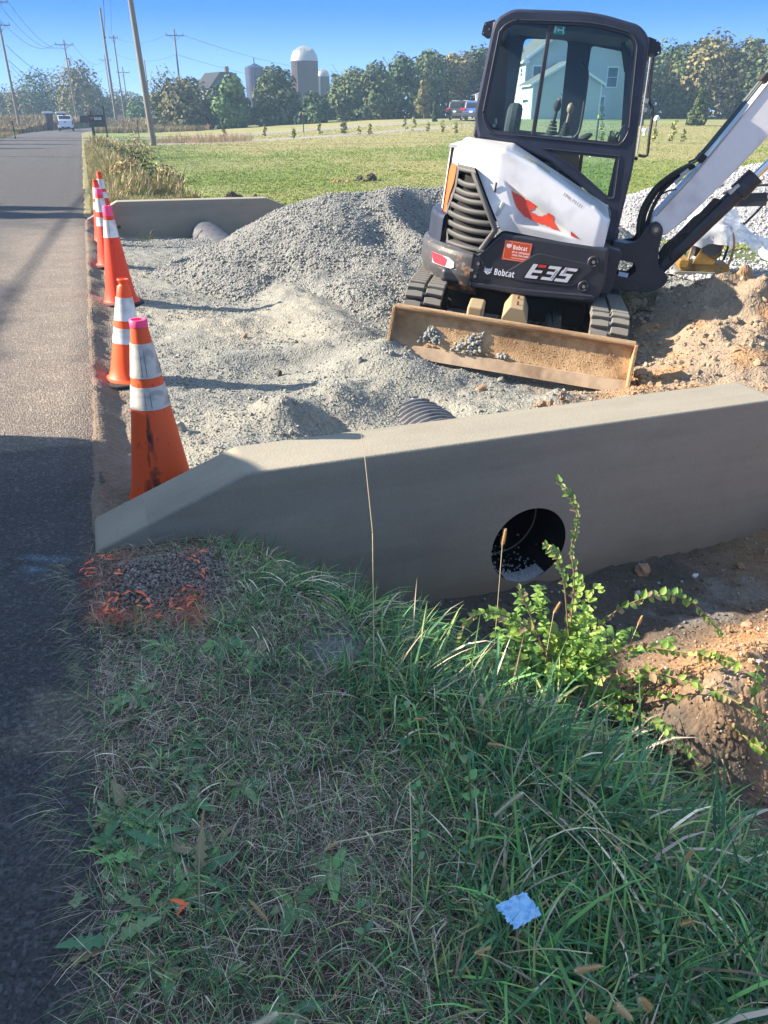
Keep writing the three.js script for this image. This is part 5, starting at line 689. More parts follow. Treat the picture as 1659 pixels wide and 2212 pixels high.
    P('panel_seam', tube([[-.655, 1.56, hz(-.655, 1.55) - .03], [-.672, 1.5, hz(-.672, 1.5) + .001], [-.69, 1.42, hz(-.69, 1.42) + .001], [-.66, 1.385, hz(-.66, 1.385) + .001]], .003, 20, 5), black, hood);
    // orange rear stripe
    P('orange_stripe', st([1.0, 1.02, 1.08, 1.16, 1.25, 1.34, 1.385], (y, j) => [-.715, -.735, -.748, -.748, -.74, -.725, -.71][j], (y, j) => [-.7, -.695, -.7, -.69, -.668, -.662, -.672][j], 6, x => Math.max(0, zh(x)), .018), orange, hood);
    // torn orange decal in the recess, cut from a fine grid
    const inside = (x, y, p) => { let c = false; for (let i = 0, j = p.length - 1; i < p.length; j = i++) if ((p[i][1] > y) !== (p[j][1] > y) && x < (p[j][0] - p[i][0]) * (y - p[i][1]) / (p[j][1] - p[i][1]) + p[i][0]) c = !c; return c; };
    const L4 = (u, v) => [-.21 + (u - 690) * .001024 + (v - 480) * .000179, 1.27 + (u - 690) * .000133 - (v - 480) * .000963];
    const d1 = [[692, 487], [882, 596], [833, 645], [905, 668], [955, 662], [957, 637], [1000, 662], [1012, 722], [1052, 776], [905, 722], [800, 682], [742, 622], [722, 585]].map(p => L4(...p)), d2 = [[1134, 772], [1196, 832], [1132, 808]].map(p => L4(...p));
    const dp = [], du = .0045; for (let x = -.24; x < .4; x += du) for (let y = .97; y < 1.3; y += du) { const n = .006 * vn(x * 90, y * 90, 3); if (inside(x + n, y - n, d1) || inside(x, y, d2)) { const q = (a, b) => [a, b, hz(a, b) + .0025]; dp.push(...q(x, y), ...q(x + du, y), ...q(x + du, y + du), ...q(x, y), ...q(x + du, y + du), ...q(x, y + du)); } }
    const dg = new THREE.BufferGeometry(); dg.setAttribute('position', new THREE.Float32BufferAttribute(dp, 3)); dg.computeVertexNormals(); P('torn_decal', dg, mat(.62, .06, .025, .4), hood, 'torn orange red decal');
    // faded warning label on the hood top
    P('warning_label', gridGeo(10, 6, (i, j) => { const x = mix(-.16, .06, i / 9), t = mix(.15, .38, j / 5), z0 = hz(x, yr(x) - .035) - .05, yi = mix(1.575, 1.225, clamp((x + .26) / .82)); return [x, mix(yr(x), Math.max(yi, yr(x) + .01), t) + .004, mix(z0, .2, t)]; }), mat(.5, .46, .3, .6), hood);
    const mk = document.createElement('canvas'); mk.width = 256; mk.height = 64; const mq = mk.getContext('2d'); mq.strokeStyle = '#5a5a62'; mq.fillStyle = '#5a5a62'; mq.font = 'italic 44px sans-serif'; mq.fillText('EP4L P2121', 6, 48); const mt = new THREE.CanvasTexture(mk); mt.colorSpace = THREE.SRGBColorSpace;
    { const g = gridGeo(14, 4, (i, j) => { const x = mix(.18, .36, i / 13), y = yr(x) - .075 + .045 * j / 3; return [x, y, hz(x, y) + .003, i / 13, j / 3]; }); P('pen_marking', g, new THREE.MeshStandardMaterial({ map: mt, transparent: true, roughness: .6, side: THREE.DoubleSide }), hood); }
    // --- lower right side panel
    const sp = [[-.215, .968, .03], [-.375, .785, .03], [-.395, .772], [-.395, .525], [0, .52], [.48, .545, .05], [.62, .585, .06], [.645, .70, .04], [.605, .965, .02]];
    const pan = P('side_panel', ext(sp, .60, .757, { r: .015, bevel: .022 }), black);
    P('panel_ridge', tube([[-.2, .955, .752], [-.345, .79, .756], [-.38, .77, .756], [-.39, .765, .75]], .014, 20, 8), navy, pan); P('panel_step', ext([[-.39, .53], [.1, .525], [.5, .555], [.6, .59], [.57, .615], [.4, .6], [.0, .575], [-.39, .572]], .745, .768, { r: .02, bevel: .012 }), black, pan);
    P('panel_relief', ext([[.08, .86], [.5, .835], [.53, .80], [.42, .66], [.36, .64], [-.04, .63], [-.16, .66]], .75, .762, { r: .04, bevel: .006 }), black, pan);
    for (const [x, y] of [[.515, .855], [.485, .665], [-.355, .715], [-.365, .615]]) { const d = P('panel_bolt', cyl(.013, .013, .02, [x, y, .768], [Math.PI / 2, 0, 0], 6), steel, pan); P('bolt_recess', T(new THREE.TorusGeometry(.035, .012, 8, 24), [x, y, .757]), black, d); }
    P('body_seam', box(.012, .27, .03, [-.402, .65, .76]), mat(.004, .004, .004), pan);
    // model mark: slanted block figures with a dark outline plate
    const sl = (x, y) => [.02 + x * .35 + y * .05, .664 + y * .112 + x * .012];
    const bar = (x0, y0, x1, y1) => ext([sl(x0, y0), sl(x1, y0), sl(x1, y1), sl(x0, y1)], .765, .7665, { r: .003, bevel: 0 });
    P('mark_plate', ext([sl(-.06, -.08), sl(1.0, -.08), sl(1.03, 1.08), sl(.0, 1.08)], .7605, .7642, { r: .012, bevel: 0 }), mat(.008, .008, .009, .4), pan);
    const silver = mat(.6, .6, .62, .4); // E, 3 and 5
    P('model_mark', [bar(0, 0, .1, 1), bar(.1, 0, .27, .2), bar(.1, .42, .29, .6), bar(.36, .8, .62, 1), bar(.40, .42, .62, .6), bar(.36, 0, .62, .2), bar(.54, .2, .62, .42), bar(.54, .6, .62, .8), bar(.70, .8, .98, 1), bar(.68, .42, .78, .8), bar(.78, .42, .95, .6), bar(.86, .2, .95, .42), bar(.66, 0, .95, .2)], silver, pan); P('model_mark_red', bar(.13, .8, .3, 1), mat(.5, .03, .03, .4), pan);
    P('scratch', [bar(.57, .1, .58, .75), bar(.74, .55, .75, .98)].map(g => g.translate(0, 0, .001)), black, pan);
    // maker's name and cat head, and the dealer's sticker: flat print on thin film
    const catHead = (q, x, y, s, c) => { q.save(); q.translate(x, y); q.scale(s, s); q.fillStyle = c; q.beginPath(); [[-50, -62], [-38, -20], [-20, -30], [0, -24], [20, -30], [38, -20], [54, -62], [50, -10], [44, 8], [56, 22], [38, 26], [26, 44], [12, 34], [12, 52], [-12, 52], [-10, 34], [-26, 44], [-36, 26], [-58, 22], [-44, 8], [-50, -12]].forEach((p, i) => i ? q.lineTo(...p) : q.moveTo(...p)); q.fill(); q.globalCompositeOperation = 'destination-out'; q.beginPath(); [[-30, -4], [-8, 6], [-14, 12]].forEach((p, i) => i ? q.lineTo(...p) : q.moveTo(...p)); q.fill(); q.beginPath(); [[30, -4], [8, 6], [14, 12]].forEach((p, i) => i ? q.lineTo(...p) : q.moveTo(...p)); q.fill(); q.fillRect(-5, 16, 10, 20); q.restore(); };
    const cv = (w, h, fn) => { const c = document.createElement('canvas'); c.width = w; c.height = h; fn(c.getContext('2d'), w, h); const t = new THREE.CanvasTexture(c); t.colorSpace = THREE.SRGBColorSpace; return t; };
    const nm = cv(640, 200, q => { catHead(q, 84, 96, 1.25, '#d7dade'); q.fillStyle = '#e4e6ea'; q.font = 'bold 132px sans-serif'; q.save(); q.translate(190, 150); q.scale(.80, 1.12); q.fillText('Bobcat', 0, 0); q.restore(); });
    P('maker_name', T(new THREE.PlaneGeometry(.295, .092), [-.163, .672, .7635]), new THREE.MeshStandardMaterial({ map: nm, transparent: true, roughness: .45 }), pan);
    const stk = document.createElement('canvas'); stk.width = 512; stk.height = 360; { const q = stk.getContext('2d'); const lay = document.createElement('canvas'); lay.width = 512; lay.height = 360; catHead(lay.getContext('2d'), 92, 92, .95, '#e6dcd8'); q.fillStyle = '#c4491f'; q.fillRect(0, 0, 512, 360); q.strokeStyle = '#e8d2c8'; q.lineWidth = 4; q.strokeRect(20, 18, 472, 324); q.drawImage(lay, 0, 0); q.fillStyle = '#f2ece8'; q.font = 'bold 96px sans-serif'; q.save(); q.translate(166, 150); q.scale(.85, 1.1); q.fillText('Bobcat', 0, 0); q.restore(); q.font = 'bold 44px sans-serif'; q.textAlign = 'center'; q.fillText('OF N. VIRGINIA', 326, 214); q.fillText('(703) 754-3300', 326, 268); q.font = 'bold 24px sans-serif'; q.fillText('www.bobcatofvirginia.com', 326, 312); }
    const stt = new THREE.CanvasTexture(stk); stt.colorSpace = THREE.SRGBColorSpace; P('dealer_sticker', T(new THREE.PlaneGeometry(.213, .148), [-.075, .847, .7595]), new THREE.MeshStandardMaterial({ map: stt, roughness: .45 }), pan, 'orange dealer sticker with white print');
  }
  // --- cab
  {
    const cm = navy, out = [[-.26, 1.565, .02], [-.55, 1.575, .02], [-.61, 1.73, .06], [-.575, 2.31, .05], [-.555, 2.39, .06], [-.45, 2.463, .08], [.15, 2.505, .2], [.5, 2.455, .1], [.59, 2.38, .08], [.70, 1.53, .1], [.705, .91], [.6, .95], [.56, 1.2], [.3, 1.35], [.06, 1.47]];
    const wUp = [[-.47, 1.625, .06], [-.545, 1.73, .08], [-.515, 2.33, .08], [-.42, 2.395, .08], [.17, 2.435, .2], [.45, 2.40, .08], [.51, 2.34, .08], [.60, 1.75, .08], [.56, 1.655, .08]], wLow = [[-.02, 1.565], [.575, 1.582], [.61, 1.275], [.55, 1.265], [.22, 1.46]];
    const fr = P('cab_frame', ext(out, .135, .2, { r: .03, bevel: .02, holes: [wUp, wLow], hr: .03 }), cm);
    const rim = (poly, w) => { const pts = []; const s = rpoly(poly, .03).getPoints(8); for (const p of s) pts.push([p.x, p.y, .2]); return tube(pts, w, 120, 6, true); };
    P('window_seal', rim(wUp, .007), black, fr); P('window_seal', rim(wLow, .006), black, fr);
    const pane = (poly, z) => new THREE.ShapeGeometry(rpoly(poly, .03)).translate(0, 0, z);
    P('side_window', pane(wUp, .165), glassM, fr); P('lower_window', pane(wLow, .165), glassM, fr);
    P('window_bar', ext([[-.165, 2.395], [-.135, 2.395], [-.105, 1.645], [-.14, 1.645]], .15, .19, { r: .004 }), black, fr);
    const lout = [[-.55, .98], [-.6, 1.73, .06], [-.575, 2.31, .05], [-.555, 2.39, .06], [-.45, 2.463, .08], [.15, 2.505, .2], [.5, 2.455, .1], [.59, 2.38, .08], [.72, 1.6, .1], [.72, .95]];
    const lw = [[-.37, 2.37], [.03, 2.4], [.11, 1.65], [-.36, 1.64]], dw = [[.2, 2.38], [.53, 2.36], [.645, 1.75], [.66, 1.15], [.45, 1.05], [.26, 1.62]];
    const lf = P('left_side_frame', ext(lout, -.78, -.72, { r: .03, bevel: .015, holes: [lw, dw], hr: .06 }), cm); P('rear_left_window', pane(lw, -.75), glassM, lf); P('door_window', pane(dw, -.75), glassM, lf);
    P('door_rail', tube([[.17, 2.22, -.69], [.19, 2.2, -.66], [.235, 2.13, -.66], [.265, 1.75, -.66], [.235, 1.66, -.66], [.22, 1.64, -.69]], .012, 30, 8), black, lf);
    const roofP = [[-.57, 2.3], [-.55, 2.39, .06], [-.45, 2.46, .08], [.15, 2.5, .2], [.5, 2.45, .1], [.59, 2.37, .05], [.56, 2.34], [.48, 2.40, .08], [.15, 2.44, .2], [-.43, 2.40, .08], [-.5, 2.36, .06], [-.52, 2.3]];
    P('roof', ext(roofP, -.74, .16, { r: .02, bevel: .004 }), cm); P('roof_lining', ext([[-.48, 2.36], [-.42, 2.395], [.15, 2.435], [.46, 2.39], [.46, 2.37], [-.4, 2.37]], -.7, .12, { r: .01, bevel: .002 }), cabIn);
    P('rear_frame', [rbox(.05, .12, .86, .02, [-.575, 1.64, -.29]), rbox(.05, .1, .86, .02, [-.555, 2.33, -.29]), box(.05, .6, .86, [-.56, 1.3, -.29])], cm); P('rear_window', T(new THREE.PlaneGeometry(.84, .62), [-.57, 1.99, -.29], [0, Math.PI / 2, 0]), glassM);
    P('front_frame', [rbox(.05, .08, .86, .02, [.575, 2.35, -.29]), rbox(.05, .1, .86, .02, [.70, 1.0, -.29])], cm); P('windscreen', gridGeo(2, 3, (i, j) => [[.70, 1.05], [.705, 1.55], [.585, 2.33]][j].concat([i ? .14 : -.72])), glassM); P('windscreen_bar', rod([.71, 1.58, -.72], [.71, 1.58, .14], .014), black);
    P('cab_floor', box(1.2, .06, .88, [.06, 1.0, -.29]), cabIn); P('front_left_panel', box(.05, .45, 1.1, [.70, .75, -.2]), black);
    // seat and controls
    const seat = P('seat', rbox(.5, .16, .5, .06, [-.1, 1.36, -.3]), cabIn); P('backrest', T(ext([[-.22, 0, .1], [.22, 0, .1], [.19, .5, .16], [-.19, .5, .16]], -.06, .06, { r: .1, bevel: .04, seg: 10 }), [-.31, 1.36, -.3], [0, Math.PI / 2, .12, 'YXZ']), cabIn, seat); P('seat_base', box(.42, .3, .42, [-.12, 1.15, -.3]), cabIn, seat);
    for (const [x, z, lb] of [[.02, -.06, 0], [.14, -.55, 1]]) { const cs = P('console', rbox(.46, .14, .15, .05, [x - .12, 1.58, z], [0, 0, .12]), mat(.18, .19, .19, .7)); const bt = []; for (let k = 0; k < 5; k++) bt.push(cyl(.05 - k * .006, .05 - k * .006, .02, [x, 1.66 + k * .024, z], undefined, 16)); P('joystick_boot', bt, rub, cs); const j = P('joystick', [rod([x, 1.74, z], [x + .005, 1.84, z], .013), T(new THREE.SphereGeometry(.03, 14, 10), [x + .005, 1.875, z], [0, 0, 0], [1, 1.5, 1])], lb ? mat(.3, .2, .15, .5) : rub, cs); if (!lb) P('joystick_button', T(new THREE.SphereGeometry(.016, 10, 8), [x + .01, 1.915, z]), mat(.3, .1, .08, .5), cs); }
    P('travel_lever', [rod([.35, 1.1, -.36], [.3, 1.66, -.36], .012), rod([.35, 1.1, -.24], [.3, 1.66, -.24], .012), T(new THREE.SphereGeometry(.035, 12, 8), [.3, 1.67, -.36], [0, 0, .6], [2, .7, 1]), T(new THREE.SphereGeometry(.035, 12, 8), [.3, 1.67, -.24], [0, 0, .6], [2, .7, 1])], rub); P('control_box', [rbox(.07, .06, .05, .01, [.495, 1.685, .13]), rod([.475, 1.7, .13], [.47, 1.75, .13], .008), rod([.5, 1.7, .13], [.525, 1.75, .13], .008)], rub); P('latch', [rod([-.44, 1.73, .13], [-.43, 1.69, .13], .01), T(new THREE.SphereGeometry(.016, 8, 8), [-.445, 1.675, .15])], steel);
    P('inner_grab_bar', tube([[.575, 1.8, .12], [.55, 1.78, .12], [.535, 1.7, .12], [.55, 1.655, .12]], .009, 16, 6), black); P('wiper', [rod([.42, 2.36, -.1], [.5, 2.17, -.1], .018), rod([.5, 2.17, -.1], [.54, 2.02, -.1], .007)], rub);
    P('exit_sign', [box(.085, .055, .003, [-.075, 2.367, .158])], mat(.02, .3, .2, .5)); { const arrow = [box(.03, .008, .002, [-.068, 2.367, .1605]), T(ext([[-.012, 0], [.004, .014], [.004, -.014]], 0, .002, { r: .001, bevel: 0 }), [-.082, 2.367, .1595]), box(.014, .04, .002, [-.105, 2.367, .1605]), cyl(.006, .006, .002, [-.048, 2.383, .1605], [Math.PI / 2, 0, 0]), box(.008, .03, .002, [-.045, 2.362, .1605], [0, 0, .3])]; P('exit_symbol', arrow, mat(.75, .8, .78, .5)); }
    // lights and rail
    const bk = [[-.575, 2.40], [-.655, 2.37], [-.665, 2.29], [-.61, 2.265], [-.57, 2.28]]; P('rear_light_bracket', [ext(bk, .0, .02, { r: .008, bevel: .003 }), rbox(.07, .09, .12, .015, [-.62, 2.335, -.06])], black); P('bracket_bolt', [[-.645, 2.36], [-.65, 2.3], [-.61, 2.33]].map(([x, y]) => cyl(.006, .006, .008, [x, y, .022], [Math.PI / 2, 0, 0])), steel);
    const fk = [[.585, 2.40], [.655, 2.385], [.695, 2.36], [.705, 2.3], [.665, 2.275], [.60, 2.29]]; P('front_light_bracket', [ext(fk, .07, .09, { r: .008, bevel: .003 }), rbox(.08, .1, .12, .02, [.65, 2.33, -.02]), ext(fk, -.66, -.64, { r: .008, bevel: .003 }), rbox(.08, .1, .12, .02, [.65, 2.33, -.58])], black); P('bracket_bolt', [[.655, 2.378], [.69, 2.352], [.685, 2.305]].map(([x, y]) => cyl(.006, .006, .008, [x, y, .092], [Math.PI / 2, 0, 0])), chromeM); P('light_lens', [rbox(.02, .08, .1, .01, [.696, 2.33, -.02])], mat(.7, .72, .75, .15));
    P('hand_rail', tube([[.62, 2.285, .2], [.645, 2.26, .2], [.655, 2.2, .2], [.688, 2.0, .2], [.738, 1.92, .2], [.76, 1.75, .2], [.778, 1.63, .2], [.76, 1.607, .2], [.715, 1.607, .19]], .011, 60, 8), black);
    P('pillar_strip', rod([.625, 2.26, .205], [.70, 1.62, .205], .006), mat(.3, .3, .33, .3)); P('pillar_latch', [box(.03, .03, .02, [.672, 1.98, .205]), box(.03, .03, .02, [.678, 1.92, .205])], mat(.25, .26, .3, .4));
  }
  // --- swing bracket, boom, cylinder, hoses
  {
    const bp = [[.60, .60], [.62, .93], [.77, .935, .01], [.88, .975], [.93, 1.11, .05], [1.0, 1.155, .06], [1.065, 1.1, .05], [1.07, .94], [1.1, .80, .06], [1.21, .74, .05], [1.2, .66, .05], [1.09, .585, .05], [.76, .56]], hole = [[.70, .69], [.72, .82], [.9, .81], [.95, .75], [.9, .68]];
    const sb = P('swing_bracket', [ext(bp, .1, .14, { r: .02, holes: [hole] }), ext(bp, -.14, -.1, { r: .02, holes: [hole] }), cyl(.075, .075, .5, [.66, .76, 0]), box(.3, .05, .22, [.75, .92, 0]), box(.3, .05, .22, [.78, .585, 0])], black);
    P('pivot_pin', cyl(.04, .04, .32, [1.0, 1.085, 0], [Math.PI / 2, 0, 0], 18), mat(.07, .07, .065, .6), sb); P('pivot_bolt', cyl(.022, .022, .33, [1.0, 1.085, 0], [Math.PI / 2, 0, 0], 6), mat(.16, .15, .13, .5), sb); P('bracket_label', box(.08, .035, .003, [.84, .70, .1425], [0, 0, -.05]), mat(.45, .55, .7, .4), sb);
    P('mount_plates', [ext([[.5, .56], [.5, .98], [.68, .93], [.7, .58]], .2, .24, { r: .02 }), ext([[.5, .56], [.5, .98], [.68, .93], [.7, .58]], -.24, -.2, { r: .02 })], black);
    const bm = [[.95, 1.16, .04], [1.215, 1.59, .1], [1.52, 2.21, .2], [1.86, 2.92, .25], [2.15, 3.22, .25], [3.1, 3.42, .08], [3.16, 3.3, .06], [2.3, 2.98, .25], [2.02, 2.62, .2], [1.65, 1.84, .3], [1.24, 1.21, .1], [1.09, 1.035, .06], [.98, 1.04, .05]];
    const boom = P('boom', ext(bm, -.085, .095, { r: .03, bevel: .012, seg: 10 }), white);
    P('boom_edge_weld', [tube([[.98, 1.18, .097], [1.215, 1.575, .097], [1.52, 2.19, .097], [1.85, 2.88, .097]], .006, 30, 6)], mat(.35, .3, .27, .7), boom);
    const arm = P('arm', ext([[3.0, 3.5], [3.2, 3.5], [3.75, 1.9], [3.62, 1.85], [3.02, 3.15]], -.07, .07, { r: .04, bevel: .01 }), white); P('bucket', ext([[3.55, 1.95], [3.8, 1.9], [4.0, 1.5, .1], [3.8, 1.15, .2], [3.45, 1.2, .1], [3.4, 1.3], [3.6, 1.45]], -.3, .3, { r: .04 }), black, arm);
    const cy = P('lift_cylinder', [rod([1.1, .72, 0], [1.62, 1.5, 0], .062, .062, 20), cyl(.07, .07, .2, [1.11, .74, 0], [Math.PI / 2, 0, 0])], black); P('cylinder_head', rod([1.575, 1.43, 0], [1.665, 1.57, 0], .078, .074, 20), black, cy); P('piston_rod', rod([1.66, 1.56, 0], [2.04, 2.14, 0], .032, .032, 16), chromeM, cy); P('rod_eye', cyl(.06, .06, .2, [2.05, 2.16, 0], [Math.PI / 2, 0, 0]), black, cy);
    P('cylinder_cover', T(ext([[0, .0], [.62, .02], [.6, .06], [.45, .052], [.4, .065], [.2, .058], [.1, .07], [.02, .05]], -.04, .05, { r: .01 }), [1.13, .84, 0], [0, 0, .98]), rub, cy); P('cylinder_fitting', rod([1.5, 1.42, .05], [1.555, 1.49, .05], .017), mat(.5, .5, .46, .4), cy);
    P('cylinder_hose', [tube([[1.2, .86, .08], [1.16, .95, .1], [1.2, 1.06, .1], [1.26, 1.1, .08], [1.26, 1.06, .06]], .011, 24, 6), tube([[1.08, .78, .13], [1.2, .84, .12], [1.24, .95, .11]], .006, 16, 6)], rub, cy);
    const hs = []; for (const [dz, o, r] of [[.07, 0, .02], [.03, .035, .02], [-.02, .015, .02], [-.06, .04, .018], [.05, .075, .016]]) hs.push(tube([[.92 + o * .4, .95, dz], [.875 + o * .9, 1.07, dz], [.868 + o, 1.22, dz], [.925 + o * .9, 1.38, dz], [1.04 + o * .7, 1.505, dz], [1.15 + o * .4, 1.585, dz * .8]], r, 36, 8)); P('hydraulic_hose', hs, rub);
    const tb = []; for (const [dz, o] of [[.06, .02], [.02, .035], [-.03, .03]]) tb.push(tube([[1.14, 1.57 + o, dz], [1.22, 1.66 + o, dz], [1.53, 2.27 + o, dz], [1.84, 2.94 + o, dz]], .009, 30, 6)); P('steel_line', tb, mat(.04, .06, .06, .4), boom); P('line_clamp', [rbox(.06, .05, .16, .01, [1.215, 1.645, .01], [0, 0, 1.1]), rbox(.06, .05, .16, .01, [1.5, 2.23, .01], [0, 0, 1.1])], rub, boom);
    P('hose_fitting', [rod([1.09, 1.50, .07], [1.14, 1.55, .07], .019, .019, 6), rod([1.06, 1.44, .09], [1.1, 1.49, .09], .018, .018, 6)], mat(.4, .42, .42, .4));
    P('cable', tube([[.97, 1.34, .1], [1.02, 1.38, .11], [1.08, 1.4, .1]], .007, 12, 6), rub);
  }
}
// ---------------------------------------------------------------- plants
function bladeGeo(len, wd, bend, n = 5, fold = .25, seed = 0) {       // a grass blade growing along +y and bending to +z
  const P = [], idx = []; let y = 0, z = 0, a = 0;
  for (let i = 0; i <= n; i++) { const t = i / n, w = wd / 2 * (1 - Math.pow(t, 2.2)) * (.75 + .5 * Math.min(1, t * 3)); P.push(-w, y, z, 0, y - fold * w * Math.sin(a), z + fold * w, w, y, z); a = bend * Math.pow((i + 1) / n, 1.3); y += len / n * Math.cos(a); z += len / n * Math.sin(a); }
  for (let i = 0; i < n; i++) { const k = i * 3; for (const q of [0, 1]) idx.push(k + q, k + q + 1, k + q + 3, k + q + 1, k + q + 4, k + q + 3); }
  const g = new THREE.BufferGeometry(); g.setAttribute('position', new THREE.Float32BufferAttribute(P, 3)); g.setIndex(idx); g.computeVertexNormals(); return g;
}
function leafGeo(L, W, o = {}) {                                      // a leaf along +y, face to +z
  const n = o.n ?? 12, P = [], idx = [];
  for (let i = 0; i <= n; i++) { const t = i / n; let w = W / 2 * Math.pow(Math.sin(Math.PI * Math.pow(t, o.peak ?? .75)), .85); if (o.lobe) w *= 1 - o.lobe * (.5 + .5 * Math.cos(TAU * ((t * (o.teeth ?? 5)) % 1))) * (t < .8 ? 1 : .3); w = Math.max(w, t < .15 ? W * .05 : .0002); const y = L * (t - (o.curl ?? .2) * t * t * .3), z = -L * (o.curl ?? .25) * t * t + L * .04 * Math.sin(t * 9 + (o.ph ?? 0)) * (o.wavy ?? 0); P.push(-w, y - (o.lobe ? w * .25 : 0), z + w * (o.fold ?? .35), 0, y, z, w, y - (o.lobe ? w * .25 : 0), z + w * (o.fold ?? .35)); }
  for (let i = 0; i < n; i++) { const k = i * 3; for (const q of [0, 1]) idx.push(k + q, k + q + 1, k + q + 3, k + q + 1, k + q + 4, k + q + 3); }
  const g = new THREE.BufferGeometry(); g.setAttribute('position', new THREE.Float32BufferAttribute(P, 3)); g.setIndex(idx); g.computeVertexNormals(); return g;
}
const grassMat = new THREE.MeshStandardMaterial({ color: 0xffffff, roughness: .7, side: THREE.DoubleSide });
const lm = (r, g, b, tr = .35) => new THREE.MeshPhysicalMaterial({ color: rgb(r, g, b), roughness: .6, transmission: tr, thickness: 0, side: THREE.DoubleSide });
const G1 = [bladeGeo(1, .030, .5), bladeGeo(1, .026, 1.2), bladeGeo(1, .034, 1.9), bladeGeo(1, .022, 2.4, 7)], T1 = [bladeGeo(1, .012, .35, 3), bladeGeo(1, .014, .9, 4), bladeGeo(1, .010, 1.5, 4)];
const ditch0 = z => .16 + .42 * clamp(z + 2.96, -.4, 3);
const verge = (x, z) => (x > -.30 + .07 * vn(z * 5, 3, 401) + .03 * vn(z * 19, 3, 402) ? 1 : 0) * (z < -2.93 ? 0 : 1) * (1 - sm(.25, .75, x - ditch0(z) - .12 * vn(z * 4, x * 4, 403))) * (Math.hypot((x - .03) / .24, (z + 2.62) / .2) < 1 ? .06 : 1) * (1 - .8 * bump(x, z, .55, -2.02, .17, .12, 1));
const lushAt = (x, z) => sm(.33, .92, x + .45 * fb(x * 2.2, z * 2.2, 3, 407) + .25 * sm(-1.9, -2.7, z) + .1);
{
  const r = rng(501), D = [[], [], []], G = [[], [], [], []];
  let PT = 0; const tanC = () => { if (r() < PT) { const v = .5 + .7 * r(); return rgb(.15 * v, .10 * v, .075 * v); } const v = .6 + .8 * r(), q = r(); return q < .15 ? rgb(.30 * v, .19 * v, .13 * v) : q < .36 ? rgb(.85 * v, .70 * v, .48 * v) : rgb(.47 * v, .37 * v, .275 * v); };
  const grnC = () => { const v = .6 + .8 * r(), q = r(); return q < .18 ? rgb(.32 * v, .36 * v, .12 * v) : q < .36 ? rgb(.19 * v, .40 * v, .10 * v) : q < .7 ? rgb(.075 * v, .20 * v, .075 * v) : rgb(.05 * v, .14 * v, .05 * v); };
  // matted dry thatch
  for (let i = 0; i < 135000; i++) {
    const x = -.42 + 2.4 * r(), z = .4 - 3.35 * r(); const w = verge(x, z) * (1.05 - .45 * lushAt(x, z)); if (r() > w) continue;
    PT = clamp(.30 + 1.1 * fb(x * 2.6, z * 2.6, 3, 421)); const lie = 1.0 + .65 * r(), L = (.035 + .10 * r() * r() + (r() < .06 ? .09 : 0)); D[i % 3].push([mtx(V(x, H(x, z) + .004 + .045 * r() * r(), z), eul(lie, r() * TAU, (r() - .5) * .4), V(.045 + .05 * r(), L, L)), r() < .05 + .22 * sm(.05, .45, fb(x * 3.1, z * 3.1, 2, 431)) ? grnC() : tanC()]);
  }
  // green blades: short and sparse on the left, long and flowing on the right
  for (let i = 0; i < 79000; i++) {
    const x = -.42 + 2.5 * r(), z = .4 - 3.37 * r(), l = lushAt(x, z), w = verge(x, z) * (.24 + .76 * l) * (.40 + .9 * sm(-.35, .3, fb(x * 3.3, z * 3.3, 3, 427))); if (r() > w) continue; PT = .1;
    const nw = sm(-2.3, -2.55, z) * sm(.95, .7, x); if (r() < .55 * nw) continue; const L = ((.05 + .07 * r()) * (1 - l) + l * (.10 + .20 * r() * r() + .05 * r() + (r() < .05 ? .16 : 0))) * (1 - .5 * nw), k = l > .5 ? Math.floor(r() * 4) : Math.floor(r() * 3), down = Math.PI / 2 + (r() - .5) * (l > .4 ? 3.6 : 6.3), lean = .15 + (l > .4 ? .75 : .55) * r();
    G[k].push([mtx(V(x, H(x, z), z), eul(lean, r() < .35 ? r() * TAU : down - .3, (r() - .5) * .5), V(Math.max(.10, L * (.75 + .4 * r())) * (L > .2 ? .75 : 1), L, L)), r() < .14 ? tanC() : grnC()]);
  }
  // a fringe of runners over the asphalt edge
  for (let i = 0; i < 900; i++) { const z = -.4 - 2.5 * r(), x = -.27 + .05 * (r() - .5) + .07 * vn(z * 5, 3, 401), L = .06 + .14 * r() * r(); D[i % 3].push([mtx(V(x, .008 + .012 * r(), z), eul(1.25 + .3 * r(), -Math.PI / 2 + (r() - .5) * 2.2, 0), V(L * .5, L, L)), r() < .35 ? grnC() : tanC()]); }
  D.forEach((l, k) => instances('dry_grass', T1[k], grassMat, l, scene, 'dry matted thatch of the road verge in the foreground', 'grass'));
  G.forEach((l, k) => instances('green_grass', G1[k], grassMat, l, scene, 'green grass of the shaded verge in the foreground', 'grass'));
  { const L = []; for (let i = 0; i < 2600; i++) { const q = r(), x = .95 + .75 * q + .25 * (r() - .5), z = -1.75 + .85 * q + .45 * (r() - .5), l = .10 + .22 * r(), v = .6 + .7 * r(); L.push([mtx(V(x, H(x, z) + .01 + .07 * r(), z), eul(1.2 + .35 * r(), .9 + (r() - .5) * 1.5, 0), V(.09, l, l)), r() < .5 ? rgb(.52 * v, .40 * v, .28 * v) : rgb(.34 * v, .25 * v, .2 * v)]); } instances('dead_stems', T1[1], grassMat, L, scene, 'tangle of dead straw hanging toward the dark hollow at the right', 'grass'); }
  // thick tufts hanging over the ditch and beside the wall
  const tufts = [[.42, -2.70, .55], [.62, -2.58, .75], [.78, -2.46, .95], [.30, -2.52, .55], [.88, -2.3, 1.2], [1.0, -2.1, 1.1], [1.18, -1.85, 1.15], [.5, -2.45, .9], [1.32, -1.6, 1.2], [1.45, -1.35, 1.1], [.7, -2.2, .9], [1.05, -1.5, 1], [.85, -1.25, .9], [1.3, -1.05, 1], [.95, -.95, .9]];
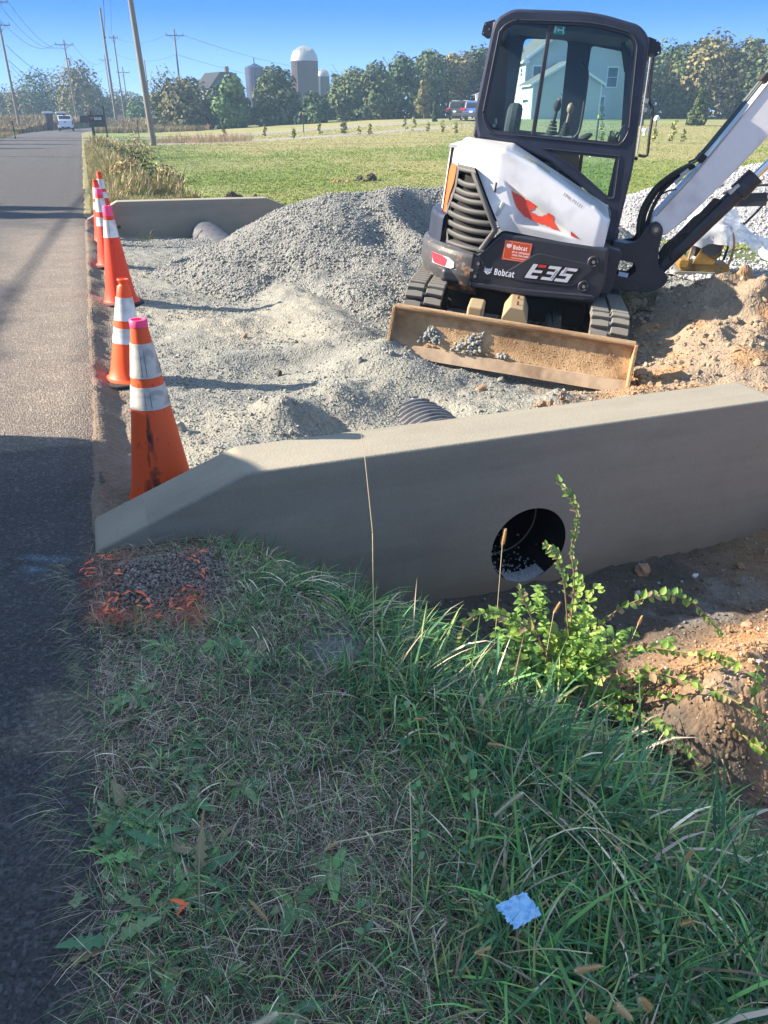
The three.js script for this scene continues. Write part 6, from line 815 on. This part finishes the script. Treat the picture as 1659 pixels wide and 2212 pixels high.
  tufts.forEach(([x, z, s], i) => {
    const t = thing('grass_tuft', ['low green grass tuft where the orange paint ends at the wall', 'green tuft leaning on the wall foot left of the tall dry stalk', 'long green tuft hanging into the ditch right of the tall dry stalk', 'short tuft right of the asphalt crumbs', 'thick tuft on the ditch edge below the pipe mouth', 'thick tuft at the ditch edge left of the honeysuckle', 'green tuft at the foot of the honeysuckle', 'tuft between the asphalt crumbs and the tall stalk', 'tuft under the lower honeysuckle branches', 'tuft at the dark hollow on the right', 'tuft by the pale dusty patch', 'tuft in the lush grass behind the large foxtail', 'tuft left of the large foxtail', 'tuft at the right below the dark hollow', 'tuft above the blue scrap'][i], 'grass', [x, H(x, z), z], 0, 'grass tufts on the verge');
    const L = [[], []]; for (let k = 0; k < 130; k++) { const a = r() * TAU, q = .09 * Math.sqrt(r()) * s, l = s * (.16 + .2 * r()), yaw = (r() < .55 ? .9 + (r() - .5) * 1.6 : r() * TAU); L[k % 2].push([mtx(V(Math.cos(a) * q, -.01, Math.sin(a) * q), eul(.25 + .8 * r(), yaw, 0), V(l * (.55 + .35 * r()), l, l)), r() < .25 ? tanC() : grnC()]); }
    L.forEach((l, k) => instances('blades', G1[2 + k], grassMat, l, t));
  });
}
// field grass, roadside weeds
{
  const r = rng(601), tg = mergeGeometries([0, 1, 2, 3, 4, 5, 6, 7, 8].map(k => T(bladeGeo(.8 + .4 * r(), .10, .5 + r() * 1.2, 3), [(r() - .5) * .5, 0, (r() - .5) * .5], [0, k * .77, 0]))), L = [];
  for (let i = 0; i < 90000; i++) {
    const d = 12 + 68 * Math.pow(r(), 2.0), a = -.12 + 1.02 * r(), x = Math.sin(a) * d, z = -Math.cos(a) * d, u = x - roadEdge(z); if (u < .2 || (z > -15.6 && x < 8) || (z > -9 && x < 12)) continue;
    const t1 = Math.abs(-z - (57 + u * .35)), t2 = Math.abs(-z - (72 + u * .28)); if ((t1 < 1.4 && u < 30) || t2 < 1.8) continue;
    const dry = sm(-.3, .25, fb(x * .12, z * .12, 3, 63) + .3 * vn(x, z, 64) + .15 * sm(5, 14, u)), s = (.028 + .032 * r()) * (1 + d / 60) * (1 - .3 * dry), v = .75 + .5 * r(), m = clamp(dry * .75 + (r() - .5) * .5);
    L.push([mtx(V(x, H(x, z) - .005, z), eul(0, r() * TAU, 0), V(s * 1.5, s, s * 1.5)), rgb(mix(.24, .46, m) * v, mix(.31, .39, m) * v, mix(.06, .17, m) * v)]);
  }
  instances('field_grass', tg, grassMat, L, scene, 'short green and yellowing grass of the field', 'grass');
  const W = [[], []];
  for (let i = 0; i < 30000; i++) {                                    // dry weeds along the right road edge
    const z = -15.7 - 44 * Math.pow(r(), 1.6), u = .12 + 1.9 * Math.pow(r(), 1.2), x = roadEdge(z) + u, lim = sm(0, .9, u + .3 * vn(z * 1.3, 5, 72)) * (1 - sm(1.2, 2.4, u + .5 * vn(z * .6, 1, 71))); if (r() > lim + .1) continue;
    const tall = sm(-.1, .5, fb(x * 1.1, z * .6, 3, 73)) , s = .12 + (.2 + .45 * tall * sm(.3, .8, u)) * (.5 + r()) * sm(0, .5, u), v = .7 + .6 * r(), g = r() < .25 + .35 * (1 - tall);
    W[i % 2].push([mtx(V(x, H(x, z) - .01, z), eul((r() - .5) * .5, r() * TAU, (r() - .5) * .5), V(s * .55, s, s * .55)), g ? rgb(.22 * v, .26 * v, .08 * v) : rgb(.50 * v, .38 * v, .20 * v)]);
  }
  for (let i = 0; i < 26000; i++) { const L2 = r() < .45, z = -100 - 90 * r(), u = L2 ? -6.6 - 12 * r() * r() : 1.2 + 13 * r(), x = roadEdge(z) + u; if (!L2 && r() < .3 && z > -130) continue; const s = .6 + 1.2 * r() * sm(-100, -135, z) + .25 * r(), v = .7 + .6 * r(); W[i % 2].push([mtx(V(x, H(x, z), z), eul(0, r() * TAU, 0), V(s * .9, s, s * .9)), r() < .25 ? rgb(.1 * v, .12 * v, .05 * v) : rgb(.33 * v, .24 * v, .12 * v)]); }
  for (let i = 0; i < 6000; i++) { const z = -20 - 80 * r(), x = -6.5 - 5 * r(), s = .15 + .5 * r() * r(), v = .7 + .6 * r(); W[i % 2].push([mtx(V(x, H(x, z), z), eul(0, r() * TAU, 0), V(s * .6, s, s * .6)), rgb(.3 * v, .24 * v, .12 * v)]); }
  for (let i = 0; i < 700; i++) { const a = r() * TAU, q = Math.sqrt(r()), u = 8 + Math.cos(a) * 3.6 * q, z = -61 + Math.sin(a) * 2.2 * q, x = roadEdge(z) + u, s = .2 + .8 * r() * r(), v = .7 + .6 * r(); W[i % 2].push([mtx(V(x, H(x, z), z), eul(0, r() * TAU, 0), V(s * .3, s, s * .3)), rgb(.42 * v, .30 * v, .18 * v)]); }
  const wg = k => { const q = rng(620 + k); return mergeGeometries([0, 1, 2, 3, 4, 5, 6].map(i => T(bladeGeo(.6 + .5 * q(), .07, .3 + q() * .9, 4), [(q() - .5) * .4, 0, (q() - .5) * .4], [0, i * .9 + q(), 0]))); };
  W.forEach((l, k) => instances('roadside_weeds', wg(k), grassMat, l, scene, 'dry tan weeds along the road edge', 'weeds'));
  // leafy bushes among the weeds
  [[1.35, -19.4, 1.1, .75, 'green leafy bush at the left end of the far headwall'], [.95, -22.5, 1.0, .8, 'yellowing bush right behind the farthest cone'], [1.5, -27, 1.3, .9, 'tall weedy bush halfway along the roadside'], [1.9, -38, 2.0, 1.0, 'dense dark bush below the nearest leaning pole'], [1.3, -33, 1.3, .8, 'dry bush between the dark bush and the road'], [2.0, -24, .9, .5, 'low green bush beside the field behind the headwall']].forEach(([x, z, w, h, lb], i) => {
    const t = thing('weed_bush', lb, 'bush', [x, H(x, z) - .05, z]); const st = []; for (let k = 0; k < 16; k++) { const a = r() * TAU, q = w * .35 * r(); st.push(tube([[0, 0, 0], [Math.cos(a) * q * .5, h * .5, Math.sin(a) * q * .5], [Math.cos(a) * q * 1.2, h * (.8 + .3 * r()), Math.sin(a) * q * 1.2]], .005, 6, 4)); }
    part('stems', st, mat(.22, .16, .09), t); part('foliage', crownGeo({ h, w, n: 900, leaf: .075, lobes: 14, low: .02, sparse: 1, col: i % 2 ? [.20, .17, .06] : [.07, .10, .025], col2: i % 2 ? [.36, .27, .12] : [.16, .18, .06], seed: 700 + i }), leafMat, t);
  });
  // small tufts on the works side
  [[4.25, -5.55, 'dry green tuft growing on the soil lump behind the right track'], [6.2, -6.7, 'dry tuft in front of the yellow compactor'], [.75, -14.6, 'pulled out dry weed lying at the foot of the far headwall'], [5.6, -4.9, 'straw tuft on the soil mound at the right edge'], [7.2, -5.9, 'green tuft right of the soil mound'], [5.0, -4.6, 'straw hanging over the soil mound face']].forEach(([x, z, lb], i) => { const t = thing('grass_tuft', lb, 'grass', [x, H(x, z) + (i < 1 ? .12 : .0), z]), L = []; for (let k = 0; k < 110; k++) { const l = .12 + .22 * r(); L.push([mtx(V((r() - .5) * .22, 0, (r() - .5) * .22), eul(.2 + r() * 1.1, r() * TAU, 0), V(l * .4, l, l)), i % 2 || r() < .4 ? rgb(.36, .28, .15) : rgb(.17, .22, .06)]); } instances('blades', G1[1], grassMat, L, t); });
}
// ---------------------------------------------------------------- single plants of the foreground
{
  const r = rng(801), stemM = mat(.24, .15, .09, .8), stemG = mat(.13, .17, .06, .7);
  const hl = [lm(.24, .40, .06), lm(.32, .44, .08), lm(.16, .30, .05), lm(.34, .33, .11), lm(.40, .27, .14, .25)], ovate = [leafGeo(1, .62, { curl: .25, fold: .4 }), leafGeo(1, .56, { curl: .5, fold: .25 }), leafGeo(1, .68, { curl: -.1, fold: .5 })];
  let nBush = 0; const bushX = [[], [], []];
  function leaf(parent, g, m, p, dir, up, s) { if (parent.name === 'honeysuckle_bush' && ++nBush > 300) { const y = dir.clone().normalize(), x = V().crossVectors(y, up).normalize(), z = V().crossVectors(x, y); bushX[nBush % 3].push(g.clone().applyMatrix4(new THREE.Matrix4().makeBasis(x, y, z).scale(V(s, s, s)).setPosition(p))); return; } const o = new THREE.Mesh(g, m); o.name = 'leaf'; const y = dir.clone().normalize(), x = V().crossVectors(y, up).normalize(), z = V().crossVectors(x, y); o.quaternion.setFromRotationMatrix(new THREE.Matrix4().makeBasis(x, y, z)); o.position.copy(p); o.scale.setScalar(s); o.castShadow = o.receiveShadow = true; parent.add(o); return o; }
  function branch(t, pts, o = {}) {                    // pts in world; leaves in opposite pairs along it
    const off = t.position, c = new THREE.CatmullRomCurve3(pts.map(p => p.clone().sub(off))), len = c.getLength(), n = Math.round(len / (o.gap ?? .03));
    part('stem', new THREE.TubeGeometry(c, 30, o.r ?? .0028, 6), o.m ?? stemM, t);
    for (let i = 1; i <= n; i++) { const q = i / n; if (q < (o.from ?? .1)) continue; const p = c.getPoint(q), tn = c.getTangent(q), side = V(-tn.y, tn.x, 0).lerp(V().crossVectors(tn, V(.3, .2, 1)), .5 + .5 * r()).normalize(); for (const sgn of [-1, 1]) { if (r() < (o.bare ?? .12)) continue; const d = side.clone().multiplyScalar(sgn).addScaledVector(tn, .5 + .3 * r()).add(V((r() - .5) * .6, (r() - .3) * .5, (r() - .5) * .6)); leaf(t, o.g ?? ovate[Math.floor(r() * 3)], (o.ms ?? hl)[Math.floor(Math.pow(r(), o.pw ?? 1.2) * (o.ms ?? hl).length)], p, d, V(r() - .5 - .3, 1, .6 + r() * .5), 1.05 * (o.s ?? .034) * (.75 + .45 * r()) * (1 - .35 * q * (o.tipSmall ?? 1))); } }
  }
  const B = V(1.38, -.38, -1.98), bush = thing('honeysuckle_bush', 'leafy honeysuckle bush with long sunlit shoots in front of the pipe mouth', 'bush', B.toArray());
  const sh = (z0, z1, uv, o) => { const pts = uv.map(([u, v], i) => onZ(u, v, mix(z0, z1, i / (uv.length - 1)))); branch(bush, pts, o); };
  sh(-2.0, -2.08, [[1222, 1480], [1232, 1360], [1240, 1250], [1235, 1180], [1248, 1120], [1230, 1070], [1205, 1038]], { gap: .028, r: .003 });
  sh(-2.0, -2.0, [[1236, 1470], [1225, 1330], [1215, 1240], [1195, 1190], [1178, 1178]], { from: .35, gap: .026 });
  sh(-2.0, -1.92, [[1250, 1440], [1300, 1345], [1370, 1300], [1440, 1285], [1500, 1305], [1545, 1355], [1560, 1370]], { gap: .028, from: .15, s: .038 });
  sh(-1.98, -1.9, [[1200, 1430], [1130, 1350], [1060, 1325], [1010, 1340], [992, 1390]], { gap: .026, pw: 1.6 });
  sh(-1.95, -2.0, [[1180, 1420], [1150, 1340], [1130, 1290], [1122, 1270]], { gap: .024, from: .4 });
  sh(-1.9, -1.5, [[1260, 1440], [1380, 1400], [1480, 1410], [1560, 1425], [1590, 1440]], { gap: .022, s: .036, bare: .06, from: .05, pw: 1});
  sh(-1.85, -1.35, [[1260, 1480], [1370, 1450], [1480, 1470], [1580, 1510], [1655, 1560]], { gap: .022, s: .036, bare: .06, from: .05, pw: 1});
  sh(-1.8, -1.3, [[1240, 1520], [1340, 1530], [1430, 1570], [1500, 1640], [1530, 1720]], { gap: .022, s: .036, bare: .06, from: .05, pw: 1});
  sh(-1.85, -1.25, [[1260, 1520], [1400, 1500], [1540, 1540], [1620, 1600], [1680, 1640]], { gap: .022, s: .036, bare: .06, from: .05, pw: 1});
  sh(-1.8, -1.25, [[1220, 1530], [1300, 1580], [1400, 1640], [1440, 1730], [1460, 1800]], { gap: .022, s: .036, bare: .06, from: .05, pw: 1});
  sh(-1.4, -1.15, [[1560, 1640], [1580, 1700], [1570, 1760], [1600, 1800]], { gap: .032, bare: .25, s: .03, pw: .8 }); sh(-1.4, -1.2, [[1640, 1440], [1630, 1500], [1650, 1580]], { gap: .026, s: .034 });
  for (let k = 0; k < 0; k++) { const a = r() * TAU, L = .13 + .14 * r(), h = .06 + .17 * r(); branch(bush, [B.clone().add(V(.05 * (r() - .5), .02, .05 * (r() - .5))), B.clone().add(V(Math.cos(a) * L * .5, h * .8 + .04, Math.sin(a) * L * .4)), B.clone().add(V(Math.cos(a) * L, h, Math.sin(a) * L * .8))], { gap: .03, from: .25, s: .033, r: .002, pw: 1.8 }); }
  { // the thick heart of the bush
    const gs = [[], [], []]; const sp = []; for (let k = 0; k < 60; k++) { const a = r() * TAU, el = .1 + 1.15 * r(), L = .18 + .34 * r(); sp.push([Math.cos(a) * Math.cos(el) * L * 1.25 - .05, Math.sin(el) * L * .85, Math.sin(a) * Math.cos(el) * L * .8]); } for (let k = 0; k < 3000; k++) { const b = sp[k % 60], f = Math.pow(r(), .7), a = Math.atan2(b[2], b[0]) + (r() - .5) * 2, c = V(b[0] * f + .03 + .03 * (r() - .5), b[1] * f + .01 + .03 * (r() - .5), b[2] * f + .03 * (r() - .5)); const g = ovate[k % 3].clone(), y = V(Math.cos(a) + (r() - .5) * 1.4, r() * .9 - .2, Math.sin(a) + (r() - .5) * 1.4).normalize(), up = V(r() - .5, 1, r() * .8), x = V().crossVectors(y, up).normalize(), z = V().crossVectors(x, y), s = .02 + .022 * r(); g.applyMatrix4(new THREE.Matrix4().makeBasis(x, y, z).scale(V(s, s, s)).setPosition(c)); gs[k % 3].push(g); }
    gs.forEach((g, k) => { part('inner_foliage', [...g, ...bushX[k]], hl[[0, 2, 1][k]], bush).userData.kind = 'stuff'; });
  }
  // upright leafy weeds and suckers in the shade
  const wl = [lm(.11, .30, .10, .25), lm(.20, .42, .12, .25), lm(.09, .24, .10, .25), lm(.24, .36, .15, .25)], lance = [leafGeo(1, .42, { curl: .35, fold: .3 }), leafGeo(1, .48, { curl: .55, fold: .25 })];
  [[955, 1700, 1500, -1.46, .045, 'leafy weed rising left of the honeysuckle'], [1000, 1900, 1640, -1.36, .05, 'broad leaved weed in the grass right of centre'], [1405, 2200, 1880, -.9, .032, 'upright round leaved sucker near the right bottom'], [865, 1640, 1530, -1.62, .05, 'small weed with dark leaves below the tall dry stalk'], [770, 2050, 1960, -1.0, .045, 'four leaved weed in the lower middle'], [890, 1900, 1700, -1.22, .035, 'thin weed with drooping leaves left of the large foxtail'], [1030, 2020, 1930, -.98, .045, 'small weed just left of the blue scrap'], [1640, 2000, 1820, -.92, .03, 'sparse weed at the right edge']].forEach(([u, v0, v1, z, s, lb], i) => {
    const b = onY(u, v0, .06), t0 = onZ(u + 10, v1, b.z - .02); const t = thing('leafy_weed', lb, 'weed', b.toArray()); branch(t, [b, b.clone().lerp(t0, .5).add(V(.01, 0, .01)), t0], { gap: s * .95, from: .25, s: s * .66, g: i % 2 ? ovate[0] : lance[i % 2], ms: wl, m: stemG, r: .0022, tipSmall: .8, bare: .05 });
  });
  // flat rosettes
  const deadLeaf = lm(.30, .24, .12, .2), dg = [leafGeo(1, .36, { lobe: .55, teeth: 6, curl: .3, n: 30, wavy: .4 }), leafGeo(1, .33, { lobe: .45, teeth: 5, curl: .45, n: 22, wavy: .5, ph: 2 }), leafGeo(1, .31, { lobe: .38, teeth: 5, curl: .2, n: 20, wavy: .6, ph: 4 })], pg = [leafGeo(1, .36, { curl: .5, fold: .3, wavy: .3 }), leafGeo(1, .32, { curl: .35, fold: .35, wavy: .5, ph: 2 })];
  [[290, 1510, .1, 9, 0, 'dandelion rosette beside the asphalt, second from the wall'], [270, 1760, .09, 10, 0, 'large dandelion rosette at the asphalt edge left of centre'], [330, 1850, .10, 10, 0, 'largest dandelion rosette in the left foreground'], [215, 1900, .09, 7, 0, 'dandelion rosette whose leaves reach over the asphalt'], [245, 2040, .09, 7, 0, 'dandelion rosette with a torn leaf in the left bottom'], [210, 2150, .1, 7, 0, 'dandelion rosette at the left bottom corner of the grass'], [430, 1900, .09, 8, 0, 'dandelion rosette right beside the orange painted leaf'], [480, 1390, .10, 9, 1, 'broad plantain rosette below the asphalt crumbs'], [560, 1420, .09, 8, 1, 'plantain rosette left of the pale dusty patch'], [570, 1310, .14, 14, 1, 'star shaped grass rosette near the headwall foot'], [720, 1890, .085, 11, 1, 'deep green plantain rosette in the middle of the foreground'], [640, 1960, .06, 8, 1, 'smaller plantain rosette left of the deep green one'], [620, 2190, .07, 8, 0, 'pale dandelion leaves at the bottom beside the foxtail'], [190, 1600, .08, 7, 0, 'small dandelion rosette on the asphalt edge'], [520, 1700, .07, 6, 1, 'small plantain in the dry thatch'], [350, 1400, .08, 7, 0, 'ragged dandelion just below the orange painted leaves'],
    ...Array.from({ length: 18 }, () => [160 + 330 * r(), 1600 + 520 * r(), .035 + .05 * r(), 6 + Math.floor(3 * r()), 0, 'small dandelion rosette in the patch of weeds along the asphalt'])].forEach(([u, v, s, n, k, lb], i) => {
    const p = onY(u, v, -.01), t = thing(k ? 'plantain' : 'dandelion', lb, 'weed', [p.x, H(p.x, p.z) + .012, p.z]); if (lb.startsWith('small dandelion rosette in')) t.userData.group = 'dandelion rosettes along the asphalt'; const star = n > 12;
    for (let q = 0; q < n + 4; q++) { const a = q / n * TAU + r() * 1.1, el = star ? .25 + .5 * r() : .05 + .75 * r() * r() + .1 * r(), d = V(Math.cos(a) * Math.cos(el), Math.sin(el), Math.sin(a) * Math.cos(el)); leaf(t, star ? G1[0] : (k ? pg : dg)[Math.floor(r() * (k ? 2 : 3))], r() < .1 ? deadLeaf : wl[Math.floor(r() * 4)], V(d.x * .008, 0, d.z * .008), d, V(0, 1, 0).addScaledVector(d, -.3), (s + .02) * (.4 + .85 * r()) * (star ? 1.1 : .9)); }
    part('crown', T(new THREE.SphereGeometry(.008, 8, 6), [0, 0, 0], [0, 0, 0], [1, .6, 1]), stemG, t);
  });
  // leaves sprayed with orange paint
  const pm = [mat(.95, .15, .03, .5), mat(.85, .13, .05, .6), mat(.9, .24, .09, .6)]; let np = 0;
  const painted = (u, v, s, lb) => { s *= .8; const p = onY(u, v, .012), t = thing('painted_leaf', lb, 'leaf', [p.x, H(p.x, p.z) + .06, p.z], 0, lb.startsWith('small') ? 'small orange painted leaves round the asphalt crumbs' : null); for (let q = 0; q < 2; q++) { const a = r() * TAU; leaf(t, dg[q], pm[np++ % 3], V((r() - .5) * s, 0, (r() - .5) * s), V(Math.cos(a), .35, Math.sin(a)), V(0, 1, 0), s * (.8 + .5 * r())); } };
  painted(418, 1972, .04, 'bright orange painted leaf alone in the left foreground'); painted(137, 1896, .018, 'tiny orange flake on the asphalt edge');
  for (let i = 0; i < 34; i++) { const a = r() * TAU, q = r(); const u = i < 18 ? 225 + 200 * r() : i < 28 ? 175 + 100 * r() : 400 + 45 * r(), v = i < 18 ? 1318 + 32 * (r() + r() - 1) + (i % 5) * 4 : i < 28 ? 1218 + 50 * r() : 1205 + 110 * r(); painted(u, v, .03 + .03 * r() * r(), 'small dry leaf sprayed with orange paint beside the asphalt crumbs'); }
  { const L = []; for (let i = 0; i < 2600; i++) { const k = r(), u = k < .6 ? 190 + 260 * r() : k < .85 ? 180 + 105 * r() : 395 + 50 * r(), v = k < .6 ? 1335 + 36 * (r() + r() - 1) : k < .85 ? 1210 + 70 * r() : 1200 + 120 * r(), p = onY(u, v, 0), l = .03 + .06 * r(), q = .35 + .75 * r(); if (r() > .1 + 1.1 * sm(-.1, .4, fb(p.x * 11, p.z * 11, 2, 461))) continue; L.push([mtx(V(p.x, H(p.x, p.z) + .025 + .04 * r(), p.z), eul(.9 + .6 * r(), r() * TAU, 0), V(l * .8, l, l)), rgb(.72 * q, .17 * q, .09 * q)]); } instances('painted_grass', T1[1], grassMat, L, scene, 'dry grass blades reddened by orange marking paint', 'grass'); }
  // foxtails, tall stalks
  const straw = mat(.62, .50, .28, .8), headM = lm(.74, .53, .27, .3), headP = lm(.82, .74, .55, .4);
  function foxtail(u0, v0, u1, v1, z, hl, hr, lb, o = {}) {            // seed head from pixel (u0, v0) down its stalk to (u1, v1)
    const a = z < -1.85 ? onZ(u0, v0, z) : onY(u0, v0, .31 + (o.hy ?? 0)), b = z < -1.85 ? onZ(u1, v1, z) : onY(u1, v1, .05); const g0 = Math.min(b.y, H(b.x, b.z)); const t = thing('foxtail_grass', lb, 'grass', [b.x, b.y, b.z]); const A = a.clone().sub(b), mid = A.clone().multiplyScalar(.5).add(V(o.bow ?? 0, Math.abs(o.bow ?? 0) * 1.2, 0));
    const cv = new THREE.CatmullRomCurve3([V(0, Math.min(0, g0 - b.y), 0), mid, A]); part('stalk', new THREE.TubeGeometry(cv, 24, o.sr ?? .0012, 5), straw, t);
    const d = o.dir ? V(...o.dir).normalize() : cv.getTangent(1), gs = [], q = new THREE.Quaternion().setFromUnitVectors(V(0, 1, 0), d), bend = o.curve ?? 0;
    const at = s => V(bend * hl * s * s, s * hl, 0).applyQuaternion(q).add(A); const core = []; for (let i = 0; i <= 6; i++) core.push(at(i / 6).toArray()); gs.push(tube(core, hr * .38, 14, 8));
    for (let i = 0; i < (o.n ?? 260) * 1.5; i++) { const s = r(), th = r() * TAU, p = at(s), e = V(Math.cos(th), .75, Math.sin(th)).applyQuaternion(q).normalize(), l = hr * (1 + .9 * r()) * (1 - .5 * s * s), w = V(-Math.sin(th), 0, Math.cos(th)).applyQuaternion(q).multiplyScalar(o.bw ?? .0007); const gg = new THREE.BufferGeometry(), p2 = p.clone().addScaledVector(e, l); gg.setAttribute('position', new THREE.Float32BufferAttribute([...p.clone().add(w).toArray(), ...p.clone().sub(w).toArray(), ...p2.toArray()], 3)); gg.computeVertexNormals(); gs.push(gg); }
    part('seed_head', gs, o.pale ? headP : headM, t);
  }
  foxtail(1085, 1178, 1060, 1500, -2.0, .062, .008, 'upright sunlit tan seed head in front of the pipe mouth', { n: 500, dir: [.12, 1, 0], bw: .0008 });
  foxtail(1196, 1325, 1170, 1470, -1.98, .05, .008, 'sunlit seed head leaning among the honeysuckle leaves', { n: 400, dir: [.5, 1, 0], bw: .0008 }); foxtail(1378, 1350, 1330, 1470, -1.9, .04, .007, 'sunlit seed head under the arching honeysuckle shoot', { n: 300, dir: [.3, 1, 0], bw: .0008 });
  foxtail(1130, 1712, 1420, 2080, -1.1, .075, .0075, 'large pale foxtail head bending left in the middle of the grass', { n: 620, pale: 1, dir: [-1, -.25, .15], curve: -.25, bow: .02 }); foxtail(730, 1818, 1010, 1810, -1.18, .03, .005, 'small tan foxtail head on a long arching stalk left of centre', { dir: [-1, -.5, 0], bow: .02 });
  foxtail(1240, 2098, 1400, 2200, -.82, .05, .007, 'tan foxtail head lying to the right near the bottom', { dir: [1, -.12, .1], n: 420 }); foxtail(1330, 2170, 1290, 2110, -.8, .055, .007, 'foxtail head slanting down right near the bottom', { dir: [.7, -1, .2], n: 420 }); foxtail(1405, 2180, 1380, 2212, -.75, .05, .007, 'foxtail head beside the round leaved sucker at the bottom', { dir: [-.6, 1, 0], n: 380 }); foxtail(1290, 2212, 1240, 2160, -.74, .04, .007, 'foxtail head at the very bottom right of centre', { dir: [-.7, 1, 0], n: 300 });
  foxtail(600, 2188, 700, 2205, -.82, .055, .010, 'fluffy pale foxtail head at the bottom edge left of centre', { pale: 1, n: 620, dir: [-1, -.15, .2], curve: .3 }); foxtail(920, 1553, 970, 1600, -1.6, .03, .006, 'tan foxtail head left of the leafy weed', { dir: [-1, .3, 0] }); foxtail(1082, 1610, 1150, 1640, -1.5, .035, .006, 'grey foxtail head below the honeysuckle', { dir: [-1, .45, 0] }); foxtail(1040, 1520, 1050, 1580, -1.75, .03, .006, 'small foxtail head at the left foot of the honeysuckle', { dir: [-.1, 1, 0], pale: 1 });
  foxtail(1025, 2060, 1100, 2080, -.92, .03, .006, 'foxtail head left below the blue scrap', { dir: [1, .05, 0] }); foxtail(1480, 1860, 1460, 1960, -1.05, .03, .006, 'dry foxtail head right of the lush grass', { dir: [.5, 1, 0] }); foxtail(1500, 1990, 1540, 2010, -.9, .03, .006, 'foxtail head by the right foreground weeds', { dir: [-1, .2, 0] }); foxtail(435, 1790, 425, 1950, -1.3, .05, .0035, 'thin dry seed spike standing above the orange painted leaf', { dir: [.2, 1, 0], n: 200 }); foxtail(575, 1985, 600, 2060, -1.0, .07, .004, 'brown seed spike in the dry thatch below centre', { dir: [-.4, 1, 0], n: 240 }); foxtail(1330, 1830, 1200, 1700, -1.15, .02, .004, 'small seed head at the end of a slanting straw', { dir: [.6, -.8, 0] });
  { const p = onZ(808, 1480, -1.75), q = onZ(805, 1150, -1.82), s = onZ(788, 985, -1.85), e = onZ(778, 925, -1.86), t = thing('dry_stalk', 'tall thin dry grass stalk standing in front of the headwall', 'grass', p.toArray()); const L = v => v.clone().sub(p).toArray(); part('stalk', [tube([[0, Math.min(0, H(p.x, p.z) - p.y), 0], L(p.clone().lerp(q, .5)), L(q)], .0016, 20, 5), tube([L(q), L(s)], .0013, 8, 5), tube([L(s), L(e)], .0007, 6, 4)], straw, t); part('node', T(new THREE.SphereGeometry(.0024, 6, 5), L(q)), mat(.3, .2, .1), t); }
  for (const [u0, v0, u1, v1, u2, v2, z, lb] of [[880, 2060, 890, 1900, 885, 1690, -1.15, 'thin upright dry straw left of the large foxtail'], [1140, 1640, 1270, 1760, 1400, 1860, -1.1, 'long slanting straw across the lush grass'], [560, 1880, 700, 1920, 830, 1945, -1.12, 'long green blade lying across the middle'], [1080, 2060, 1180, 2050, 1280, 2060, -.9, 'pale straw lying below the blue scrap']]) { const a = onY(u0, v0, .05), b = onY(u1, v1, .24), c = onY(u2, v2, .27); const t = thing('straw', lb, 'grass', a.toArray()); part('stalk', tube([[0, 0, 0], b.sub(a).toArray(), c.sub(a).toArray()], .0013, 24, 5), lb.includes('green') ? stemG : straw, t); }
  // the scrap of blue plastic
  { const p = onY(1115, 1985, .10), t = solo('plastic_scrap', gridGeo(26, 20, (i, j) => { const u = i / 25 - .5, v = j / 19 - .5, R = 1 - .12 * Math.abs(vn(i * .35, j * .35, 4)) * (Math.abs(u) > .38 || Math.abs(v) > .36 ? 1 : 0); return [u * .082 * R + .006 * vn(j * .8, 2, 6), .008 * vn(i * .35, j * .35, 5) + .003 * vn(i * .6, j * .6, 7) + .02 * (v + .5), v * .06 * R + .01 * u]; }), mat(.36, .62, .88, .4), 'torn scrap of pale blue plastic lying in the grass', 'litter'); t.position.set(p.x, H(p.x, p.z) + .13, p.z); t.scale.setScalar(.95); t.rotation.set(.5, .25, -.12); }
}
renderer.render(scene, camera);
